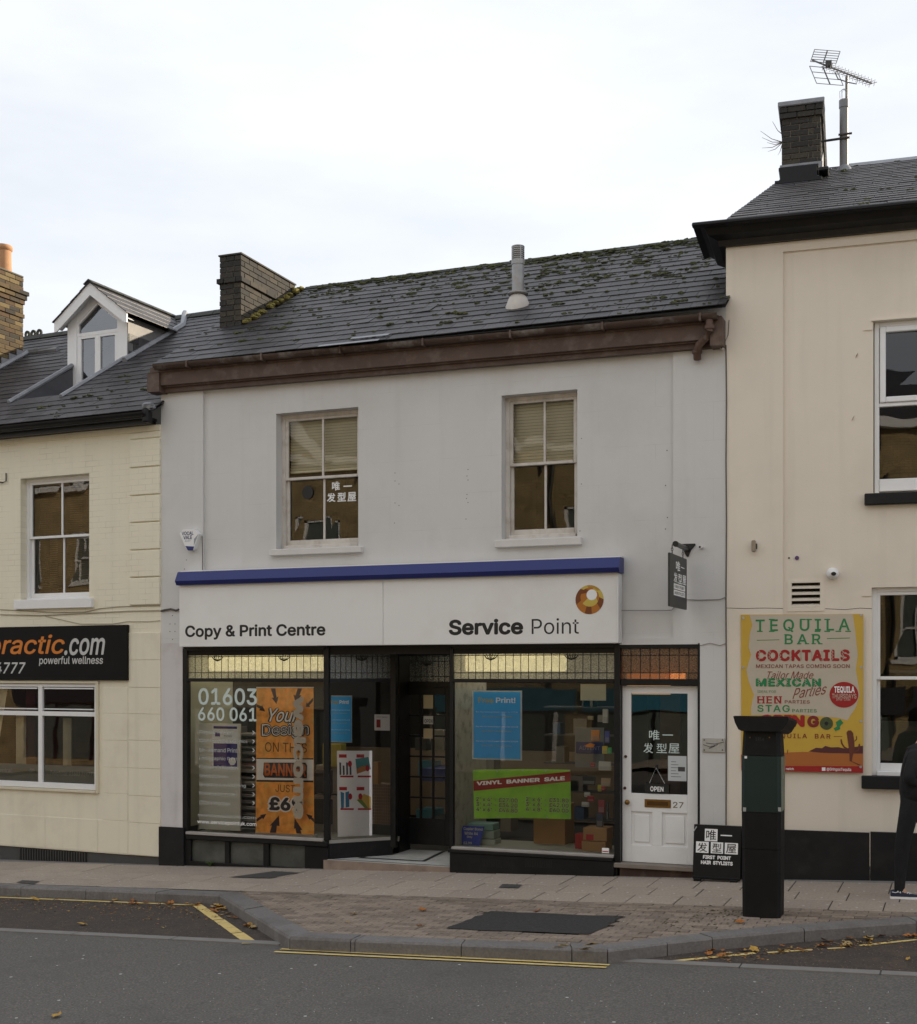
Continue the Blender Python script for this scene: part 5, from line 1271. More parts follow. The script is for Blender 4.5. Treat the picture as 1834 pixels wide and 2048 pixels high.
def transom(a, b, z0, z1, mat, n, par=sf, lotus=()):
    A = Vector((*a, 0)); B = Vector((*b, 0)); Z = lambda z: Vector((0, 0, z))
    o = pane('transom_glass', [A+Z(z0), B+Z(z0), B+Z(z1), A+Z(z1)], mat, par)
    mb = MB(); d = (B-A).normalized(); nn_ = Vector((d.y, -d.x, 0))*.004
    for k in range(1, n):
        q = A.lerp(B, k/n)+nn_; mb.tube([q+Z(z0), q+Z(z1)], .0042, 4)
    for t in (.2, .78): q = z0+(z1-z0)*t; mb.tube([A+nn_+Z(q), B+nn_+Z(q)], .0045, 4)
    for t in lotus:
        c = A.lerp(B, t)+nn_*1.3+Z(z0+(z1-z0)*.76)
        for s in (-.085, -.055, -.02, .02, .055, .085):
            pts_ = [c+d*(s*math.sin(u*math.pi/2)*(1 if u < 1 else 1))+Z(-.045+.075*u*(1-abs(s)*3)) for u in (0, .3, .6, 1)]
            mb.tube(pts_, .004, 4)
        mb.tube([c+d*-.085+Z(.01), c+d*-.05+Z(-.03), c+Z(-.048), c+d*.05+Z(-.03), c+d*.085+Z(.01)], .005, 4)
    mb.build('lead_came', m_came, o); return o
transom((xA0, .04), (xA1-.035, .04), ztrr+.022, zhead-.03, m_leadgl, 20, lotus=(.22, .71))
transom((PA[0], PA[1]+.015), (PB[0], PB[1]+.015), ztrr+.022, zhead-.03, m_leadgl2, 12, lotus=(.5,))
# entrance
xE1 = xB0-.02
sfp('entrance_soffit', MB().box(PB[0]-.6, xE1, .12, ydoor+.1, zhead-.01, zhead+.06), M('soffit_paint', (.30, .28, .26), .7))
dz0 = -.06
def dpx(px, py): return G.at(px, py, ydoor)
dx0, dx1 = dpx(806, 1500)[0], dpx(893, 1500)[0]+.05
dzt = dpx(850, 1374)[1]
sfp('door_post', MB().box(PB[0], dx0, ydoor-.3, ydoor+.05, -.2, zhead)); sfp('door_post', MB().box(dx1, dx1+.08, ydoor-.02, ydoor+.05, -.2, zhead))
sfp('door_rail', MB().box(dx0, dx1, ydoor-.01, ydoor+.05, dzt-.0, dzt+.07, .004)); sfp('door_rail', MB().box(dx0, dx1, ydoor-.01, ydoor+.05, zhead-.09, zhead))
transom((dx0, ydoor+.02), (dx1, ydoor+.02), dzt+.07, zhead-.09, m_leadgl2, 8, lotus=(.5,))
dr = MB(); sd_ = .07
zk = -.02
dr.box(dx0, dx0+sd_, ydoor, ydoor+.045, zk, dzt, .004).box(dx1-sd_, dx1, ydoor, ydoor+.045, zk, dzt, .004).box(dx0+sd_, dx1-sd_, ydoor, ydoor+.045, dzt-.10, dzt, .004).box(dx0+sd_, dx1-sd_, ydoor, ydoor+.045, zk, zk+.34, .004)
for k in range(1, 3): x = dx0+sd_+(dx1-dx0-2*sd_)*k/3; dr.box(x-.011, x+.011, ydoor+.005, ydoor+.04, zk+.34, dzt-.1)
for k in range(1, 6): z = zk+.34+(dzt-.1-zk-.34)*k/6; dr.box(dx0+sd_, dx1-sd_, ydoor+.007, ydoor+.038, z-.011, z+.011)
dro = sfp('entrance_door', dr)
for i in range(3):
    for k in range(6):
        xa = dx0+sd_+(dx1-dx0-2*sd_)*i/3; xb2 = dx0+sd_+(dx1-dx0-2*sd_)*(i+1)/3; za2 = zk+.34+(dzt-.1-zk-.34)*k/6; zb2 = zk+.34+(dzt-.1-zk-.34)*(k+1)/6
        MB().add([(xa, ydoor+.02, za2), (xb2, ydoor+.02+R.uniform(-.002, .002), za2), (xb2, ydoor+.02, zb2), (xa, ydoor+.02, zb2)], [(0, 1, 2, 3)]).build('pane', m_shopgl, dro)
pbox(MB(), G, 847, 1457, 865, 1477, ydoor-.002, .003).build('door_notice', flat('tan_notice', (.42, .34, .2)), dro); pbox(MB(), G, 847, 1390, 866, 1417, ydoor-.002, .003).build('door_notice', flat('cream_notice', (.45, .38, .22)), dro)
pbox(MB(), G, 847, 1432, 866, 1448, ydoor-.002, .003).build('door_notice', flat('white_notice', (.5, .49, .44)), dro); text('OPEN', m_ink, dro, G, 849, 1438, 865, 1446, ydoor-.003, bold=.01)
# step with mosaic floor
zst = -.10
fl_ = [(xA1+.0, -.02), (xE1+.02, -.02), (xE1+.02, ydoor+.02), (PB[0], ydoor+.02), PB, PA]
MB().prismz([(xA1-.02, -.03), (xE1+.04, -.03), (xE1+.04, .25), (xA1+.2, .25)], -.35, zst-.002).build('stone_step', m_step, sf)
MB().prismz([(xA1+.02, .0), (xE1, .0), (xE1, ydoor+.05), (PB[0], ydoor+.05), (PB[0], PB[1])], zst-.1, zst+.004).build('mosaic_floor', m_tilew, sf)
fx = lambda px, py: (lambda d, t: (t*d[0], -D+t*d[1]))(ray(px, py), (zst-H)/ray(px, py)[2])
q = [fx(716, 1717), fx(850, 1724), fx(895, 1702), fx(785, 1697)]
mb = MB()
cc = Vector((sum(p[0] for p in q)/4, sum(p[1] for p in q)/4))
qi = [tuple(Vector(p).lerp(cc, .12)) for p in q]
for k in range(4): j = (k+1) % 4; mb.add([(*q[k], zst+.008), (*q[j], zst+.008), (*qi[j], zst+.008), (*qi[k], zst+.008)], [(0, 1, 2, 3)])
mb.add([(xA1+.02, .015, zst+.008), (xE1, .015, zst+.008), (xE1, .035, zst+.008), (xA1+.05, .035, zst+.008)], [(0, 1, 2, 3)])
mb.build('mosaic_border', m_tileb, sf)
# right display window
m_shabby = M('peeling_white_board', (.40, .39, .35), .8, .1, 6, .2, 30, dirt=(.12, .11, .09, .9), dscale=7)
sfp('window_post', MB().box(xB0-.035, xB0+.005, .0, .07, bzB, zhead, .004)); sfp('return_board', MB().box(xB0-.03, xB0+.0, .07, ydoor, bzB, zhead), m_shabby)
sfp('window_post', MB().box(xB1, xD0, .0, .14, gz(xB1)-.1, zhead+.02, .004))
sfp('transom_rail', MB().box(xB0, xB1, .0, .07, ztrr-.022, ztrr+.022, .006)); sfp('head_rail', MB().box(xB0-.03, xB1, .0, .07, zhead-.03, zhead+.1, .004))
sfp('riser_board', MB().box(xE1, xB1+.01, -.045, .08, gz(xE1)-.1, bzB-.05, .006)); sfp('bottom_rail', MB().box(xE1-.02, xB1, -.06, .08, bzB-.05, bzB-.012, .006)); sfp('sill_bead', MB().box(xB0, xB1, -.04, .08, bzB-.012, bzB+.018, .004), M('worn_sill_bead2', (.33, .31, .29), .6, .1, 9))
sfp('return_riser', MB().box(xE1, xE1+.03, .08, ydoor, gz(xE1)-.1, bzB))
for px in (965, 1050):
    mb = MB(); a = g(px, 1727, -.045)[0]
    for k in range(16): mb.box(a+k*.021, a+k*.021+.009, -.049, -.043, g(px, 1734, -.045)[1], g(px, 1718, -.045)[1])
    mb.build('air_brick', m_dark, sf)
pane('display_glass', [(xB0, .035, bzB+.018), (xB1, .035, bzB+.018), (xB1, .035, ztrr-.022), (xB0, .035, ztrr-.022)], m_shopgl)
transom((xB0, .04), (xB1, .04), ztrr+.022, zhead-.03, m_leadgl, 21, lotus=(.24, .74))
# white door number 27
DYY = .09
sfp('door_post', MB().box(xD1, PXR, .0, .12, gz(xD1)-.1, zhead+.02, .004)); sfp('door_rail', MB().box(xD0-.02, xD1+.01, .003, .117, zhead-.04, max(zhead+.02, zlin+.008), .004))
zdr0 = g(1318, 1371, .03)[1]; zdr1 = g(1318, 1358, .03)[1]
sfp('door_rail', MB().box(xD0, xD1, .02, .12, zdr0, zdr1, .004)); transom((xD0, .07), (xD1, .07), zdr1, zhead-.04, m_ambgl, 8)
wdz0 = (g(1245, 1723, DYY)[1]+g(1391, 1730, DYY)[1])/2; 
d27 = thing('white_door', 'white half-glazed panelled street door with brass letterbox numbered 27', 'door', G, ((xD0+xD1)/2, DYY, wdz0))
gx = [g(p, 1500, DYY)[0] for p in (1262, 1375)]; gzd = [g(1318, p, DYY)[1] for p in (1588, 1387)]
mb = MB(); x0, x1 = xD0+.004, xD1-.004; zt2 = zdr0-.004
mb.box(x0, gx[0], DYY, DYY+.045, wdz0, zt2, .003).box(gx[1], x1, DYY, DYY+.045, wdz0, zt2, .003).box(gx[0], gx[1], DYY, DYY+.045, gzd[1], zt2, .003)
pzs = [g(1318, p, DYY)[1] for p in (1692, 1625)]
pxs = [g(p, 1650, DYY)[0] for p in (1260, 1304.5, 1324, 1373)]
mb.box(gx[0], gx[1], DYY, DYY+.045, pzs[1], gzd[0], .003).box(gx[0], gx[1], DYY, DYY+.045, wdz0, pzs[0], .003).box(pxs[1], pxs[2], DYY, DYY+.045, pzs[0], pzs[1], .003)
mb.build('door_frame', m_white, d27)
for a, b in ((gx[0], pxs[1]), (pxs[2], gx[1])):
    MB().box(a, b, DYY+.02, DYY+.035, pzs[0], pzs[1]).box(a+.035, b-.035, DYY+.006, DYY+.02, pzs[0]+.035, pzs[1]-.035, .012).build('door_panel', m_white, d27)
MB().add([(gx[0], DYY+.02, gzd[0]), (gx[1], DYY+.02, gzd[0]), (gx[1], DYY+.02, gzd[1]), (gx[0], DYY+.02, gzd[1])], [(0, 1, 2, 3)]).build('door_glass', glass('door_glass', (.62, .62, .58), 1.5, .05, .002, 2), d27)
lb_ = pbox(MB(), G, 1289, 1599, 1341.5, 1615.5, DYY-.008, .008, .003).build('letterbox', m_brass, d27)
pbox(MB(), G, 1294, 1603, 1336, 1611, DYY-.012, .004, .002).build('letterbox_flap', M('dark_brass', (.10, .05, .015), .5, metal=.6), lb_)
c = g(1254.5, 1604.5, DYY-.04); MB().ball((c[0], DYY-.045, c[1]), .03, .025, .03, 14, 8).tube([(c[0], DYY, c[1]), (c[0], DYY-.04, c[1])], .012, 8).build('door_knob', m_brass, d27, smooth=True)
for px, py in ((1251.5, 1513), (1250, 1576)): c = g(px, py, DYY); MB().disc(c, .017, .017, DYY-.01, DYY, 14).build('lock', M('lock_brass', (.09, .05, .04), .4, metal=.6), d27)
text('27', M('number_bronze', (.16, .12, .08), .5), d27, G, 1346, 1604, 1367, 1616, DYY, bold=.01)
CJ1, CJ2 = '唯一', '发型屋'
def cj(mat, par, fr, boxes, y, bold=.006):
    for ch, b in zip('唯一发型屋', boxes): text(ch, mat, par, fr, *b, y, bold=bold)
cj(m_wvinyl, d27, G, [(1298, 1460, 1319, 1480), (1325, 1469, 1346, 1471), (1287, 1486, 1306, 1506), (1313, 1487, 1334, 1506), (1337, 1487, 1359, 1507)], DYY+.019)
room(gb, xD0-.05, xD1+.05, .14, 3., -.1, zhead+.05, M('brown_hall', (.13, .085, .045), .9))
MB().box(xD0+.1, xD0+.35, 1.6, 1.65, 0, 2.0).build('hall_newel', M('hall_wood', (.22, .12, .06), .6), gb)
MB().box(xD0-.0, xD0+.5, .32, .34, 1.95, 2.2).solo('hall_lamp_glow', emit('hall_lamp', (1, .55, .25), .35), 'dim orange lamp behind the brown glass above the white door', 'lamp', G, (xD0, .32, 1.95))
MB().box(xD1-.36, xD1-.2, .3, .34, 2.08, 2.2).solo('hall_bulb', emit('hall_bulb_e', (1, .62, .35), 1.2), 'small bright orange bulb behind the brown glass above the white door', 'lamp', G, (xD1-.3, .3, 2.1))
# open sign and notice
c = g(1312, 1539, DYY-.01); os_ = thing('open_sign', 'small black OPEN sign hanging on strings inside the white door glass', 'sign', G, (c[0], DYY-.02, c[1]))
pbox(MB(), G, 1290, 1567, 1338, 1586, DYY-.015, .004, .001).build('sign_board', m_ink, os_); text('OPEN', m_wht, os_, G, 1300.5, 1573, 1327, 1583, DYY-.016, bold=.03, sp=1.05)
MB().tube([(*[g(1298, 1568, DYY-.01)[0]], DYY-.012, g(1298, 1568, DYY-.01)[1]), (c[0], DYY-.008, c[1]+.02), (g(1330, 1568, DYY-.01)[0], DYY-.012, g(1330, 1568, DYY-.01)[1])], .0022, 5).build('string', m_wht, os_)
MB().ball((c[0], DYY+.008, c[1]+.03), .018, .01, .018, 10, 6).build('suction_cup', m_ink, os_)
nb = pbox(MB(), G, 1336, 1512, 1373, 1562, DYY+.012, .002); c = g(1354, 1562, DYY)
no_ = nb.solo('paper_notice', flat('notice_paper', (.50, .53, .54)), 'white paper notice taped inside the white door glass at the right', 'notice', G, (c[0], DYY+.012, c[1]))
for k in range(6): pbox(MB(), G, 1342, 1523+k*6, 1352+(k % 3)*5, 1524+k*6, DYY+.0115, .0004).build('print_line', m_dgrey, no_)
pbox(MB(), G, 1356, 1534, 1370, 1543, DYY+.0115, .0004).build('print_block', m_dgrey, no_)
# sill and brick base under the door
z0_ = wdz0
MB().box(xD0-.06, PXR-.0, -.05, .14, z0_-.055, z0_-.004, .006).build('door_sill', M('worn_stone', (.22, .19, .16), .8, .15, 6, .2, 60), sf)
MB().box(xD0-.03, PXR-.01, .0, .12, gz(xD0)-.1, z0_-.055).build('door_base', M('dark_brick_base', (.06, .035, .028), .9, .3, 6, .4, 60, dirt=(.17, .13, .1, .8), dscale=4), sf)
# ---------------- interior
MB().box(-8.9, -7.6, 1.3, 1.45, 2.50, 2.53).box(-6.0, -4.4, 1.3, 1.45, 2.50, 2.53).box(-8.5, -4.5, 3.2, 3.35, 2.50, 2.53).build('added_fill_light', emit('added_fill_glow', (1., .93, .78), 4.5), gb)  # unseen lights added to brighten the shop and its window displays
m_int = M('shop_wall_paint', (.20, .19, .15), .9, .05, 3); m_deck = M('display_deck', (.32, .32, .29), .7, .05, 3)
IX0, IX1 = XL+.3, xB1+.02
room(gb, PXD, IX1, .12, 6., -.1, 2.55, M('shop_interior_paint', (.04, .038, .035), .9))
MB().box(PXD-.01, PXD+.01, .1, 1.2, bz, 2.5).build('display_side', M('pale_side', (.42, .42, .32), .8, .05, 3), gb)
MB().prismz([(PXD, .08), (xA1, .08), (PB[0], PB[1]+.06), (PB[0], .9), (PXD, .9)], bz-.08, bz-.02).build('display_deck', m_deck, gb)
MB().box(xB0, IX1, .08, .9, bzB-.06, bzB-.0).build('display_deck', m_deck, gb)
MB().box(IX1-.03, IX1, .1, 1.6, bzB, 2.5).build('slatwall', M('slatwall', (.40, .37, .29), .7, .04, 3), gb)
mb = MB()
for k in range(20): mb.box(IX1-.034, IX1-.028, .1, 1.6, bzB+.08+k*.1, bzB+.087+k*.1)
mb.build('slatwall_groove', m_dark, gb)
MB().box(PXD, IX1, 4.5, 4.6, -.05, 1.0).build('counter', M('counter_front', (.16, .12, .08), .7), gb)
m_tube = emit('fluorescent_tube', (1., .90, .62), 1.1)
for nm, xa, xb2, zz in (('left', g(418, 1320, .45)[0], g(650, 1320, .45)[0], 0), ('right', g(930, 1320, .45)[0], g(1130, 1320, .45)[0], 0)):
    za2 = g(600, 1342 if nm == 'left' else 1343, .45)[1]; zb2 = g(600, 1312, .45)[1]
    t = thing('fluorescent_light', 'glowing fluorescent light fitting behind the leaded glass of the %s display window' % nm, 'light', G, ((xa+xb2)/2, .45, zb2), 'shop window lights')
    MB().box(xa, xb2, .42, .55, za2, zb2, .02).build('diffuser', m_tube, t); MB().box(xa, xb2, .42, .55, zb2+.005, zb2+.03).build('housing', m_white, t)
# ================================================================ SIGNS ON THE GREY BUILDING
fs_ = thing('fascia_sign', 'long white shop fascia with a dark blue top edge and black lettering', 'shop sign', G, (XL+3, -.15, zfas))
fX0 = G.at(358.5, 1292, -.15)[0]; fX1 = G.at(1234, 1289, -.15)[0]; xs_ = G.at(766, 1290, -.15)[0]
ft = (G.at(358, 1168, -.15)[1]+G.at(1234, 1147, -.15)[1])/2
MB().box(fX0, xs_-.002, -.15, -.0, zfas, ft, .004).build('fascia_panel', m_fascia, fs_); MB().box(xs_+.002, fX1, -.15, -.0, zfas, ft, .004).build('fascia_panel', m_fascia, fs_)
MB().box(fX1+.001, fX1+.018, -.155, .0, zfas, ft-.01, .003).build('edge_trim', m_white, fs_)
bz0 = ft-.005; bt_ = (G.at(354, 1142, -.17)[1]+G.at(1238, 1116.5, -.17)[1])/2; bx0 = G.at(349, 1168, -.24)[0]; bx1 = G.at(1237, 1147, -.24)[0]
zm = bz0+(bt_-bz0)*.30
mb = MB().prismx([(-.001, bz0), (-.20, bz0), (-.235, zm), (-.17, bt_), (-.001, bt_)], bx0, bx1); mb.build('blue_canopy', m_blue, fs_)
MB().box(bx0+.04, bx1+.012, -.165, -.001, bt_, bt_+.012).build('canopy_flashing', m_white, fs_)
tx = lambda cx, cy: (340+cx/3.9565, 1100+cy/3.9565)
def ft_(s, x0, y0, x1, y1, off, **k): a = tx(x0, y0); b = tx(x1, y1); return text(s, m_ink, fs_, G, a[0]+off, a[1], b[0]+off, b[1], -.15, **k)
ft_('Copy & Print Centre', 120, 588, 1230, 706, 0, bold=.03, res=5)
ft_('Service', 386, 545, 975, 672, 460, bold=.04, res=5); ft_('Point', 1042, 540, 1416, 665, 460, bold=-.022, res=5)
# lettering and round vent on the upstairs left window
ylw = yw+.055+.014
cj(m_wht, w1, G, [(664, 963, 680, 981), (687, 971, 704, 973.5), (654, 986, 671, 1004), (675, 985, 692, 1003), (695, 984, 712.5, 1003)], ylw, bold=.03)
c = G.at(616, 985, ylw); MB().disc(c, .078, .086, ylw-.012, ylw-.002, 26).build('round_vent', m_ink, w1)
# gold ring emblem
oc = G.at(800+1500/3.9565, 1100+393/3.9565, -.15); rr = G.at(800+1612/3.9565, 1100+393/3.9565, -.15)[0]-oc[0]
def ring(c0, r0, c1, r1, y, mats, n=36):
    for i, (m_, a, b) in enumerate(mats):
        mb = MB(); k0 = int(n*a); k1 = int(n*b)
        for k in range(k0, k1):
            t0, t1 = 2*math.pi*k/n, 2*math.pi*(k+1)/n
            mb.add([(c0[0]+r0*math.cos(t0), y, c0[1]+r0*math.sin(t0)), (c0[0]+r0*math.cos(t1), y, c0[1]+r0*math.sin(t1)), (c1[0]+r1*math.cos(t1), y, c1[1]+r1*math.sin(t1)), (c1[0]+r1*math.cos(t0), y, c1[1]+r1*math.sin(t0))], [(0, 1, 2, 3)])
        mb.build('emblem', m_, fs_)
mo = [flat('emblem_gold', (.55, .42, .08), .4), flat('emblem_orange', (.42, .15, .02), .4), flat('emblem_brown', (.17, .045, .01), .4), flat('emblem_amber', (.42, .24, .03), .4)]
ic = (oc[0]+rr*.02, oc[1]+rr*.18); hc = (oc[0]+rr*.16, oc[1]+rr*.33)
ring(oc, rr, ic, rr*.66, -.1525, [(mo[0], 0, .12), (mo[3], .12, .30), (mo[0], .30, .38), (mo[2], .38, .56), (mo[1], .56, .70), (mo[2], .70, .78), (mo[1], .78, .9), (mo[2], .9, 1)])
ring(ic, rr*.66, hc, rr*.37, -.1530, [(mo[1], 0, .1), (mo[0], .1, .2), (mo[1], .2, .36), (mo[2], .36, .45), (mo[1], .45, .62), (mo[0], .62, .93), (mo[1], .93, 1)])
MB().disc(hc, rr*.37, rr*.37, -.1536, -.1532, 28).build('emblem', m_wht, fs_)
# alarm box
c = G.at(378, 1078, -.06); al = thing('alarm_box', 'white five-sided burglar alarm box above the left end of the fascia', 'alarm', G, (c[0], -.0, c[1]))
pl = [(359, 1067), (366, 1058.5), (389, 1058), (397, 1068), (388, 1097), (384, 1100.5), (376, 1100), (371, 1095)]
P(MB(), G, pl, -.07, .07).build('box_cover', m_white, al)
P(MB(), G, [(388, 1078), (396.5, 1068), (387.5, 1092)], -.071, .001).build('box_side', flat('alarm_grey', (.30, .31, .33)), al)
P(MB(), G, [(370.5, 1092), (388, 1093), (385, 1101), (376, 1101)], -.075, .01).build('strobe', m_blue, al)
m_navy = flat('navy_print', (.02, .03, .12)); text('VOCAL', m_navy, al, G, 363.5, 1063, 387, 1070, -.071, bold=.02); text('VALE', m_navy, al, G, 367, 1071, 384, 1078.5, -.071, bold=.02); text('SECURITY', m_navy, al, G, 370, 1081, 381, 1083, -.071, bold=.0)
# cables
def cable(label, fr, pts_, r=.006, y=-.012, mat=m_cable, y1=None):
    q = [(fr.at(px, py, y)[0], y, fr.at(px, py, y)[1]) for px, py in pts_]
    return MB().tube(q, r, 5).solo('cable', mat, label, 'cable', fr, q[0])
cable('short dark cable running down beside the alarm box to the fascia', G, [(404, 1072), (405, 1100), (405, 1125), (405, 1140)], .005)
cable('dark cable bundle crossing from the cream brick wall to the white fascia', G, [(322, 1222), (330, 1220), (342, 1218), (352, 1221), (358, 1219)], .014, -.02)
m_cc = M('cream_cable', (.36, .32, .25), .8)
cable('upper painted cable sagging across the cream brick wall below the sill', L, [(0, 1219), (40, 1221), (110, 1225), (170, 1224), (200, 1217), (240, 1213), (320, 1211)], .006, -.01, m_cc)
cable('lower painted cable running across the cream brick wall above the black sign', L, [(0, 1229), (80, 1231), (140, 1228), (200, 1225), (260, 1222), (320, 1221)], .007, -.012, m_cc)
cable('thin cable looping over the end of the black sign', L, [(90, 1232), (160, 1248), (225, 1248), (254, 1243), (300, 1243), (320, 1241)], .0045, -.012, m_cc)
cable('thin dark cable down the joint between the grey and warm cream walls', Q, [(1452, 690), (1453, 800), (1452, 920), (1453, 1040), (1452, 1200), (1453, 1400), (1452, 1650)], .007, -.008, m_cable)
cable('thin cable along the right pier below the hanging sign', G, [(1240, 1221), (1330, 1221), (1344, 1220), (1347, 1216), (1372, 1199), (1400, 1200), (1440, 1199), (1452, 1194)], .0055, -.012, M('grey_cable', (.28, .26, .25), .8))
cable('thin cable above the white door head on the right pier', G, [(1400, 1291), (1420, 1286), (1440, 1291), (1451, 1287)], .004, -.01, M('grey_cable2', (.3, .28, .26), .8))
cable('looping cable hanging under the brown eaves at the right corner', G, [(1420, 676), (1430, 688), (1440, 690), (1450, 684), (1456, 670), (1458, 640)], .005, -.03)
# hook at the far left, wall spouts
mb = MB(); q = [L.at(*p, -.02) for p in ((12, 946), (12, 962), (6, 965), (-4, 964))]; mb.tube([(x, -.02-.0*i, z) for i, (x, z) in enumerate(q)], .009, 5); mb.solo('wall_hook', m_ink, 'black iron hook bracket on the cream brick wall at the left edge', 'bracket', L, (q[0][0], 0, q[0][1]))
for px, py, l in ((1404, 1095, 'short pale pipe spout on the grey wall right of the sign bracket'), (1447, 698, 'small pale pipe spout under the brown eaves corner')):
    x, z = G.at(px, py, -.0); s = MB().tube([(x, 0, z), (x-.01, -.07, z)], .018, 10).solo('pipe_spout', m_sill, l, 'pipe', G, (x, 0, z)); MB().disc((x-.01, z), .012, .012, -.0725, -.071, 10).build('spout_hole', m_ink, s)
# damaged plaque
c = G.at(1427, 1490); pk = thing('wall_plaque', 'cracked pale stone plaque on the right grey pier beside the white door', 'plaque', G, (c[0], 0, c[1]))
pbox(MB(), G, 1404.5, 1476.5, 1449.5, 1504.5, -.02, .02, .003).build('plaque_slab', M('pale_plaque', (.42, .40, .36), .8, .1, 9, .3, 40, dirt=(.2, .18, .15, .8), dscale=9), pk)
mb = MB(); 
for a, b in (((1406, 1489), (1420, 1494)), ((1420, 1494), (1436, 1489)), ((1412, 1486), (1430, 1488)), ((1430, 1488), (1448, 1484)), ((1418, 1497), (1430, 1492))):
    A = G.at(*a, -.0215); B = G.at(*b, -.0215); mb.tube([(A[0], -.0215, A[1]), (B[0], -.0215, B[1])], .003, 4)
mb.build('crack', m_dgrey, pk)
mb = MB()
for px, py in ((1408.5, 1480), (1445, 1480), (1408.5, 1500), (1445, 1500)): mb.disc(G.at(px, py, -.02), .008, .008, -.0225, -.02, 8)
mb.build('screw', m_dgrey, pk)
# drill holes in walls
mb = MB()
for px, py in [(790, 946), (790, 962), (798, 968), (790, 1006), (798, 1011), (789, 1046), (936, 939), (934, 952), (936, 960), (934, 989), (933, 997), (936, 1005), (932, 1038), (1163, 877), (1163, 968), (1160, 1062), (1350, 868)]:
    mb.disc(G.at(px, py, .035), .006, .006, .0335, .036, 6)
for px, py in [(345, 1231), (340, 1248), (350, 1248), (340, 1263), (350, 1263), (345, 1279), (369, 1138), (373, 1120), (1334, 901), (1331, 971), (1335, 1035), (1331, 1058)]: mb.disc(G.at(px, py, 0), .007, .007, -.0015, .001, 6)
mb.build('fixing_hole', m_dgrey, gb, kind='stuff')
# projecting hanging sign
hx = G.at(1366, 1095, -.02)[0]
zar = (G.at(1336, 1084, -.6)[1]+G.at(1370, 1094, -.05)[1])/2
hb = thing('sign_bracket', 'black tubular bracket with a three-cornered wall plate holding the hanging sign', 'bracket', G, (hx, 0, zar))
P(MB(), G, [(1361, 1088), (1390, 1087), (1391, 1090), (1382, 1100), (1377, 1113), (1374, 1114), (1370, 1108), (1366, 1098), (1360, 1090)], -.012, .012).build('wall_plate', m_ink, hb)
xc = G.at(1374, 1098, -.02)[0]; ze = G.at(1374, 1098, -.02)[1]
ex = G.at(1334, 1084, -.62)
MB().tube([(xc, -.01, ze), (xc, -.62, ze+.0)], .026, 12).build('bracket_arm', M('black_tube', (.03, .028, .024), .35), hb, smooth=True); MB().tube([(xc, -.60, ze), (xc, -.635, ze)], .031, 12).build('arm_cap', m_ink, hb)
yn = G.atx(1371.5, 1150, xc)[0]; yf_ = G.atx(1338, 1150, xc)[0]
zt0 = H+(HY-1112)/F*proj((xc, (yn+yf_)/2, 3))[2]; zb0_ = H+(HY-1216)/F*proj((xc, (yn+yf_)/2, 3))[2]
hs = thing('hanging_sign', 'dark hanging sign board with white Chinese lettering projecting from the grey wall', 'sign', G, (xc, (yn+yf_)/2, zb0_))
m_board = flat('charcoal_board', (.035, .037, .034), .5)
MB().box(xc-.012, xc+.012, yf_, yn, zb0_, zt0, .002).build('sign_board', m_board, hs)
hw, hh = yn-yf_, zt0-zb0_
mp_ = lambda u, v: (xc+.0135, yf_+hw*u, zb0_+hh*v)
rc = lambda u0, v0, u1, v1, mat, nm='print_block', o=0: MB().add([tuple(Vector(mp_(a, b))+Vector((o, 0, 0))) for a, b in ((u0, v0), (u1, v0), (u1, v1), (u0, v1))], [(0, 1, 2, 3)]).build(nm, mat, hs)
for ch, (u, v, w, h) in zip('唯一发型屋', ((.33, .70, .24, .19), (.62, .79, .22, .016), (.20, .47, .22, .19), (.46, .47, .24, .19), (.72, .47, .22, .19))): txy(ch, m_wht, hs, mp_, u, v, w, h, bold=.02, n=(1, 0, 0))
rc(.20, .345, .88, .45, m_wht); rc(.20, .225, .88, .33, m_wht)
mp2 = lambda u, v: tuple(Vector(mp_(u, v))+Vector((.001, 0, 0)))
txy('FIRST POINT', m_ink, hs, mp2, .25, .37, .58, .055, bold=.01, n=(1, 0, 0)); txy('HAIR STYLISTS', m_ink, hs, mp2, .25, .25, .58, .055, bold=.01, n=(1, 0, 0))
for t in (.18, .82):
    y = yf_+hw*t; n = 3
    for k in range(n):
        z = zt0+(ze-.026-zt0)*(k+.5)/n; r = (ze-.026-zt0)/n*.62; mb = MB(); q = []
        for j in range(9):
            a = 2*math.pi*j/8; q.append((xc+(r*.45*math.cos(a) if k % 2 else 0), y+(0 if k % 2 else r*.45*math.cos(a)), z+r*math.sin(a)))
        mb.tube(q, .004, 5).build('chain_link', m_dgrey, hs)
# ================================================================ LEFT BUILDING SIGN
bs = thing('black_fascia_board', 'black sign board with orange and white lettering on the cream brick house', 'shop sign', L, (L.at(120, 1361, -.05)[0], -.05, L.at(120, 1361, -.05)[1]))
x1 = L.at(254, 1300, -.05)[0]; MB().box(-6, x1, -.05, .0, L.at(120, 1360.5, -.05)[1], L.at(120, 1252, -.05)[1], .004).build('sign_board', M('black_sign_sheet', (.010, .009, .009), .6, spec=.12), bs)
m_or = flat('orange_vinyl', (.62, .19, .02)); m_sw = flat('silver_vinyl', (.52, .52, .51))
sx_ = lambda cx, cy: (cx/3.64, 1000+cy/3.64)
def st_(s, m_, x0, y0, x1, y1, **k): a = sx_(x0, y0); b = sx_(x1, y1); return text(s, m_, bs, L, a[0], a[1], b[0], b[1], -.051, **k)
st_('chiropractic', m_or, -478, 985, 472, 1158, bold=.014, shear=.22, res=5); st_('.com', m_sw, 468, 1005, 765, 1130, bold=.018, shear=.22, res=5); st_('powerful wellness', m_sw, 284, 1137, 750, 1208, bold=.016, shear=.1, res=5); st_('01603 764777', m_sw, -430, 1182, 186, 1264, bold=.016, shear=.2, res=5)
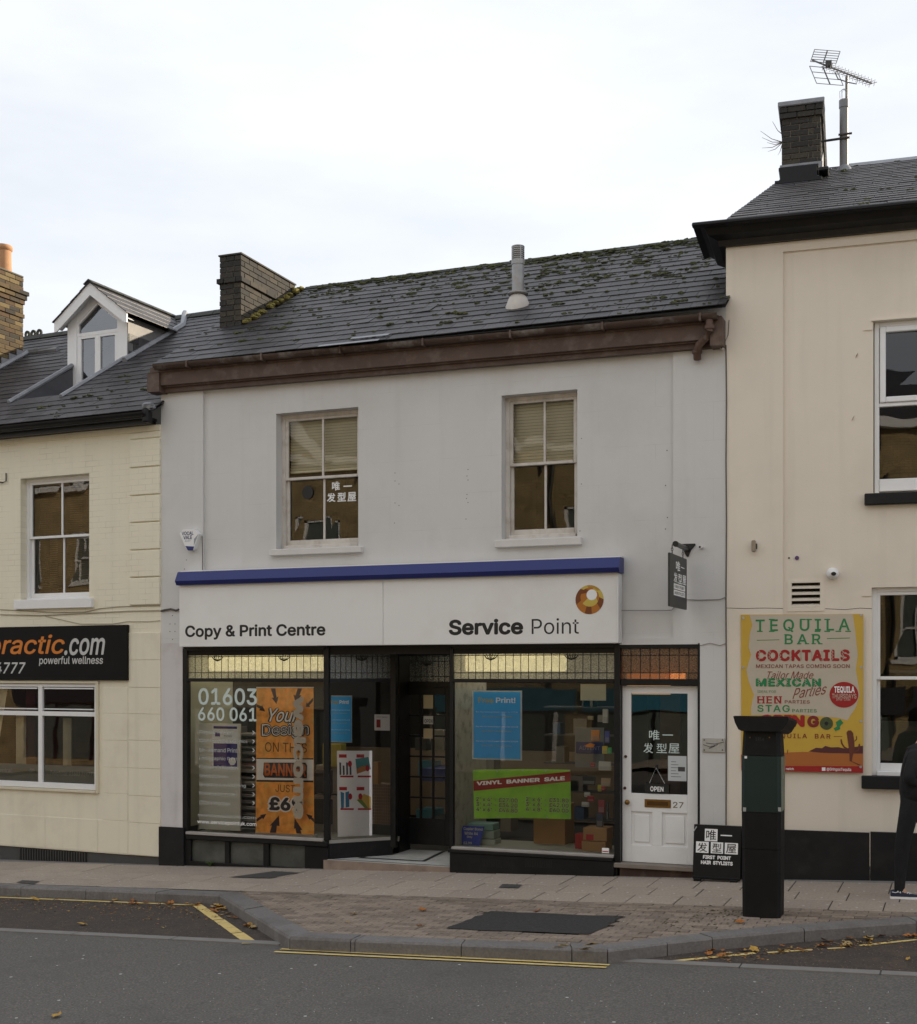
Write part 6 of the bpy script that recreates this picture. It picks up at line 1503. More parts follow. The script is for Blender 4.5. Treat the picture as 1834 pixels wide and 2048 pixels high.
for s, a in (('Telephone: 01603 764777', (100.5, 1543, 189.5, 1554)), ('central', (-6, 1536, 23, 1544)), ('.com', (58, 1537, 69, 1545))): text(s, m_sw if s[0] == 'T' else m_fvinyl, wg, L, *a, .032, shear=.15)
text('chiropractic', flat('faded_orange', (.35, .24, .03)), wg, L, 25, 1536, 56, 1545, .032)
mb = MB(); a = L.at(38, 1712, .01); b = L.at(173, 1712, .01)
zt3 = L.at(100, 1700, .01)[1]; zb3 = L.at(100, 1724, .01)[1]
mb = MB().box(a[0], b[0], .012, .02, zb3, zt3); vt = mb.solo('cellar_grille', m_dark, 'dark slatted cellar vent at the foot of the cream brick wall', 'vent', L, ((a[0]+b[0])/2, .012, zb3))
for k in range(26): x = a[0]+(b[0]-a[0])*(k+.5)/26; MB().box(x-.006, x+.006, .0, .012, zb3, zt3).build('grille_bar', m_dgrey, vt)
# ================================================================ WHAT THE WINDOWS SHOW
c3 = lambda cx, cy: (340+cx/3.25, 1260+cy/3.25)
yv = .033
lw = thing('window_lettering_phone', 'pale vinyl telephone number and service list lettering on the left shop window glass', 'lettering', G, (*G.at(450, 1400, yv)[:1], yv, G.at(450, 1400, yv)[1]))
def vt_(s, m_, x0, y0, x1, y1, par=lw, **k): a = c3(x0, y0); b = c3(x1, y1); return text(s, m_, par, G, a[0], a[1], b[0], b[1], k.pop('y', yv), **k)
vt_('01603', m_wvinyl, 185, 378, 566, 488, bold=.02); vt_('660 061', m_wvinyl, 183, 503, 562, 592, bold=.02)
for i, (s, x1) in enumerate((('Digital Printing', 400), ('Digital Copying & Graphics', 503), ('On-demand Print', 437), ('Lithographic Print', 437), ('Posters & Display', 440), ('Vinyl Banners', 372), ('Scanning & Archiving', 493), ('Finishing Services', 430), ('Office Products', 390))):
    y = 652+i*57.2; vt_(s, m_fvinyl, 190, y, x1, y+28, bold=.01, res=2)
    mb = MB()
    for sg in (-1, 1):
        A = c3(537, y+16+sg*12); B = c3(549, y+16); Ax = G.at(*A, yv); Bx = G.at(*B, yv); mb.tube([(Ax[0], yv, Ax[1]), (Bx[0], yv, Bx[1])], .004, 4)
    mb.build('chevron', m_wht, lw)
vt_('servicepointuk.com', m_fvinyl, 180, 1200, 560, 1226, bold=.01, res=2); vt_('www.servicepointuk.com', m_wht, 178, 1240, 562, 1272, bold=.015, res=2)
vt_('welcome', m_tan, 800, 430, 885, 1230, rot=True, bold=.055, par=lw)
# white board in front of the paper racks
yy = .30
c = G.at(440, 1660, yy); wb = thing('white_display_board', 'tall pale display panel standing left in the left shop window', 'display panel', G, (c[0], yy, c[1]))
pbox(MB(), G, 398, 1447, 480, 1660, yy, .03, .003).build('board_face', M('pale_board', (.62, .63, .58), .7, .05, 2), wb)
ps = pbox(MB(), G, 424, 1449, 476, 1537, yy-.006, .004); c = G.at(450, 1537, yy); pso = ps.solo('survey_poster', flat('poster_white', (.7, .72, .74)), 'small white and purple survey poster on the pale display panel', 'poster', G, (c[0], yy-.006, c[1]))
m_pur = flat('poster_purple', (.05, .035, .20))
pbox(MB(), G, 427, 1452.5, 474, 1457.5, yy-.0075, .001).build('poster_stripe', m_pur, pso); pbox(MB(), G, 427, 1487, 474.5, 1533, yy-.0075, .001).build('poster_block', m_pur, pso)
P(MB(), G, [(458, 1517), (464, 1515), (470, 1516), (472, 1524), (468, 1530), (461, 1530), (457, 1524)], yy-.009, .001).build('poster_blob', m_wht, pso)
pbox(MB(), G, 430, 1465, 440, 1473, yy-.0075, .001).build('poster_mark', m_pur, pso); text('Survey', m_dgrey, pso, G, 448, 1470, 464, 1474, yy-.0075)
for i, px in enumerate(range(2)): pass
# rack of paper trays
c = G.at(495, 1655, .5); rk = thing('paper_tray_rack', 'tall rack of stacked paper trays between the pale panel and the orange banner', 'rack', G, (c[0], .5, c[1]))
m_tray = M('grey_tray', (.15, .145, .135), .5, .1, 5)
a, b = G.at(481, 1500, .45)[0], G.at(516, 1500, .45)[0]
cols_ = [(.25, .24, .22), (.20, .18, .15), (.30, .28, .25), (.22, .20, .18), (.18, .04, .03), (.22, .04, .035)]
zz0, zz1 = G.at(500, 1645, .45)[1], G.at(500, 1462, .45)[1]
nT = 15
for k in range(nT):
    z = zz0+(zz1-zz0)*k/nT; MB().box(a-.1, b+.05, .42, .75, z, z+.018, .003).box(a-.1, b+.05, .42, .45, z, z+.035, .003).build('tray', m_tray, rk)
    MB().box(a-.06, b+.02, .46, .74, z+.02, z+.02+R.uniform(.015, .045)).build('paper_stack', flat('paper_%d' % k, cols_[5 if k in (9, 10) else k % 4]), rk)
MB().box(a-.12, a-.1, .42, .78, zz0, zz1+.05).build('rack_side', m_tray, rk)
MB().box(a-.1, b+.2, .8, .82, zz0-.1, zz1+.1).build('rack_back', m_dark, rk)
# orange roll-up banner
yy = .16
c = G.at(570, 1668, yy); ob = thing('orange_banner', 'orange printed roll-up banner with black arrows standing in the left shop window', 'banner', G, (c[0], yy, c[1]))
m_or1 = M('banner_orange_print', (.92, .38, .07), .6, .3, 11, dirt=(.85, .60, .16, .8), dscale=6, rnd=0)
def ob_(pts_, mat, nm, y=None, th=.0006): return P(MB(), G, [c3(*p) for p in pts_], yy-.001 if y is None else y, th).build(nm, mat, ob)
P(MB(), G, [c3(562, 376), c3(932, 372), c3(937, 1335), c3(556, 1318)], yy, .003).build('banner_sheet', m_or1, ob)
ob_([(562, 838), (932, 842), (932, 978), (562, 974)], m_wht, 'banner_stripe'); ob_([(562, 832), (932, 834), (932, 842), (562, 838)], m_ink, 'banner_rule'); ob_([(562, 974), (932, 978), (932, 990), (562, 986)], m_ink, 'banner_rule')
P(MB(), G, [c3(562, 370), c3(932, 370), c3(932, 376), c3(562, 376)], yy-.006, .012).build('top_rail', m_wht, ob); P(MB(), G, [c3(552, 1318), c3(940, 1333), c3(940, 1350), c3(552, 1336)], yy-.03, .07).build('banner_base', m_metal, ob)
m_ar = flat('arrow_dark', (.045, .025, .03)); 
for pl in ([(655, 380), (685, 380), (692, 440), (705, 432), (692, 482), (660, 440), (674, 440)], [(830, 380), (858, 380), (842, 425), (855, 425), (815, 470), (802, 420), (816, 425)], [(562, 482), (595, 495), (598, 488), (620, 530), (578, 522), (586, 512), (562, 500)], [(930, 440), (930, 462), (905, 490), (912, 500), (882, 500), (888, 470), (894, 478)],
           [(562, 1248), (562, 1228), (592, 1208), (582, 1203), (627, 1195), (605, 1232), (600, 1222)], [(648, 1318), (662, 1270), (648, 1272), (708, 1205), (712, 1275), (695, 1272), (690, 1318)], [(810, 1222), (860, 1300), (848, 1300), (855, 1325), (822, 1322), (815, 1290), (806, 1292)], [(885, 1196), (928, 1208), (922, 1216), (936, 1228), (936, 1250), (912, 1228), (906, 1234)]):
    ob_(pl, m_ar, 'arrow_print')
ot = lambda s, m_, x0, y0, x1, y1, **k: vt_(s, m_, x0, y0, x1, y1, par=ob, y=k.pop('y', yy-.0012), **k)
m_dk = flat('dark_print', (.03, .025, .03))
ot('Your', m_dk, 636, 505, 850, 605, shear=.4, bold=.07); ot('Your', m_wht, 645, 510, 840, 598, shear=.4, bold=.012, y=yy-.003)
ot('Design', m_dk, 590, 600, 910, 712, bold=.08, slope=.04); ot('Design', m_wht, 598, 606, 902, 704, bold=.03, slope=.04, y=yy-.003); ot('Design', m_dk, 604, 613, 896, 697, bold=.0, slope=.04, y=yy-.004)
ot('ON THIS', flat('olive_print2', (.11, .07, .02)), 618, 732, 890, 795, bold=-.005)
P(MB(), G, [c3(610, 862), c3(880, 862), c3(892, 880), c3(890, 965), c3(615, 960), c3(605, 940)], yy-.0024, .0006).build('print_block', m_dk, ob)
ot('BANNER', flat('banner_word_orange', (.55, .13, .02)), 614, 868, 884, 950, bold=.03, y=yy-.0032)
ot('JUST', flat('olive_print3', (.12, .06, .02)), 686, 1006, 812, 1054, bold=.0)
ot('£69', m_wht, 632, 1080, 868, 1185, bold=.12); ot('£69', m_dk, 645, 1088, 858, 1176, bold=.05, y=yy-.003)
# Free print posters
def freeprint(x0, y0, x1, y1, y, label, fr=G):
    c = fr.at((x0+x1)/2, y1, y); w, h = x1-x0, y1-y0
    t = thing('free_print_poster', label, 'poster', fr, (c[0], y, c[1]), 'blue posters in the shop windows')
    pbox(MB(), fr, x0, y0, x1, y1, y, .004).build('poster_holder', m_metal, t); pbox(MB(), fr, x0+w*.03, y0+h*.02, x1-w*.03, y1-h*.02, y-.001, .001).build('poster_sheet', flat('sky_blue_print', (.05, .36, .75)), t)
    yl = flat('yellow_print', (.42, .36, .10)); 
    text('Free', yl, t, fr, x0+w*.12, y0+h*.10, x0+w*.43, y0+h*.18, y-.001, bold=.025); text('Print!', m_wht, t, fr, x0+w*.48, y0+h*.10, x0+w*.87, y0+h*.18, y-.001, bold=.025)
    for k in range(3):
        q = y0+h*(.30+.21*k); text('Buy any A4 boxed paper carton for £10.00', m_wht, t, fr, x0+w*.08, q, x1-w*.08, q+h*.022, y-.001, res=1); text('Get free colour prints', yl, t, fr, x0+w*.2, q+h*.065, x1-w*.2, q+h*.09, y-.001, bold=.01, res=1)
freeprint(656, 1391, 704, 1485, .34, 'narrow blue Free Print poster in the angled glass left of the entrance')
freeprint(944, 1381, 1044, 1520, .06, 'wide blue Free Print poster on the right shop window above the green banner')
# four-offer board
yy = .42; c = G.at(710, 1672, yy); fb = thing('offers_board', 'white board with four product offers leaning in the angled left window', 'display board', G, (c[0], yy, c[1]))
P(MB(), G, [c3(1085, 785), c3(1313, 785), c3(1313, 1335), c3(1090, 1345)], yy, .006).build('board_sheet', flat('board_white', (.68, .68, .72)), fb)
def fp_(pts_, mat, nm='offer_print', d=.001): return P(MB(), G, [c3(*p) for p in pts_], yy-d, .0006).build(nm, mat, fb)
m_r2 = flat('offer_red', (.35, .02, .03)); 
for ox, oy, cl_, in ((1098, 808, (.06, .07, .10)), (1212, 808, (.05, .20, .22)), (1100, 1020, (.04, .16, .30)), (1213, 1020, (.50, .33, .08))):
    fp_([(ox, oy), (ox+50, oy), (ox+50, oy+22), (ox, oy+22)], m_r2); fp_([(ox+8, oy+138), (ox+95, oy+138), (ox+95, oy+150), (ox+8, oy+150)], m_r2)
    m_ = flat('offer_picture_%d' % ox, cl_); cc_ = flat('offer_picture2_%d' % oy, (.35, .14, .05))
    if ox == 1212: fp_([(1205, 838), (1290, 825), (1305, 905), (1215, 935)], m_); fp_([(1215, 900), (1260, 880), (1300, 905), (1215, 935)], cc_, d=.0016)
    elif ox == 1213: fp_([(1215, 1105), (1260, 1065), (1306, 1085), (1306, 1160), (1280, 1165)], m_); fp_([(1215, 1105), (1245, 1100), (1290, 1160), (1270, 1162)], flat('offer_green', (.12, .2, .04)), d=.0016)
    elif oy > 1000: fp_([(1108, 1050), (1132, 1060), (1130, 1155), (1112, 1162)], m_); fp_([(1140, 1055), (1164, 1048), (1166, 1150), (1142, 1155)], m_)
    else: 
        for k in range(4): fp_([(1100+k*22, 860+(k % 2)*20), (1112+k*22, 862+(k % 2)*20), (1114+k*22, 940), (1102+k*22, 944)], m_)
    c_ = G.at(*c3(ox+(72 if ox < 1213 or oy < 1000 else 25), oy+(90 if oy < 1000 and ox > 1200 else 62)), yy); MB().disc(c_, .028, .04, yy-.0026, yy-.002, 14).build('offer_roundel', m_r2, fb)
c = G.at(763, 1461, .6); lf = pbox(MB(), G, 749, 1429, 779.5, 1461, .62, .003).solo('small_leaflet', flat('leaflet_white', (.5, .48, .5)), 'small white and maroon leaflet stuck high in the angled left window', 'leaflet', G, (c[0], .62, c[1])); pbox(MB(), G, 753, 1439, 761, 1455, .618, .001).build('print_block', m_bdr, lf); text('2010 Diaries', m_dgrey, lf, G, 753, 1432, 775, 1436, .618)
# yellow box, copier, wire basket, inside left
m_beige = M('beige_machine', (.26, .255, .23), .6, .05, 4)
c = G.at(650, 1675, .95); cp = thing('photocopier', 'pale grey office machine behind the orange banner', 'machine', G, (c[0], .95, 0))
for (px0, py0, px1, py1, m_) in ((632, 1530, 676, 1588, m_beige), (628, 1590, 676, 1680, m_beige), (630, 1540, 664, 1586, m_dgrey), (628, 1598, 664, 1648, m_dgrey)): pbox(MB(), G, px0, py0, px1, py1, .9 if m_ is m_beige else .88, .3 if m_ is m_beige else .05, .01).build('machine_body', m_, cp)
c = G.at(660, 1533, .8); pbox(MB(), G, 645, 1488, 682, 1534, .8, .15, .004).solo('yellow_carton', M('yellow_carton_p', (.34, .31, .07), .8), 'yellow carton standing on the grey office machine', 'box', G, (c[0], .8, c[1]))
c = G.at(765, 1660, .8); wk = thing('wire_basket', 'tall wire mesh basket at the back of the angled left window', 'basket', G, (c[0], .8, c[1]))
m_wire = M('wire', (.30, .22, .17), .5, metal=.3); mb = MB()
for k in range(11): a = G.at(745+k*3.8, 1568, .8); b = G.at(745+k*3.8, 1648, .8); mb.tube([(a[0], .8, a[1]), (b[0], .8, b[1])], .0025, 4)
for k in range(14): a = G.at(745, 1568+k*6.1, .8); b = G.at(784, 1568+k*6.1, .8); mb.tube([(a[0], .8, a[1]), (b[0], .8, a[1])], .0025, 4)
mb.build('wire_mesh', m_wire, wk); pbox(MB(), G, 746, 1524, 756, 1568, .85, .1).build('basket_card', m_card, wk); pbox(MB(), G, 744, 1568, 785, 1648, .95, .2).build('basket_content', M('basket_card2', (.20, .15, .11), .9), wk)
# green vinyl banner
c4 = lambda cx, cy: (860+cx/3.25, 1260+cy/3.25)
yy = .045; c = G.at(1045, 1637, yy); gn = thing('vinyl_sale_banner', 'bright green vinyl banner sale sign with a red diagonal band in the right shop window', 'banner', G, (c[0], yy, c[1]))
def gn_(pts_, mat, nm, d=.001): return P(MB(), G, [c4(*p) for p in pts_], yy-d, .0006).build(nm, mat, gn)
P(MB(), G, [c4(278, 908), c4(600, 904), c4(912, 908), c4(917, 1230), c4(600, 1222), c4(286, 1226)], yy, .003).build('banner_sheet', M('green_print', (.26, .52, .05), .5, .18, 4, dirt=(.10, .34, .05, .7), dscale=3), gn)
gn_([(281, 980), (912, 920), (914, 985), (284, 1046)], flat('band_red', (.28, .025, .02)), 'red_band')
a = c4(303, 935); b = c4(877, 1030)
text('VINYL  BANNER  SALE', m_wht, gn, G, a[0], a[1]+10, b[0], b[1]-11, yy-.0022, bold=.05, slope=.088)
for x0, x1, ls in ((300, 570, ("2' x 4' - £27.00", "3' x 4' - £34.20", "4' x 6' - £46.80")), (622, 902, ("2' x 6' - £31.80", "3' x 6' - £42.00", "4' x 8' - £60.00"))):
    for k, s in enumerate(ls):
        a = c4(x0, 1090+k*33); b = c4(x1, 1117+k*33); text(s, flat('halo_print', (.50, .60, .36)), gn, G, a[0]-.6, a[1]-.6, b[0]+.6, b[1]+.6, yy-.001, bold=.05, res=2); text(s, flat('brown_print', (.12, .08, .05)), gn, G, a[0], a[1], b[0], b[1], yy-.0022, bold=.02, res=2)
mb = MB()
for px, py in ((285, 912), (436, 920), (600, 912), (752, 916), (903, 912), (292, 1218), (443, 1215), (600, 1217), (760, 1218), (910, 1222)): mb.disc(G.at(*c4(px, py), yy), .008, .008, yy-.004, yy, 8)
mb.build('eyelet', m_metal, gn)
# price card, paper reams, boxes
yy = .30; c = G.at(938, 1693, yy); pc = thing('price_card', 'leaning blue price card at the left foot of the right shop window', 'card', G, (c[0], yy, c[1]))
P(MB(), G, [c4(215, 1272), c4(353, 1278), c4(320, 1412), c4(165, 1408)], yy, .006).build('card_sheet', flat('card_blue', (.04, .06, .35)), pc)
for s, b_ in (('Copier Bond', (218, 1284, 342, 1306)), ('White A4', (224, 1312, 312, 1332)), ('Only', (240, 1338, 276, 1354)), ('£2.99', (218, 1376, 272, 1392))): a = c4(*b_[:2]); b = c4(*b_[2:]); text(s, flat('card_yellow', (.5, .5, .35)), pc, G, *a, *b, yy-.001, bold=.02)
c = G.at(975, 1693, .42); rm = thing('paper_reams', 'stack of pale green wrapped paper reams behind the blue price card', 'paper', G, (c[0], .42, c[1]))
for k, (p0, p1) in enumerate(((1647, 1660), (1661, 1677), (1678, 1694))): pbox(MB(), G, 935+k*3, p0, 986+k*2, p1, .42, .22, .008).build('ream', flat('ream_%d' % k, ((.20, .36, .34), (.28, .36, .33), (.36, .39, .36))[k]), rm)
def bxs(label, px0, py0, px1, py1, y, d, tape=None, mat=m_card, nm='cardboard_box'):
    c = G.at((px0+px1)/2, py1, y); t = thing(nm, label, 'box', G, (c[0], y, c[1])); pbox(MB(), G, px0, py0, px1, py1, y, d, .004).build('carton', mat, t)
    if tape: pbox(MB(), G, *tape, y-.002, .002).build('carton_label', m_r2, t)
    return t
bxs('large plain cardboard carton standing under the green banner', 1067, 1610, 1130, 1697, .75, .4)
bxs('upper small cardboard carton with a red label in the right window corner', 1166, 1656.5, 1213.5, 1682, .35, .3, (1172, 1669, 1187, 1680))
bxs('lower small cardboard carton in the right window corner', 1163, 1683.5, 1211, 1705, .33, .3)
bxs('bright red carton leaning beside the small cardboard cartons', 1150, 1668, 1168, 1698, .45, .15, mat=flat('red_carton_p', (.30, .02, .02)), nm='red_box')
c = G.at(1185, 1400, .04); pbox(MB(), G, 1161, 1368, 1212, 1401, .05, .002).solo('cream_notice', flat('cream_card', (.46, .42, .29)), 'blank cream card stuck at the top of the right shop window', 'notice', G, (c[0], .05, c[1]))
c = G.at(1211, 1706, .04); ss = pbox(MB(), G, 1204, 1696, 1218, 1706, .028, .002).solo('corner_sticker', m_wht, 'tiny white and red sticker in the bottom right corner of the shop window', 'sticker', G, (c[0], .028, c[1])); pbox(MB(), G, 1205, 1702, 1217, 1704, .0265, .001).build('print_line', m_r2, ss)
# packets hanging on the slatwall
xw = IX1-.04
pk_ = [((.52, .20, .06), 1182, 1460, 1199, 1482), ((.06, .07, .30), 1209, 1462, 1219, 1486), ((.55, .42, .06), 1204, 1492, 1215, 1508), ((.05, .35, .12), 1214, 1495, 1223, 1508), ((.42, .42, .40), 1197, 1523, 1222, 1541), ((.30, .22, .15), 1202, 1556, 1221, 1573), ((.42, .40, .05), 1195, 1570, 1203, 1583), ((.4, .05, .06), 1202, 1573, 1210, 1582), ((.5, .5, .5), 1168, 1585, 1180, 1594), ((.32, .04, .05), 1174, 1592, 1188, 1604), ((.5, .5, .52), 1163, 1604, 1178, 1614), ((.28, .05, .07), 1196, 1600, 1209, 1626), ((.05, .06, .1), 1192, 1626, 1206, 1655), ((.25, .24, .22), 1195, 1430, 1208, 1444), ((.25, .23, .16), 1175, 1432, 1187, 1440), ((.45, .45, .45), 1205, 1418, 1216, 1446), ((.3, .04, .04), 1180, 1526, 1190, 1534), ((.03, .03, .035), 1165, 1552, 1190, 1570), ((.03, .04, .05), 1212, 1604, 1217, 1640)]
PKL = ['orange packet hanging highest in front of the inside poster', 'blue packet hanging against the slatwall', 'yellow packet beside the green one on the slatwall', 'green packet against the window edge on the slatwall', 'pale grey roll pack hanging mid height on the slatwall', 'tan wide packet below the pale grey roll pack', 'lime yellow small packet under the tan packet', 'pink red small packet under the tan packet', 'white small packet above the dark red one', 'dark red packet under the small white packet', 'pale packet lowest of the three left packets', 'tall maroon packet above the navy one', 'tall navy packet above the cardboard cartons', 'grey beige packet near the top of the slatwall', 'small olive packet near the top left of the slatwall', 'tall pale sleeve packet near the top of the slatwall', 'tiny red packet beside the pale roll pack', 'black wide packet hanging left of the tan packet', 'narrow black packet by the window edge']
for i, (cl_, px0, py0, px1, py1) in enumerate(pk_):
    y = .25+(1222-px1)/60*.9+R.uniform(0, .1); c = G.at((px0+px1)/2, py0, y)
    t = thing('hanging_packet', PKL[i], 'packet', G, (c[0], y, c[1]), 'stationery packets on the slatwall')
    mb = pbox(MB(), G, px0, py0, px1, py1, y, .02, .006); mb.build('packet', flat('packet_%d' % i, cl_, .3), t); pbox(MB(), G, px0+1.5, py0+(py1-py0)*.55, px1-1.5, py1-2, y-.004, .004).build('packet_card', flat('packet_c_%d' % i, tuple(min(.6, v*.5+.12) for v in cl_)), t)
# poster seen deep inside
c = G.at(1170, 1520, 1.6); ip = thing('inside_poster', 'blue and grey poster board deep inside behind the right shop window', 'poster', G, (c[0], 1.6, c[1]))
pbox(MB(), G, 1150, 1455, 1208, 1535, 1.6, .02).build('poster_board', flat('inner_grey', (.16, .17, .19)), ip); pbox(MB(), G, 1152, 1484, 1206, 1507, 1.58, .01).build('poster_block', flat('inner_blue', (.02, .03, .15)), ip); text('ADVENT', flat('inner_pale', (.14, .16, .3)), ip, G, 1158, 1492, 1200, 1500, 1.578, bold=.02); P(MB(), G, [(1169, 1491), (1180, 1486), (1190, 1489), (1186, 1495), (1172, 1494)], 1.576, .002).build('poster_blob', m_or, ip)
# shop shelving inside, dim
c = G.at(1000, 1600, 2.6); sh = thing('shop_shelving', 'dim shelves of goods deep inside the shop', 'shelving', G, (c[0], 2.6, 0))
for k in range(5): MB().box(xB0+.3, IX1-.4, 2.6, 2.9, .2+k*.38, .22+k*.38).build('shelf', m_dgrey, sh)
for k in range(26):
    z = .22+(k % 5)*.38; x = xB0+.35+R.random()*2.1; MB().box(x, x+R.uniform(.08, .2), 2.62, 2.85, z, z+R.uniform(.1, .28)).build('shelf_goods', flat('goods_%d' % (k % 6), ((.05, .05, .06), (.12, .11, .10), (.03, .06, .12), (.16, .15, .13), (.10, .03, .02), (.05, .09, .07))[k % 6]), sh)
c = G.at(850, 1600, 2.6); sh = thing('shop_counter_display', 'dim counter with boxes seen through the glazed entrance door', 'counter', G, (c[0], 2.2, 0))
for k in range(12): x = dx0-.5+R.random()*1.9; z = (0, .7, 1.1)[k % 3]; MB().box(x, x+R.uniform(.15, .35), 2.2+R.random()*.6, 3, z, z+R.uniform(.15, .4)).build('boxed_goods', flat('cg_%d' % (k % 5), ((.20, .17, .13), (.05, .06, .16), (.22, .22, .2), (.05, .05, .05), (.05, .16, .2))[k % 5]), sh)
# ================================================================ TICKET MACHINE
mA = gpt(1484, 1834); mBx = G.at(1560, 1834, mA[1])[0]
mx0, mx1, my0 = mA[0], mBx, mA[1]; my1 = my0+.30; mz = gz((mx0+mx1)/2)
tm = thing('ticket_machine', 'black parking ticket machine with a green panel standing on the brick forecourt', 'ticket machine', G, ((mx0+mx1)/2, (my0+my1)/2, mz))
mzat = lambda py: G.at(1522, py, my0)[1]
m_tm = M('black_powder_coat', (.009, .0085, .009), .6, .12, 5, .10, 90, spec=.2, dirt=(.02, .018, .017, .5), dscale=4); m_tg = M('dark_green_panel', (.006, .020, .017), .5, .12, 4, .08, 90)
def oct_(x0, x1, y0, y1, c, bow=.0): return [(x0+c, y0), ((x0+x1)/2, y0-bow), (x1-c, y0), (x1, y0+c), (x1, y1-c), (x1-c, y1), (x0+c, y1), (x0, y1-c), (x0, y0+c)]
def seg(nm, za, zb, mat, g0=0., g1=0., c=.03, bow=.012):
    n = 9; lo = oct_(mx0-g0, mx1+g0, my0-g0, my1+g0, c, bow); hi = oct_(mx0-g1, mx1+g1, my0-g1, my1+g1, c, bow)
    mb = MB(); mb.add([(x, y, za) for x, y in lo]+[(x, y, zb) for x, y in hi], [tuple(range(n)), tuple(range(2*n-1, n-1, -1))]+[(i, (i+1) % n, n+(i+1) % n, n+i) for i in range(n)]); mb.fix = True
    return mb.build(nm, mat, tm)
seg('base_section', mz-.05, mzat(1699), m_tm, 0, .004); seg('lower_section', mzat(1698), mzat(1625), m_tm, .004, .006); seg('door_section', mzat(1624), mzat(1512), m_tg, .008, .006); seg('head_section', mzat(1511), mzat(1458), m_tm, .004, -.008)
xs2 = mx1+.0085
MB().box(xs2-.004, xs2+.001, my0+.03, my1-.03, mzat(1622), mzat(1514)).build('side_panel', M('pale_green_grey', (.16, .18, .13), .5, .2, 5, dirt=(.30, .31, .14, .6), dscale=4), tm)  # side panel paler than the front, with yellowish blotches
MB().box(xs2, xs2+.004, my0+.12, my0+.15, mzat(1558), mzat(1552)).build('side_lock', m_metal, tm)
for px in (1486, 1556): pbox(MB(), G, px, 1615, px+6, 1623, my0-.013, .01).build('corner_bracket', m_metal, tm)
st__ = pbox(MB(), G, 1489, 1512, 1494, 1517, my0-.016, .004).build('tiny_sticker', m_wht, tm)
text('1916', flat('faint_print', (.045, .045, .045)), tm, G, 1511, 1475, 1528, 1481, my0-.012)
mb = MB()
for px in (1500, 1539): mb.disc(G.at(px, 1475, my0), .006, .006, my0-.014, my0, 6)
mb.build('rivet', m_brass, tm)
# cap: wide lid with sloping underside
zc0, zc1 = mzat(1462), mzat(1432); cx0 = G.at(1466, 1440, my0-.07)[0]; cx1 = G.at(1576, 1440, my0-.07)[0]
pr_ = [(cx0, zc1-.005), (cx0+.01, zc1), (cx1-.01, zc1), (cx1, zc1-.005), (cx1+.005, zc1-.03), (cx1-.045, zc0+.02), (cx1-.075, zc0), (cx0+.075, zc0), (cx0+.045, zc0+.015), (cx0+.015, zc1-.06)]
mb = MB()
n = len(pr_); ys_ = [(my0-.06, 0), (my0-.02, -.0), (my1+.10, -.045)]
for yy_, dz_ in ys_: mb.add([(x+(.0 if yy_ < my1 else (.02 if x > mx0+.2 else 0)), yy_, z+dz_) for x, z in pr_], [])
for g_ in range(2):
    for k in range(n): mb.f.append((g_*n+k, g_*n+(k+1) % n, (g_+1)*n+(k+1) % n, (g_+1)*n+k))
mb.f += [tuple(range(n)), tuple(range(3*n-1, 2*n-1, -1))]; mb.fix = True; mb.build('cap', m_tm, tm)
# ================================================================ PAVEMENT SIGN
yA = -.24
ax0_ = G.at(1385, 1700, yA)[0]; ax1_ = G.at(1480, 1700, yA)[0]; azt = G.at(1430, 1650, yA+.12)[1]; azb = gz((ax0_+ax1_)/2)+.03
ab = thing('pavement_sign', 'black folding pavement sign with white Chinese characters for a hair stylist', 'sign', G, ((ax0_+ax1_)/2, yA+.15, azb-.03))
aw = ax1_-ax0_; ahh = azt-azb
m_ab = M('black_sign_plastic', (.008, .008, .0085), .45, .1, 5, spec=.2)
mpf = lambda u, v, o=0.: (ax0_+aw*u, yA+.09*v-o, azb+ahh*v)
def slab2(f, o, th, nm, mat):
    vs = [f(0, 0, o), f(1, 0, o), f(1, 1, o), f(0, 1, o)]; vs += [(x, y+th, z) for x, y, z in vs]
    mb = MB(); mb.add([vs[0], vs[1], vs[2], vs[3], vs[4], vs[5], vs[6], vs[7]], [(0, 1, 2, 3), (7, 6, 5, 4), (0, 4, 5, 1), (1, 5, 6, 2), (2, 6, 7, 3), (3, 7, 4, 0)]); mb.fix = True; return mb.build(nm, mat, ab)
slab2(mpf, 0, .02, 'front_board', m_ab); slab2(lambda u, v, o: (ax0_+aw*u, yA+.20-.09*v, azb+ahh*v), 0, .02, 'rear_board', m_ab)
for u in (.08, .85): MB().box(ax0_+aw*u-.03, ax0_+aw*u+.05, yA-.015, yA+.04, azb-.035, azb+.0, .006).build('foot', m_ab, ab); MB().box(ax0_+aw*u-.03, ax0_+aw*u+.05, yA+.18, yA+.23, azb-.035, azb+.0, .006).build('foot', m_ab, ab)
MB().box(ax0_, ax1_, yA-.006, yA+.03, azb-.01, azb+.022, .006).build('bottom_lip', m_ab, ab)
MB().tube([mpf(-.01, .86, .01), mpf(.06, .965, .01)], .006, 5).build('metal_clip', m_metal, ab)
def abr(u0, v0, u1, v1, mat, o=.0015): return MB().add([mpf(u0, v0, o), mpf(u1, v0, o), mpf(u1, v1, o), mpf(u0, v1, o)], [(0, 1, 2, 3)]).build('print_tile', mat, ab)
f3 = lambda u, v: mpf(u, v, .003)
for ch, (u0, v0, u1, v1), dark in (('唯', (.235, .70, .505, .93), 1), ('发', (.055, .475, .325, .685), 1), ('型', (.37, .475, .63, .685), 1), ('屋', (.665, .475, .94, .685), 1)):
    abr(u0, v0, u1, v1, m_wht); txy(ch, m_ink, ab, f3, u0+.03, v0+.02, u1-u0-.06, v1-v0-.04, bold=.006)
abr(.57, .808, .81, .83, m_wht)
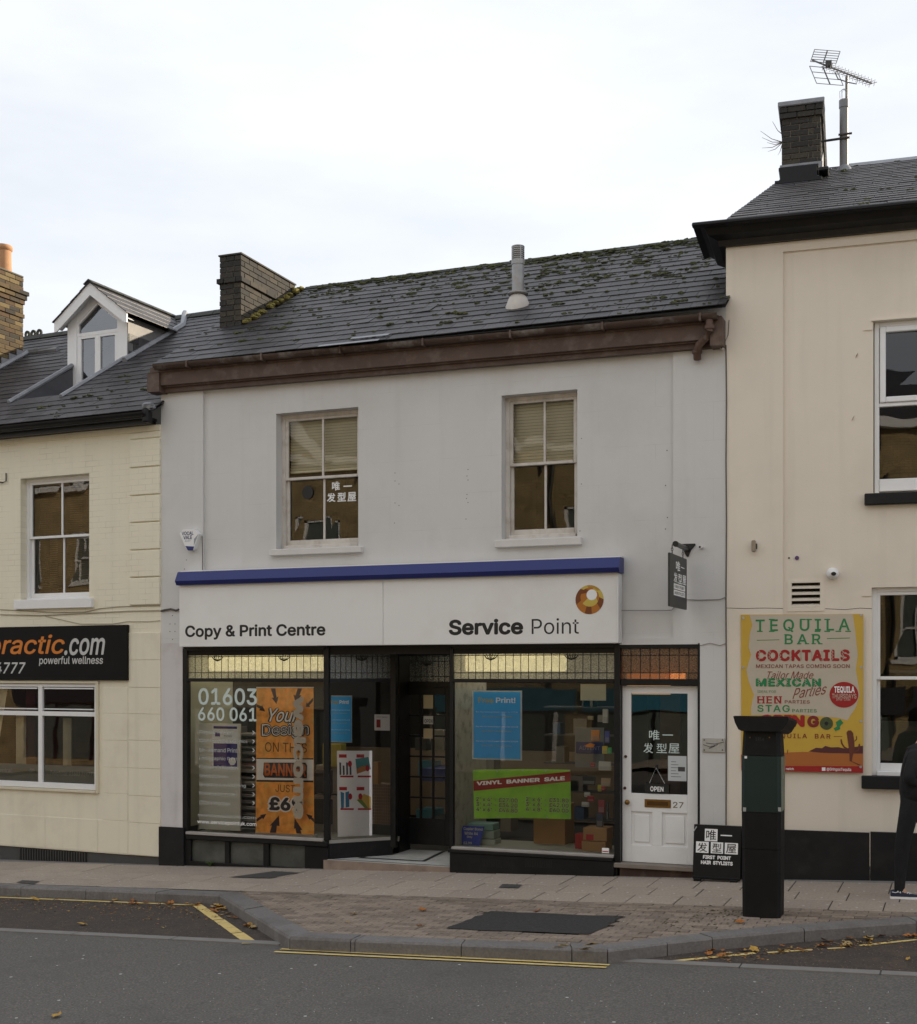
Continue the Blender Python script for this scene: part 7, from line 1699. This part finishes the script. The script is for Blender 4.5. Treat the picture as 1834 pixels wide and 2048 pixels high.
txy('FIRST  POINT', m_wht, ab, f3, .21, .365, .59, .07, bold=.05); txy('HAIR  STYLISTS', m_wht, ab, f3, .17, .265, .67, .07, bold=.05)
# ================================================================ PERSON walking to the right
def skin(name, mat, parent, nodes, edges, levels=2):
    me = bpy.data.meshes.new(name); me.from_pydata([n[:3] for n in nodes], edges, [])
    o = bpy.data.objects.new(name, me); COL.objects.link(o)
    o.modifiers.new('s', 'SKIN'); 
    for i, n in enumerate(nodes):
        r = n[3]; me.skin_vertices[0].data[i].radius = r if isinstance(r, tuple) else (r, r)
    me.skin_vertices[0].data[0].use_root = True
    sb = o.modifiers.new('b', 'SUBSURF'); sb.levels = levels; sb.render_levels = levels
    bpy.context.view_layer.update()
    m2 = bpy.data.meshes.new_from_object(o.evaluated_get(bpy.context.evaluated_depsgraph_get())); bpy.data.objects.remove(o)
    m2.name = name; m2.materials.clear(); m2.materials.append(mat)
    for p in m2.polygons: p.use_smooth = True
    off = OFF[parent.name]
    for v in m2.vertices: v.co -= off
    q = bpy.data.objects.new(name, m2); COL.objects.link(q); q.parent = parent; OFF[q.name] = off; return q
hx_, hy_ = -.42, -.90; pz = gz(hx_)
pe = thing('person', 'person in black jacket, black trousers and navy trainers walking right at the edge', 'person', G, (hx_, hy_, pz))
m_skin = M('skin', (.45, .27, .19), .55, .05, 9); m_jk = M('black_jacket', (.010, .010, .012), .8, .3, 12, .9, 18); m_tr = M('black_trousers', (.009, .009, .011), .85, .3, 12, .9, 22); m_navy2 = M('navy_canvas', (.018, .022, .045), .8, .1, 20, .2, 120)
Z = lambda z: pz+z
bh = (-.605, -.98)   # rear heel
hip = (hx_-.02, hy_, Z(.93))
rear = [(hx_-.05, hy_-.085, Z(.88)), (hx_-.12, hy_-.09, Z(.52)), (-.565, hy_-.08, Z(.105)), (-.50, hy_-.085, Z(.04))]
fron = [(hx_+.0, hy_+.085, Z(.88)), (hx_+.22, hy_+.085, Z(.52)), (hx_+.36, hy_+.08, Z(.12)), (hx_+.46, hy_+.08, Z(.06))]
body = [(hip[0], hip[1], hip[2], (.09, .08)), (hx_, hy_, Z(1.12), (.10, .09)), (hx_+.01, hy_, Z(1.32), (.14, .10)), (hx_+.03, hy_, Z(1.44), (.08, .07)), (hx_+.08, hy_, Z(1.52), .055), (hx_+.155, hy_, Z(1.62), (.085, .10)), (hx_+.15, hy_, Z(1.72), (.07, .085))]
bn_ = list(body); be = [(i, i+1) for i in range(6)]
def chain(nodes, edges, root, pts_, rs):
    k = root
    for p_, r_ in zip(pts_, rs): nodes.append((*p_, r_)); edges.append((k, len(nodes)-1)); k = len(nodes)-1
    return k
chain(bn_, be, 0, rear, (.07, .05, .03, .03)); chain(bn_, be, 0, fron, (.07, .05, .03, .03))
armL = [(hx_+.02, hy_-.19, Z(1.38)), (hx_-.07, hy_-.23, Z(1.14)), (hx_+.06, hy_-.09, Z(1.12))]; armR = [(hx_+.02, hy_+.19, Z(1.38)), (hx_+.02, hy_+.23, Z(1.12)), (hx_+.06, hy_+.09, Z(1.12))]
kl = chain(bn_, be, 2, armL, (.052, .042, .028)); kr = chain(bn_, be, 2, armR, (.052, .042, .028))
for k_, a_ in ((kl, armL[-1]), (kr, armR[-1])):
    bn_.append((a_[0]+.03, a_[1], a_[2]-.07, (.032, .018))); be.append((k_, len(bn_)-1)); pm = len(bn_)-1
    for f_ in range(4): 
        bn_.append((a_[0]+.045+.0*f_, a_[1]-.025+.016*f_, a_[2]-.12, .0085)); be.append((pm, len(bn_)-1)); bn_.append((a_[0]+.075, a_[1]-.025+.016*f_, a_[2]-.145-(.006 if f_ in (1, 2) else 0), .008)); be.append((len(bn_)-2, len(bn_)-1))
    bn_.append((a_[0]+.065, a_[1], a_[2]-.075, .01)); be.append((pm, len(bn_)-1)); bn_.append((a_[0]+.085, a_[1], a_[2]-.10, .009)); be.append((len(bn_)-2, len(bn_)-1))
skin('body', m_skin, pe, bn_, be)
tn = [(hip[0], hip[1], hip[2]+.02, (.13, .12)), (hip[0], hip[1], hip[2]+.16, (.12, .11))]; te = [(0, 1)]
rl = [rear[0], rear[1], (rear[2][0], rear[2][1], Z(.10)), (rear[2][0]-.005, rear[2][1], Z(.045))]; fl2 = [fron[0], fron[1], (fron[2][0], fron[2][1], Z(.10))]
chain(tn, te, 0, rl, (.10, .075, .052, .05)); chain(tn, te, 0, fl2, (.10, .075, .052)); skin('trousers', m_tr, pe, tn, te)
jn = [(hx_-.0, hy_, Z(.88), (.185, .17)), (hx_-.01, hy_, Z(1.10), (.20, .16)), (hx_-.01, hy_, Z(1.30), (.22, .18)), (hx_+.03, hy_, Z(1.44), (.15, .14)), (hx_-.0, hy_, Z(1.50), (.13, .12))]; je = [(0, 1), (1, 2), (2, 3), (3, 4)]
chain(jn, je, 2, armL, (.082, .068, .05)); chain(jn, je, 2, armR, (.082, .068, .05)); skin('jacket', m_jk, pe, jn, je)
MB().ball((hx_+.145, hy_, Z(1.685)), .112, .095, .10, 16, 10).ball((hx_+.10, hy_, Z(1.62)), .07, .088, .10, 14, 9).build('hair', M('dark_hair', (.03, .02, .015), .8, .2, 30, .5, 90), pe, smooth=True)
MB().ball((hx_+.25, hy_, Z(1.63)), .022, .014, .022, 8, 6).ball((hx_+.155, hy_-.093, Z(1.63)), .018, .01, .03, 8, 6).ball((hx_+.155, hy_+.093, Z(1.63)), .018, .01, .03, 8, 6).build('nose_and_ears', m_skin, pe, smooth=True)
MB().ball((hx_+.228, hy_-.035, Z(1.655)), .012, .012, .009, 8, 6).ball((hx_+.228, hy_+.035, Z(1.655)), .012, .012, .009, 8, 6).build('eyes', m_wht, pe); MB().box(hx_+.23, hx_+.24, hy_-.025, hy_+.025, Z(1.585), Z(1.592)).build('mouth', flat('lips', (.3, .1, .09)), pe)
def shoe(x, y, z, pitch, nm='shoe'):
    c_, s_ = math.cos(pitch), math.sin(pitch)
    tr = lambda u, v, w: (x+u*c_-w*s_, y+v, z+u*s_+w*c_)
    prof_ = [(-.045, .035, .075), (-.02, .043, .085), (.03, .043, .078), (.09, .047, .060), (.15, .052, .045), (.20, .048, .036), (.228, .026, .026)]
    def loft(h0, hs, grow=0.):
        mb = MB(); n = 10; 
        for u, w_, h_ in prof_:
            for k in range(n):
                a = math.pi*k/(n-1); mb.v.append(tr(u+(grow if u > .2 else -grow if u < -.04 else 0), (w_+grow)*math.cos(a), h0+(hs(h_)-h0)*math.sin(a)**.6))
        for i in range(len(prof_)-1):
            for k in range(n-1): mb.f.append((i*n+k, i*n+k+1, (i+1)*n+k+1, (i+1)*n+k))
            mb.f.append((i*n+n-1, i*n, (i+1)*n, (i+1)*n+n-1))
        mb.f += [tuple(range(n)), tuple(range(len(mb.v)-1, len(mb.v)-n-1, -1))]; mb.fix = True; return mb
    s = loft(.02, lambda h: h).build(nm, m_navy2, pe, smooth=True)
    so = MB(); pl_ = [(u, w_+.004) for u, w_, h in prof_]; pl_ = [(-.052, .02)]+pl_+[(.238, .01)]; ring_ = pl_+[(u, -w_) for u, w_ in reversed(pl_)]
    n = len(ring_); so.add([tr(u, v, 0) for u, v in ring_]+[tr(u, v, .022) for u, v in ring_], [tuple(range(n)), tuple(range(2*n-1, n-1, -1))]+[(i, (i+1) % n, n+(i+1) % n, n+i) for i in range(n)]); so.fix = True; so.build('sole', m_wht, s)
    lc = MB()
    for k in range(5): u = .045+k*.02; h = .079-k*.0075; lc.tube([tr(u, -.028, h-.004), tr(u+.01, 0, h+.005), tr(u, .028, h-.004)], .003, 4); lc.tube([tr(u, -.028, h-.004), tr(u+.02, .02, h-.002)], .003, 4)
    lc.tube([tr(.04, -.02, .083), tr(.02, -.05, .075), tr(.05, -.055, .06), tr(.045, -.01, .083)], .003, 4)
    lc.tube([tr(-.03, -.040, .066), tr(.0, -.043, .06), tr(.035, -.040, .07)], .003, 4); lc.build('laces', m_wht, s)
shoe(-.60, hy_-.085, gz(-.58)+.002, rad(2)); shoe(hx_+.37, hy_+.08, gz(hx_+.4)+.015, rad(7))
# ================================================================ FALLEN LEAVES, WEEDS, CRUMBS
def leafmesh(s, lob=5):
    n = 14; vs = [(0, 0, .004)]
    for k in range(n):
        a = 2*math.pi*k/n; r = s*(.55+.45*abs(math.cos(a*lob/2)))*(1.25 if k == 0 else 1); vs.append((r*math.cos(a), r*.7*math.sin(a), .004+R.uniform(0, s*.35)))
    me = bpy.data.meshes.new('fallen_leaf'); me.from_pydata(vs, [], [(0, 1+k, 1+(k+1) % n) for k in range(n)]); return me
lm = [M('leaf_yellow', (.42, .25, .05), .8, .2, 20), M('leaf_orange', (.35, .13, .03), .8, .2, 20), M('leaf_brown', (.17, .08, .035), .85, .2, 20), M('leaf_ochre', (.36, .26, .12), .85, .2, 20)]
bases = []
for m_ in lm:
    for s in (.03, .045, .06): me = leafmesh(s); me.materials.append(m_); bases.append(me)
def leaf(px, py, label, group=None, dz=0., size=None, col=None):
    x, y, z = gpt(px, py, dz); i = R.randrange(len(bases)) if col is None else col*3+(size or 0)
    o = bpy.data.objects.new('fallen_leaf', bases[i]); COL.objects.link(o); o.location = (x, y, z+.004); o.rotation_euler = (R.uniform(-.2, .2), TILT+R.uniform(-.2, .2), R.uniform(0, 6.28)); tagp(o, label, 'leaf', group); OFF[o.name] = Vector((0, 0, 0)); return o
o = leaf(113, 2033, 'large golden maple leaf lying alone on the asphalt at the bottom left', None, -.108, 2, 0); o.scale = (.9, .9, .9)
for k in range(26):
    px = R.uniform(20, 470) if k < 16 else R.uniform(370, 470); py = 1793+(px/440)*19+R.uniform(-3, 5)
    leaf(px, py, 'dry autumn leaf lying in the gutter along the left kerb', 'leaves in the left gutter', -.105)
for k in range(16): t = R.random(); leaf(lerp(430, 540, t)+R.uniform(-15, 15), lerp(1815, 1872, t)+R.uniform(-6, 6), 'dry autumn leaf in the corner beside the slanting yellow line', 'leaves in the bay corner', -.105)
for k in range(24): px = R.uniform(1400, 1834); leaf(px, 1917-(px-1400)*.092+R.uniform(-12, 3), 'dry autumn leaf lying in the gutter along the right kerb', 'leaves in the right gutter', -.105)
for px, py, l in ((840, 1854, 'orange leaf on the brick forecourt left of the black patch'), (707, 1830, 'brown leaf on the left part of the brick forecourt'), (695, 1846, 'dark flat leaf near the kerb on the brick forecourt'), (845, 1822, 'thin brown leaf beside the slabs on the forecourt'), (165, 1850, 'red leaf lying in the middle of the parking bay'), (325, 1857, 'tan leaf in the parking bay near the channel stones'), (1480, 1846, 'orange leaf beside the foot of the ticket machine'), (1073, 1823, 'leaf above the black patch on the forecourt'), (1816, 1920, 'orange leaf in the bay at the bottom right edge')):
    leaf(px, py, l, None, -.105 if (px < 400 or px > 1700) else .0)
mb = MB()
def crumb(px, py, dz, s):
    x, y, z = gpt(px, py, dz); a = R.uniform(0, 6.28); c_, s_ = math.cos(a)*s, math.sin(a)*s
    mb.add([(x+c_, y+s_, z+.002), (x-s_*.6, y+c_*.6, z+R.uniform(.002, .012)), (x-c_, y-s_, z+.002), (x+s_*.5, y-c_*.5, z+.004)], [(0, 1, 2, 3)])
for k in range(420): px = R.uniform(0, 470); crumb(px, 1796+px*.045+abs(R.gauss(0, 14)), -.107, R.uniform(.006, .022))
for k in range(260): px = R.uniform(1380, 1834); crumb(px, 1922-(px-1380)*.095+R.gauss(-2, 6), -.107, R.uniform(.006, .022))
mb.solo('leaf_litter', M('leaf_litter', (.2, .1, .04), .9, cols=[(.30, .13, .03), (.36, .24, .07), (.14, .075, .04), (.24, .17, .09)]), 'scattered crumbs of dry leaves in the gutters', 'litter', kind='stuff')
mb = MB()
for k in range(330):
    px = R.uniform(0, 1834); crumb(px, R.uniform(1960, 2048), -.112, R.uniform(.003, .009))
for k in range(60): crumb(R.uniform(500, 1834), R.uniform(1790, 1870), .0, R.uniform(.004, .01))
mb.solo('pale_grit', M('pale_grit', (.42, .41, .39), .9), 'pale flecks of grit on the road and forecourt', 'litter', kind='stuff')
wp = G.at(421, 1728, -.01); mb = MB()
for k in range(9): a = k*.7; mb.tube([(wp[0], -.02, gz(wp[0])), (wp[0]+.03*math.cos(a), -.03+.02*math.sin(a), gz(wp[0])+.05), (wp[0]+.07*math.cos(a), -.04+.04*math.sin(a), gz(wp[0])+.05+.02*(k % 3))], [.003, .009, .002], 4)
mb.solo('weed', M('weed_green', (.05, .09, .025), .8), 'small green weed growing at the foot of the shopfront riser', 'plant', G, (wp[0], -.02, gz(wp[0])))
mb = MB()
for k in range(160):
    if k < 70: x, y, z = gpt(R.gauss(1440, 40), R.gauss(1830, 9))
    elif k < 120: x, y, z = gpt(R.gauss(985, 14), R.gauss(1828, 3))
    else: x, y, z = gpt(R.gauss(1400, 60), R.gauss(1845, 9))
    mb.ball((x, y, z), .016*R.uniform(.4, 1), .012, .004, 5, 3, .3)
mb.build('moss', m_moss, fc, kind='stuff')
# paint splashes on the kerb
mb = MB()
for px, py in ((1118, 1895), (1127, 1891), (1180, 1891), (1186, 1889), (1168, 1901), (1175, 1898)):
    x, y, z = gpt(px, py); 
    for k in range(3): a = R.uniform(0, 3); mb.add([(x+.05*math.cos(a+j)*(1 if j % 2 else .5), y+.035*math.sin(a+j*1.5), z+.008) for j in (0, 1.5, 3, 4.6)], [(0, 1, 2, 3)])
mb.build('paint_splash', M('orange_paint', (.42, .25, .04), .7), kerb, kind='stuff')
# ================================================================ OPPOSITE SIDE (seen only in the window panes)
op = thing('opposite_terrace', 'sunlit yellow brick terrace across the street, seen reflected in the window panes', 'building', Fr(0, 0, 0), (-10, -21, -.3))
m_yb = joints(M('yellow_stock_brick', (.36, .27, .14), .85, .35, 2.2, .2, 40), .225, .075, .010, .5, .55, brk=False)
OY = -21.
wins = []; x = -37
while x < 20:
    w_ = R.choice((.95, 1.1, 1.4)); wins.append((x, x+w_)); x += w_+R.uniform(.9, 1.9)
hs_ = [(a, b, zl_, zl_+1.75) for a, b in wins for zl_ in (2.5, 5.3)]
TOPZ = 8.7
mb = MB(); wall(mb, -38, 22, -1.5, TOPZ, -OY, hs_, .12); vv = [(x, -y, z) for x, y, z in mb.v]
m2 = MB(); m2.add(vv, [tuple(reversed(f)) for f in mb.f]); m2.build('wall', m_yb, op)
MB().box(-38, 22, OY-.3, OY+.25, TOPZ, TOPZ+.18).build('cornice', m_white, op)
MB().add([(-38, OY+.2, TOPZ+.18), (22, OY+.2, TOPZ+.18), (22, OY-4.5, TOPZ+2.6), (-38, OY-4.5, TOPZ+2.6)], [(0, 1, 2, 3)]).build('roof', m_slate, op)
MB().box(-38, 22, OY+.0, OY+.05, 4.7, 4.82).box(-38, 22, OY+.0, OY+.04, 2.1, 2.2).build('string_course', M('buff_stone', (.40, .34, .24), .8), op)
for gx_ in (-33.5, -27, -20.5, -14.5, -8, -2, 5, 12):
    w_ = 2.1; MB().prism([(gx_-w_, TOPZ), (gx_+w_, TOPZ), (gx_, TOPZ+2.5)], OY-.3, OY+.06).build('gable', m_yb, op)
    for s_ in (-1, 1): MB().prism([(gx_, TOPZ+2.75), (gx_, TOPZ+2.5), (gx_+s_*w_, TOPZ-.05), (gx_+s_*(w_+.25), TOPZ)], OY-.3, OY+.3).build('barge_board', m_white, op)
    MB().prism([(gx_-.45, TOPZ+.3), (gx_+.45, TOPZ+.3), (gx_+.45, TOPZ+1.2), (gx_, TOPZ+1.6), (gx_-.45, TOPZ+1.2)], OY+.06, OY+.09).build('gable_window', m_dgrey, op)
for gx_ in (-30, -24, -17, -11, -5, 1.5, 9): MB().tube([(gx_, OY+.1, -1), (gx_, OY+.1, TOPZ)], .06, 6).build('rainwater_pipe', m_bgloss, op)
dm_glass = M('sky_tinted_pane', (.10, .12, .11), .3)  # grey-green base lightened to carry a painted sky reflection
for a, b, c, d in hs_:
    w = MB().box(a, a+.08, OY-.12, OY-.04, c, d).box(b-.08, b, OY-.12, OY-.04, c, d).box(a, b, OY-.12, OY-.04, c, c+.08).box(a, b, OY-.12, OY-.04, d-.08, d).box(a, b, OY-.10, OY-.03, (c+d)/2-.03, (c+d)/2+.03).box((a+b)/2-.02, (a+b)/2+.02, OY-.10, OY-.04, c, d).box(a-.1, b+.1, OY-.1, OY+.08, c-.1, c).build('window', m_white, op)
    MB().add([(a, OY-.11, c), (b, OY-.11, c), (b, OY-.11, d), (a, OY-.11, d)], [(0, 1, 2, 3)]).build('pane', dm_glass, w)
m_sb = [flat('shop_blue', (.03, .15, .22)), flat('shop_dark', (.03, .03, .035)), flat('shop_cream', (.4, .36, .28))]
for k in range(9): 
    x = -34+6*k; MB().box(x, x+5.8, OY, OY+.2, 1.1, 1.75).build('shop_board', m_sb[(1, 1, 2, 0, 0, 1)[k % 6]], op)
    MB().box(x+.3, x+5.4, OY-.02, OY+.02, -.9, 1.05).build('shop_window', dm_glass, op)
    for j in range(4): MB().box(x+.3+j*1.6, x+.4+j*1.6, OY+.02, OY+.08, -.9, 1.05).build('shop_mullion', m_white if k % 2 else m_bgloss, op)
MB().sheet([(-38, OY), (22, OY), (22, OY+4), (-38, OY+4)], -.0).build('far_pavement_surface', m_slab, structure('far_pavement'))
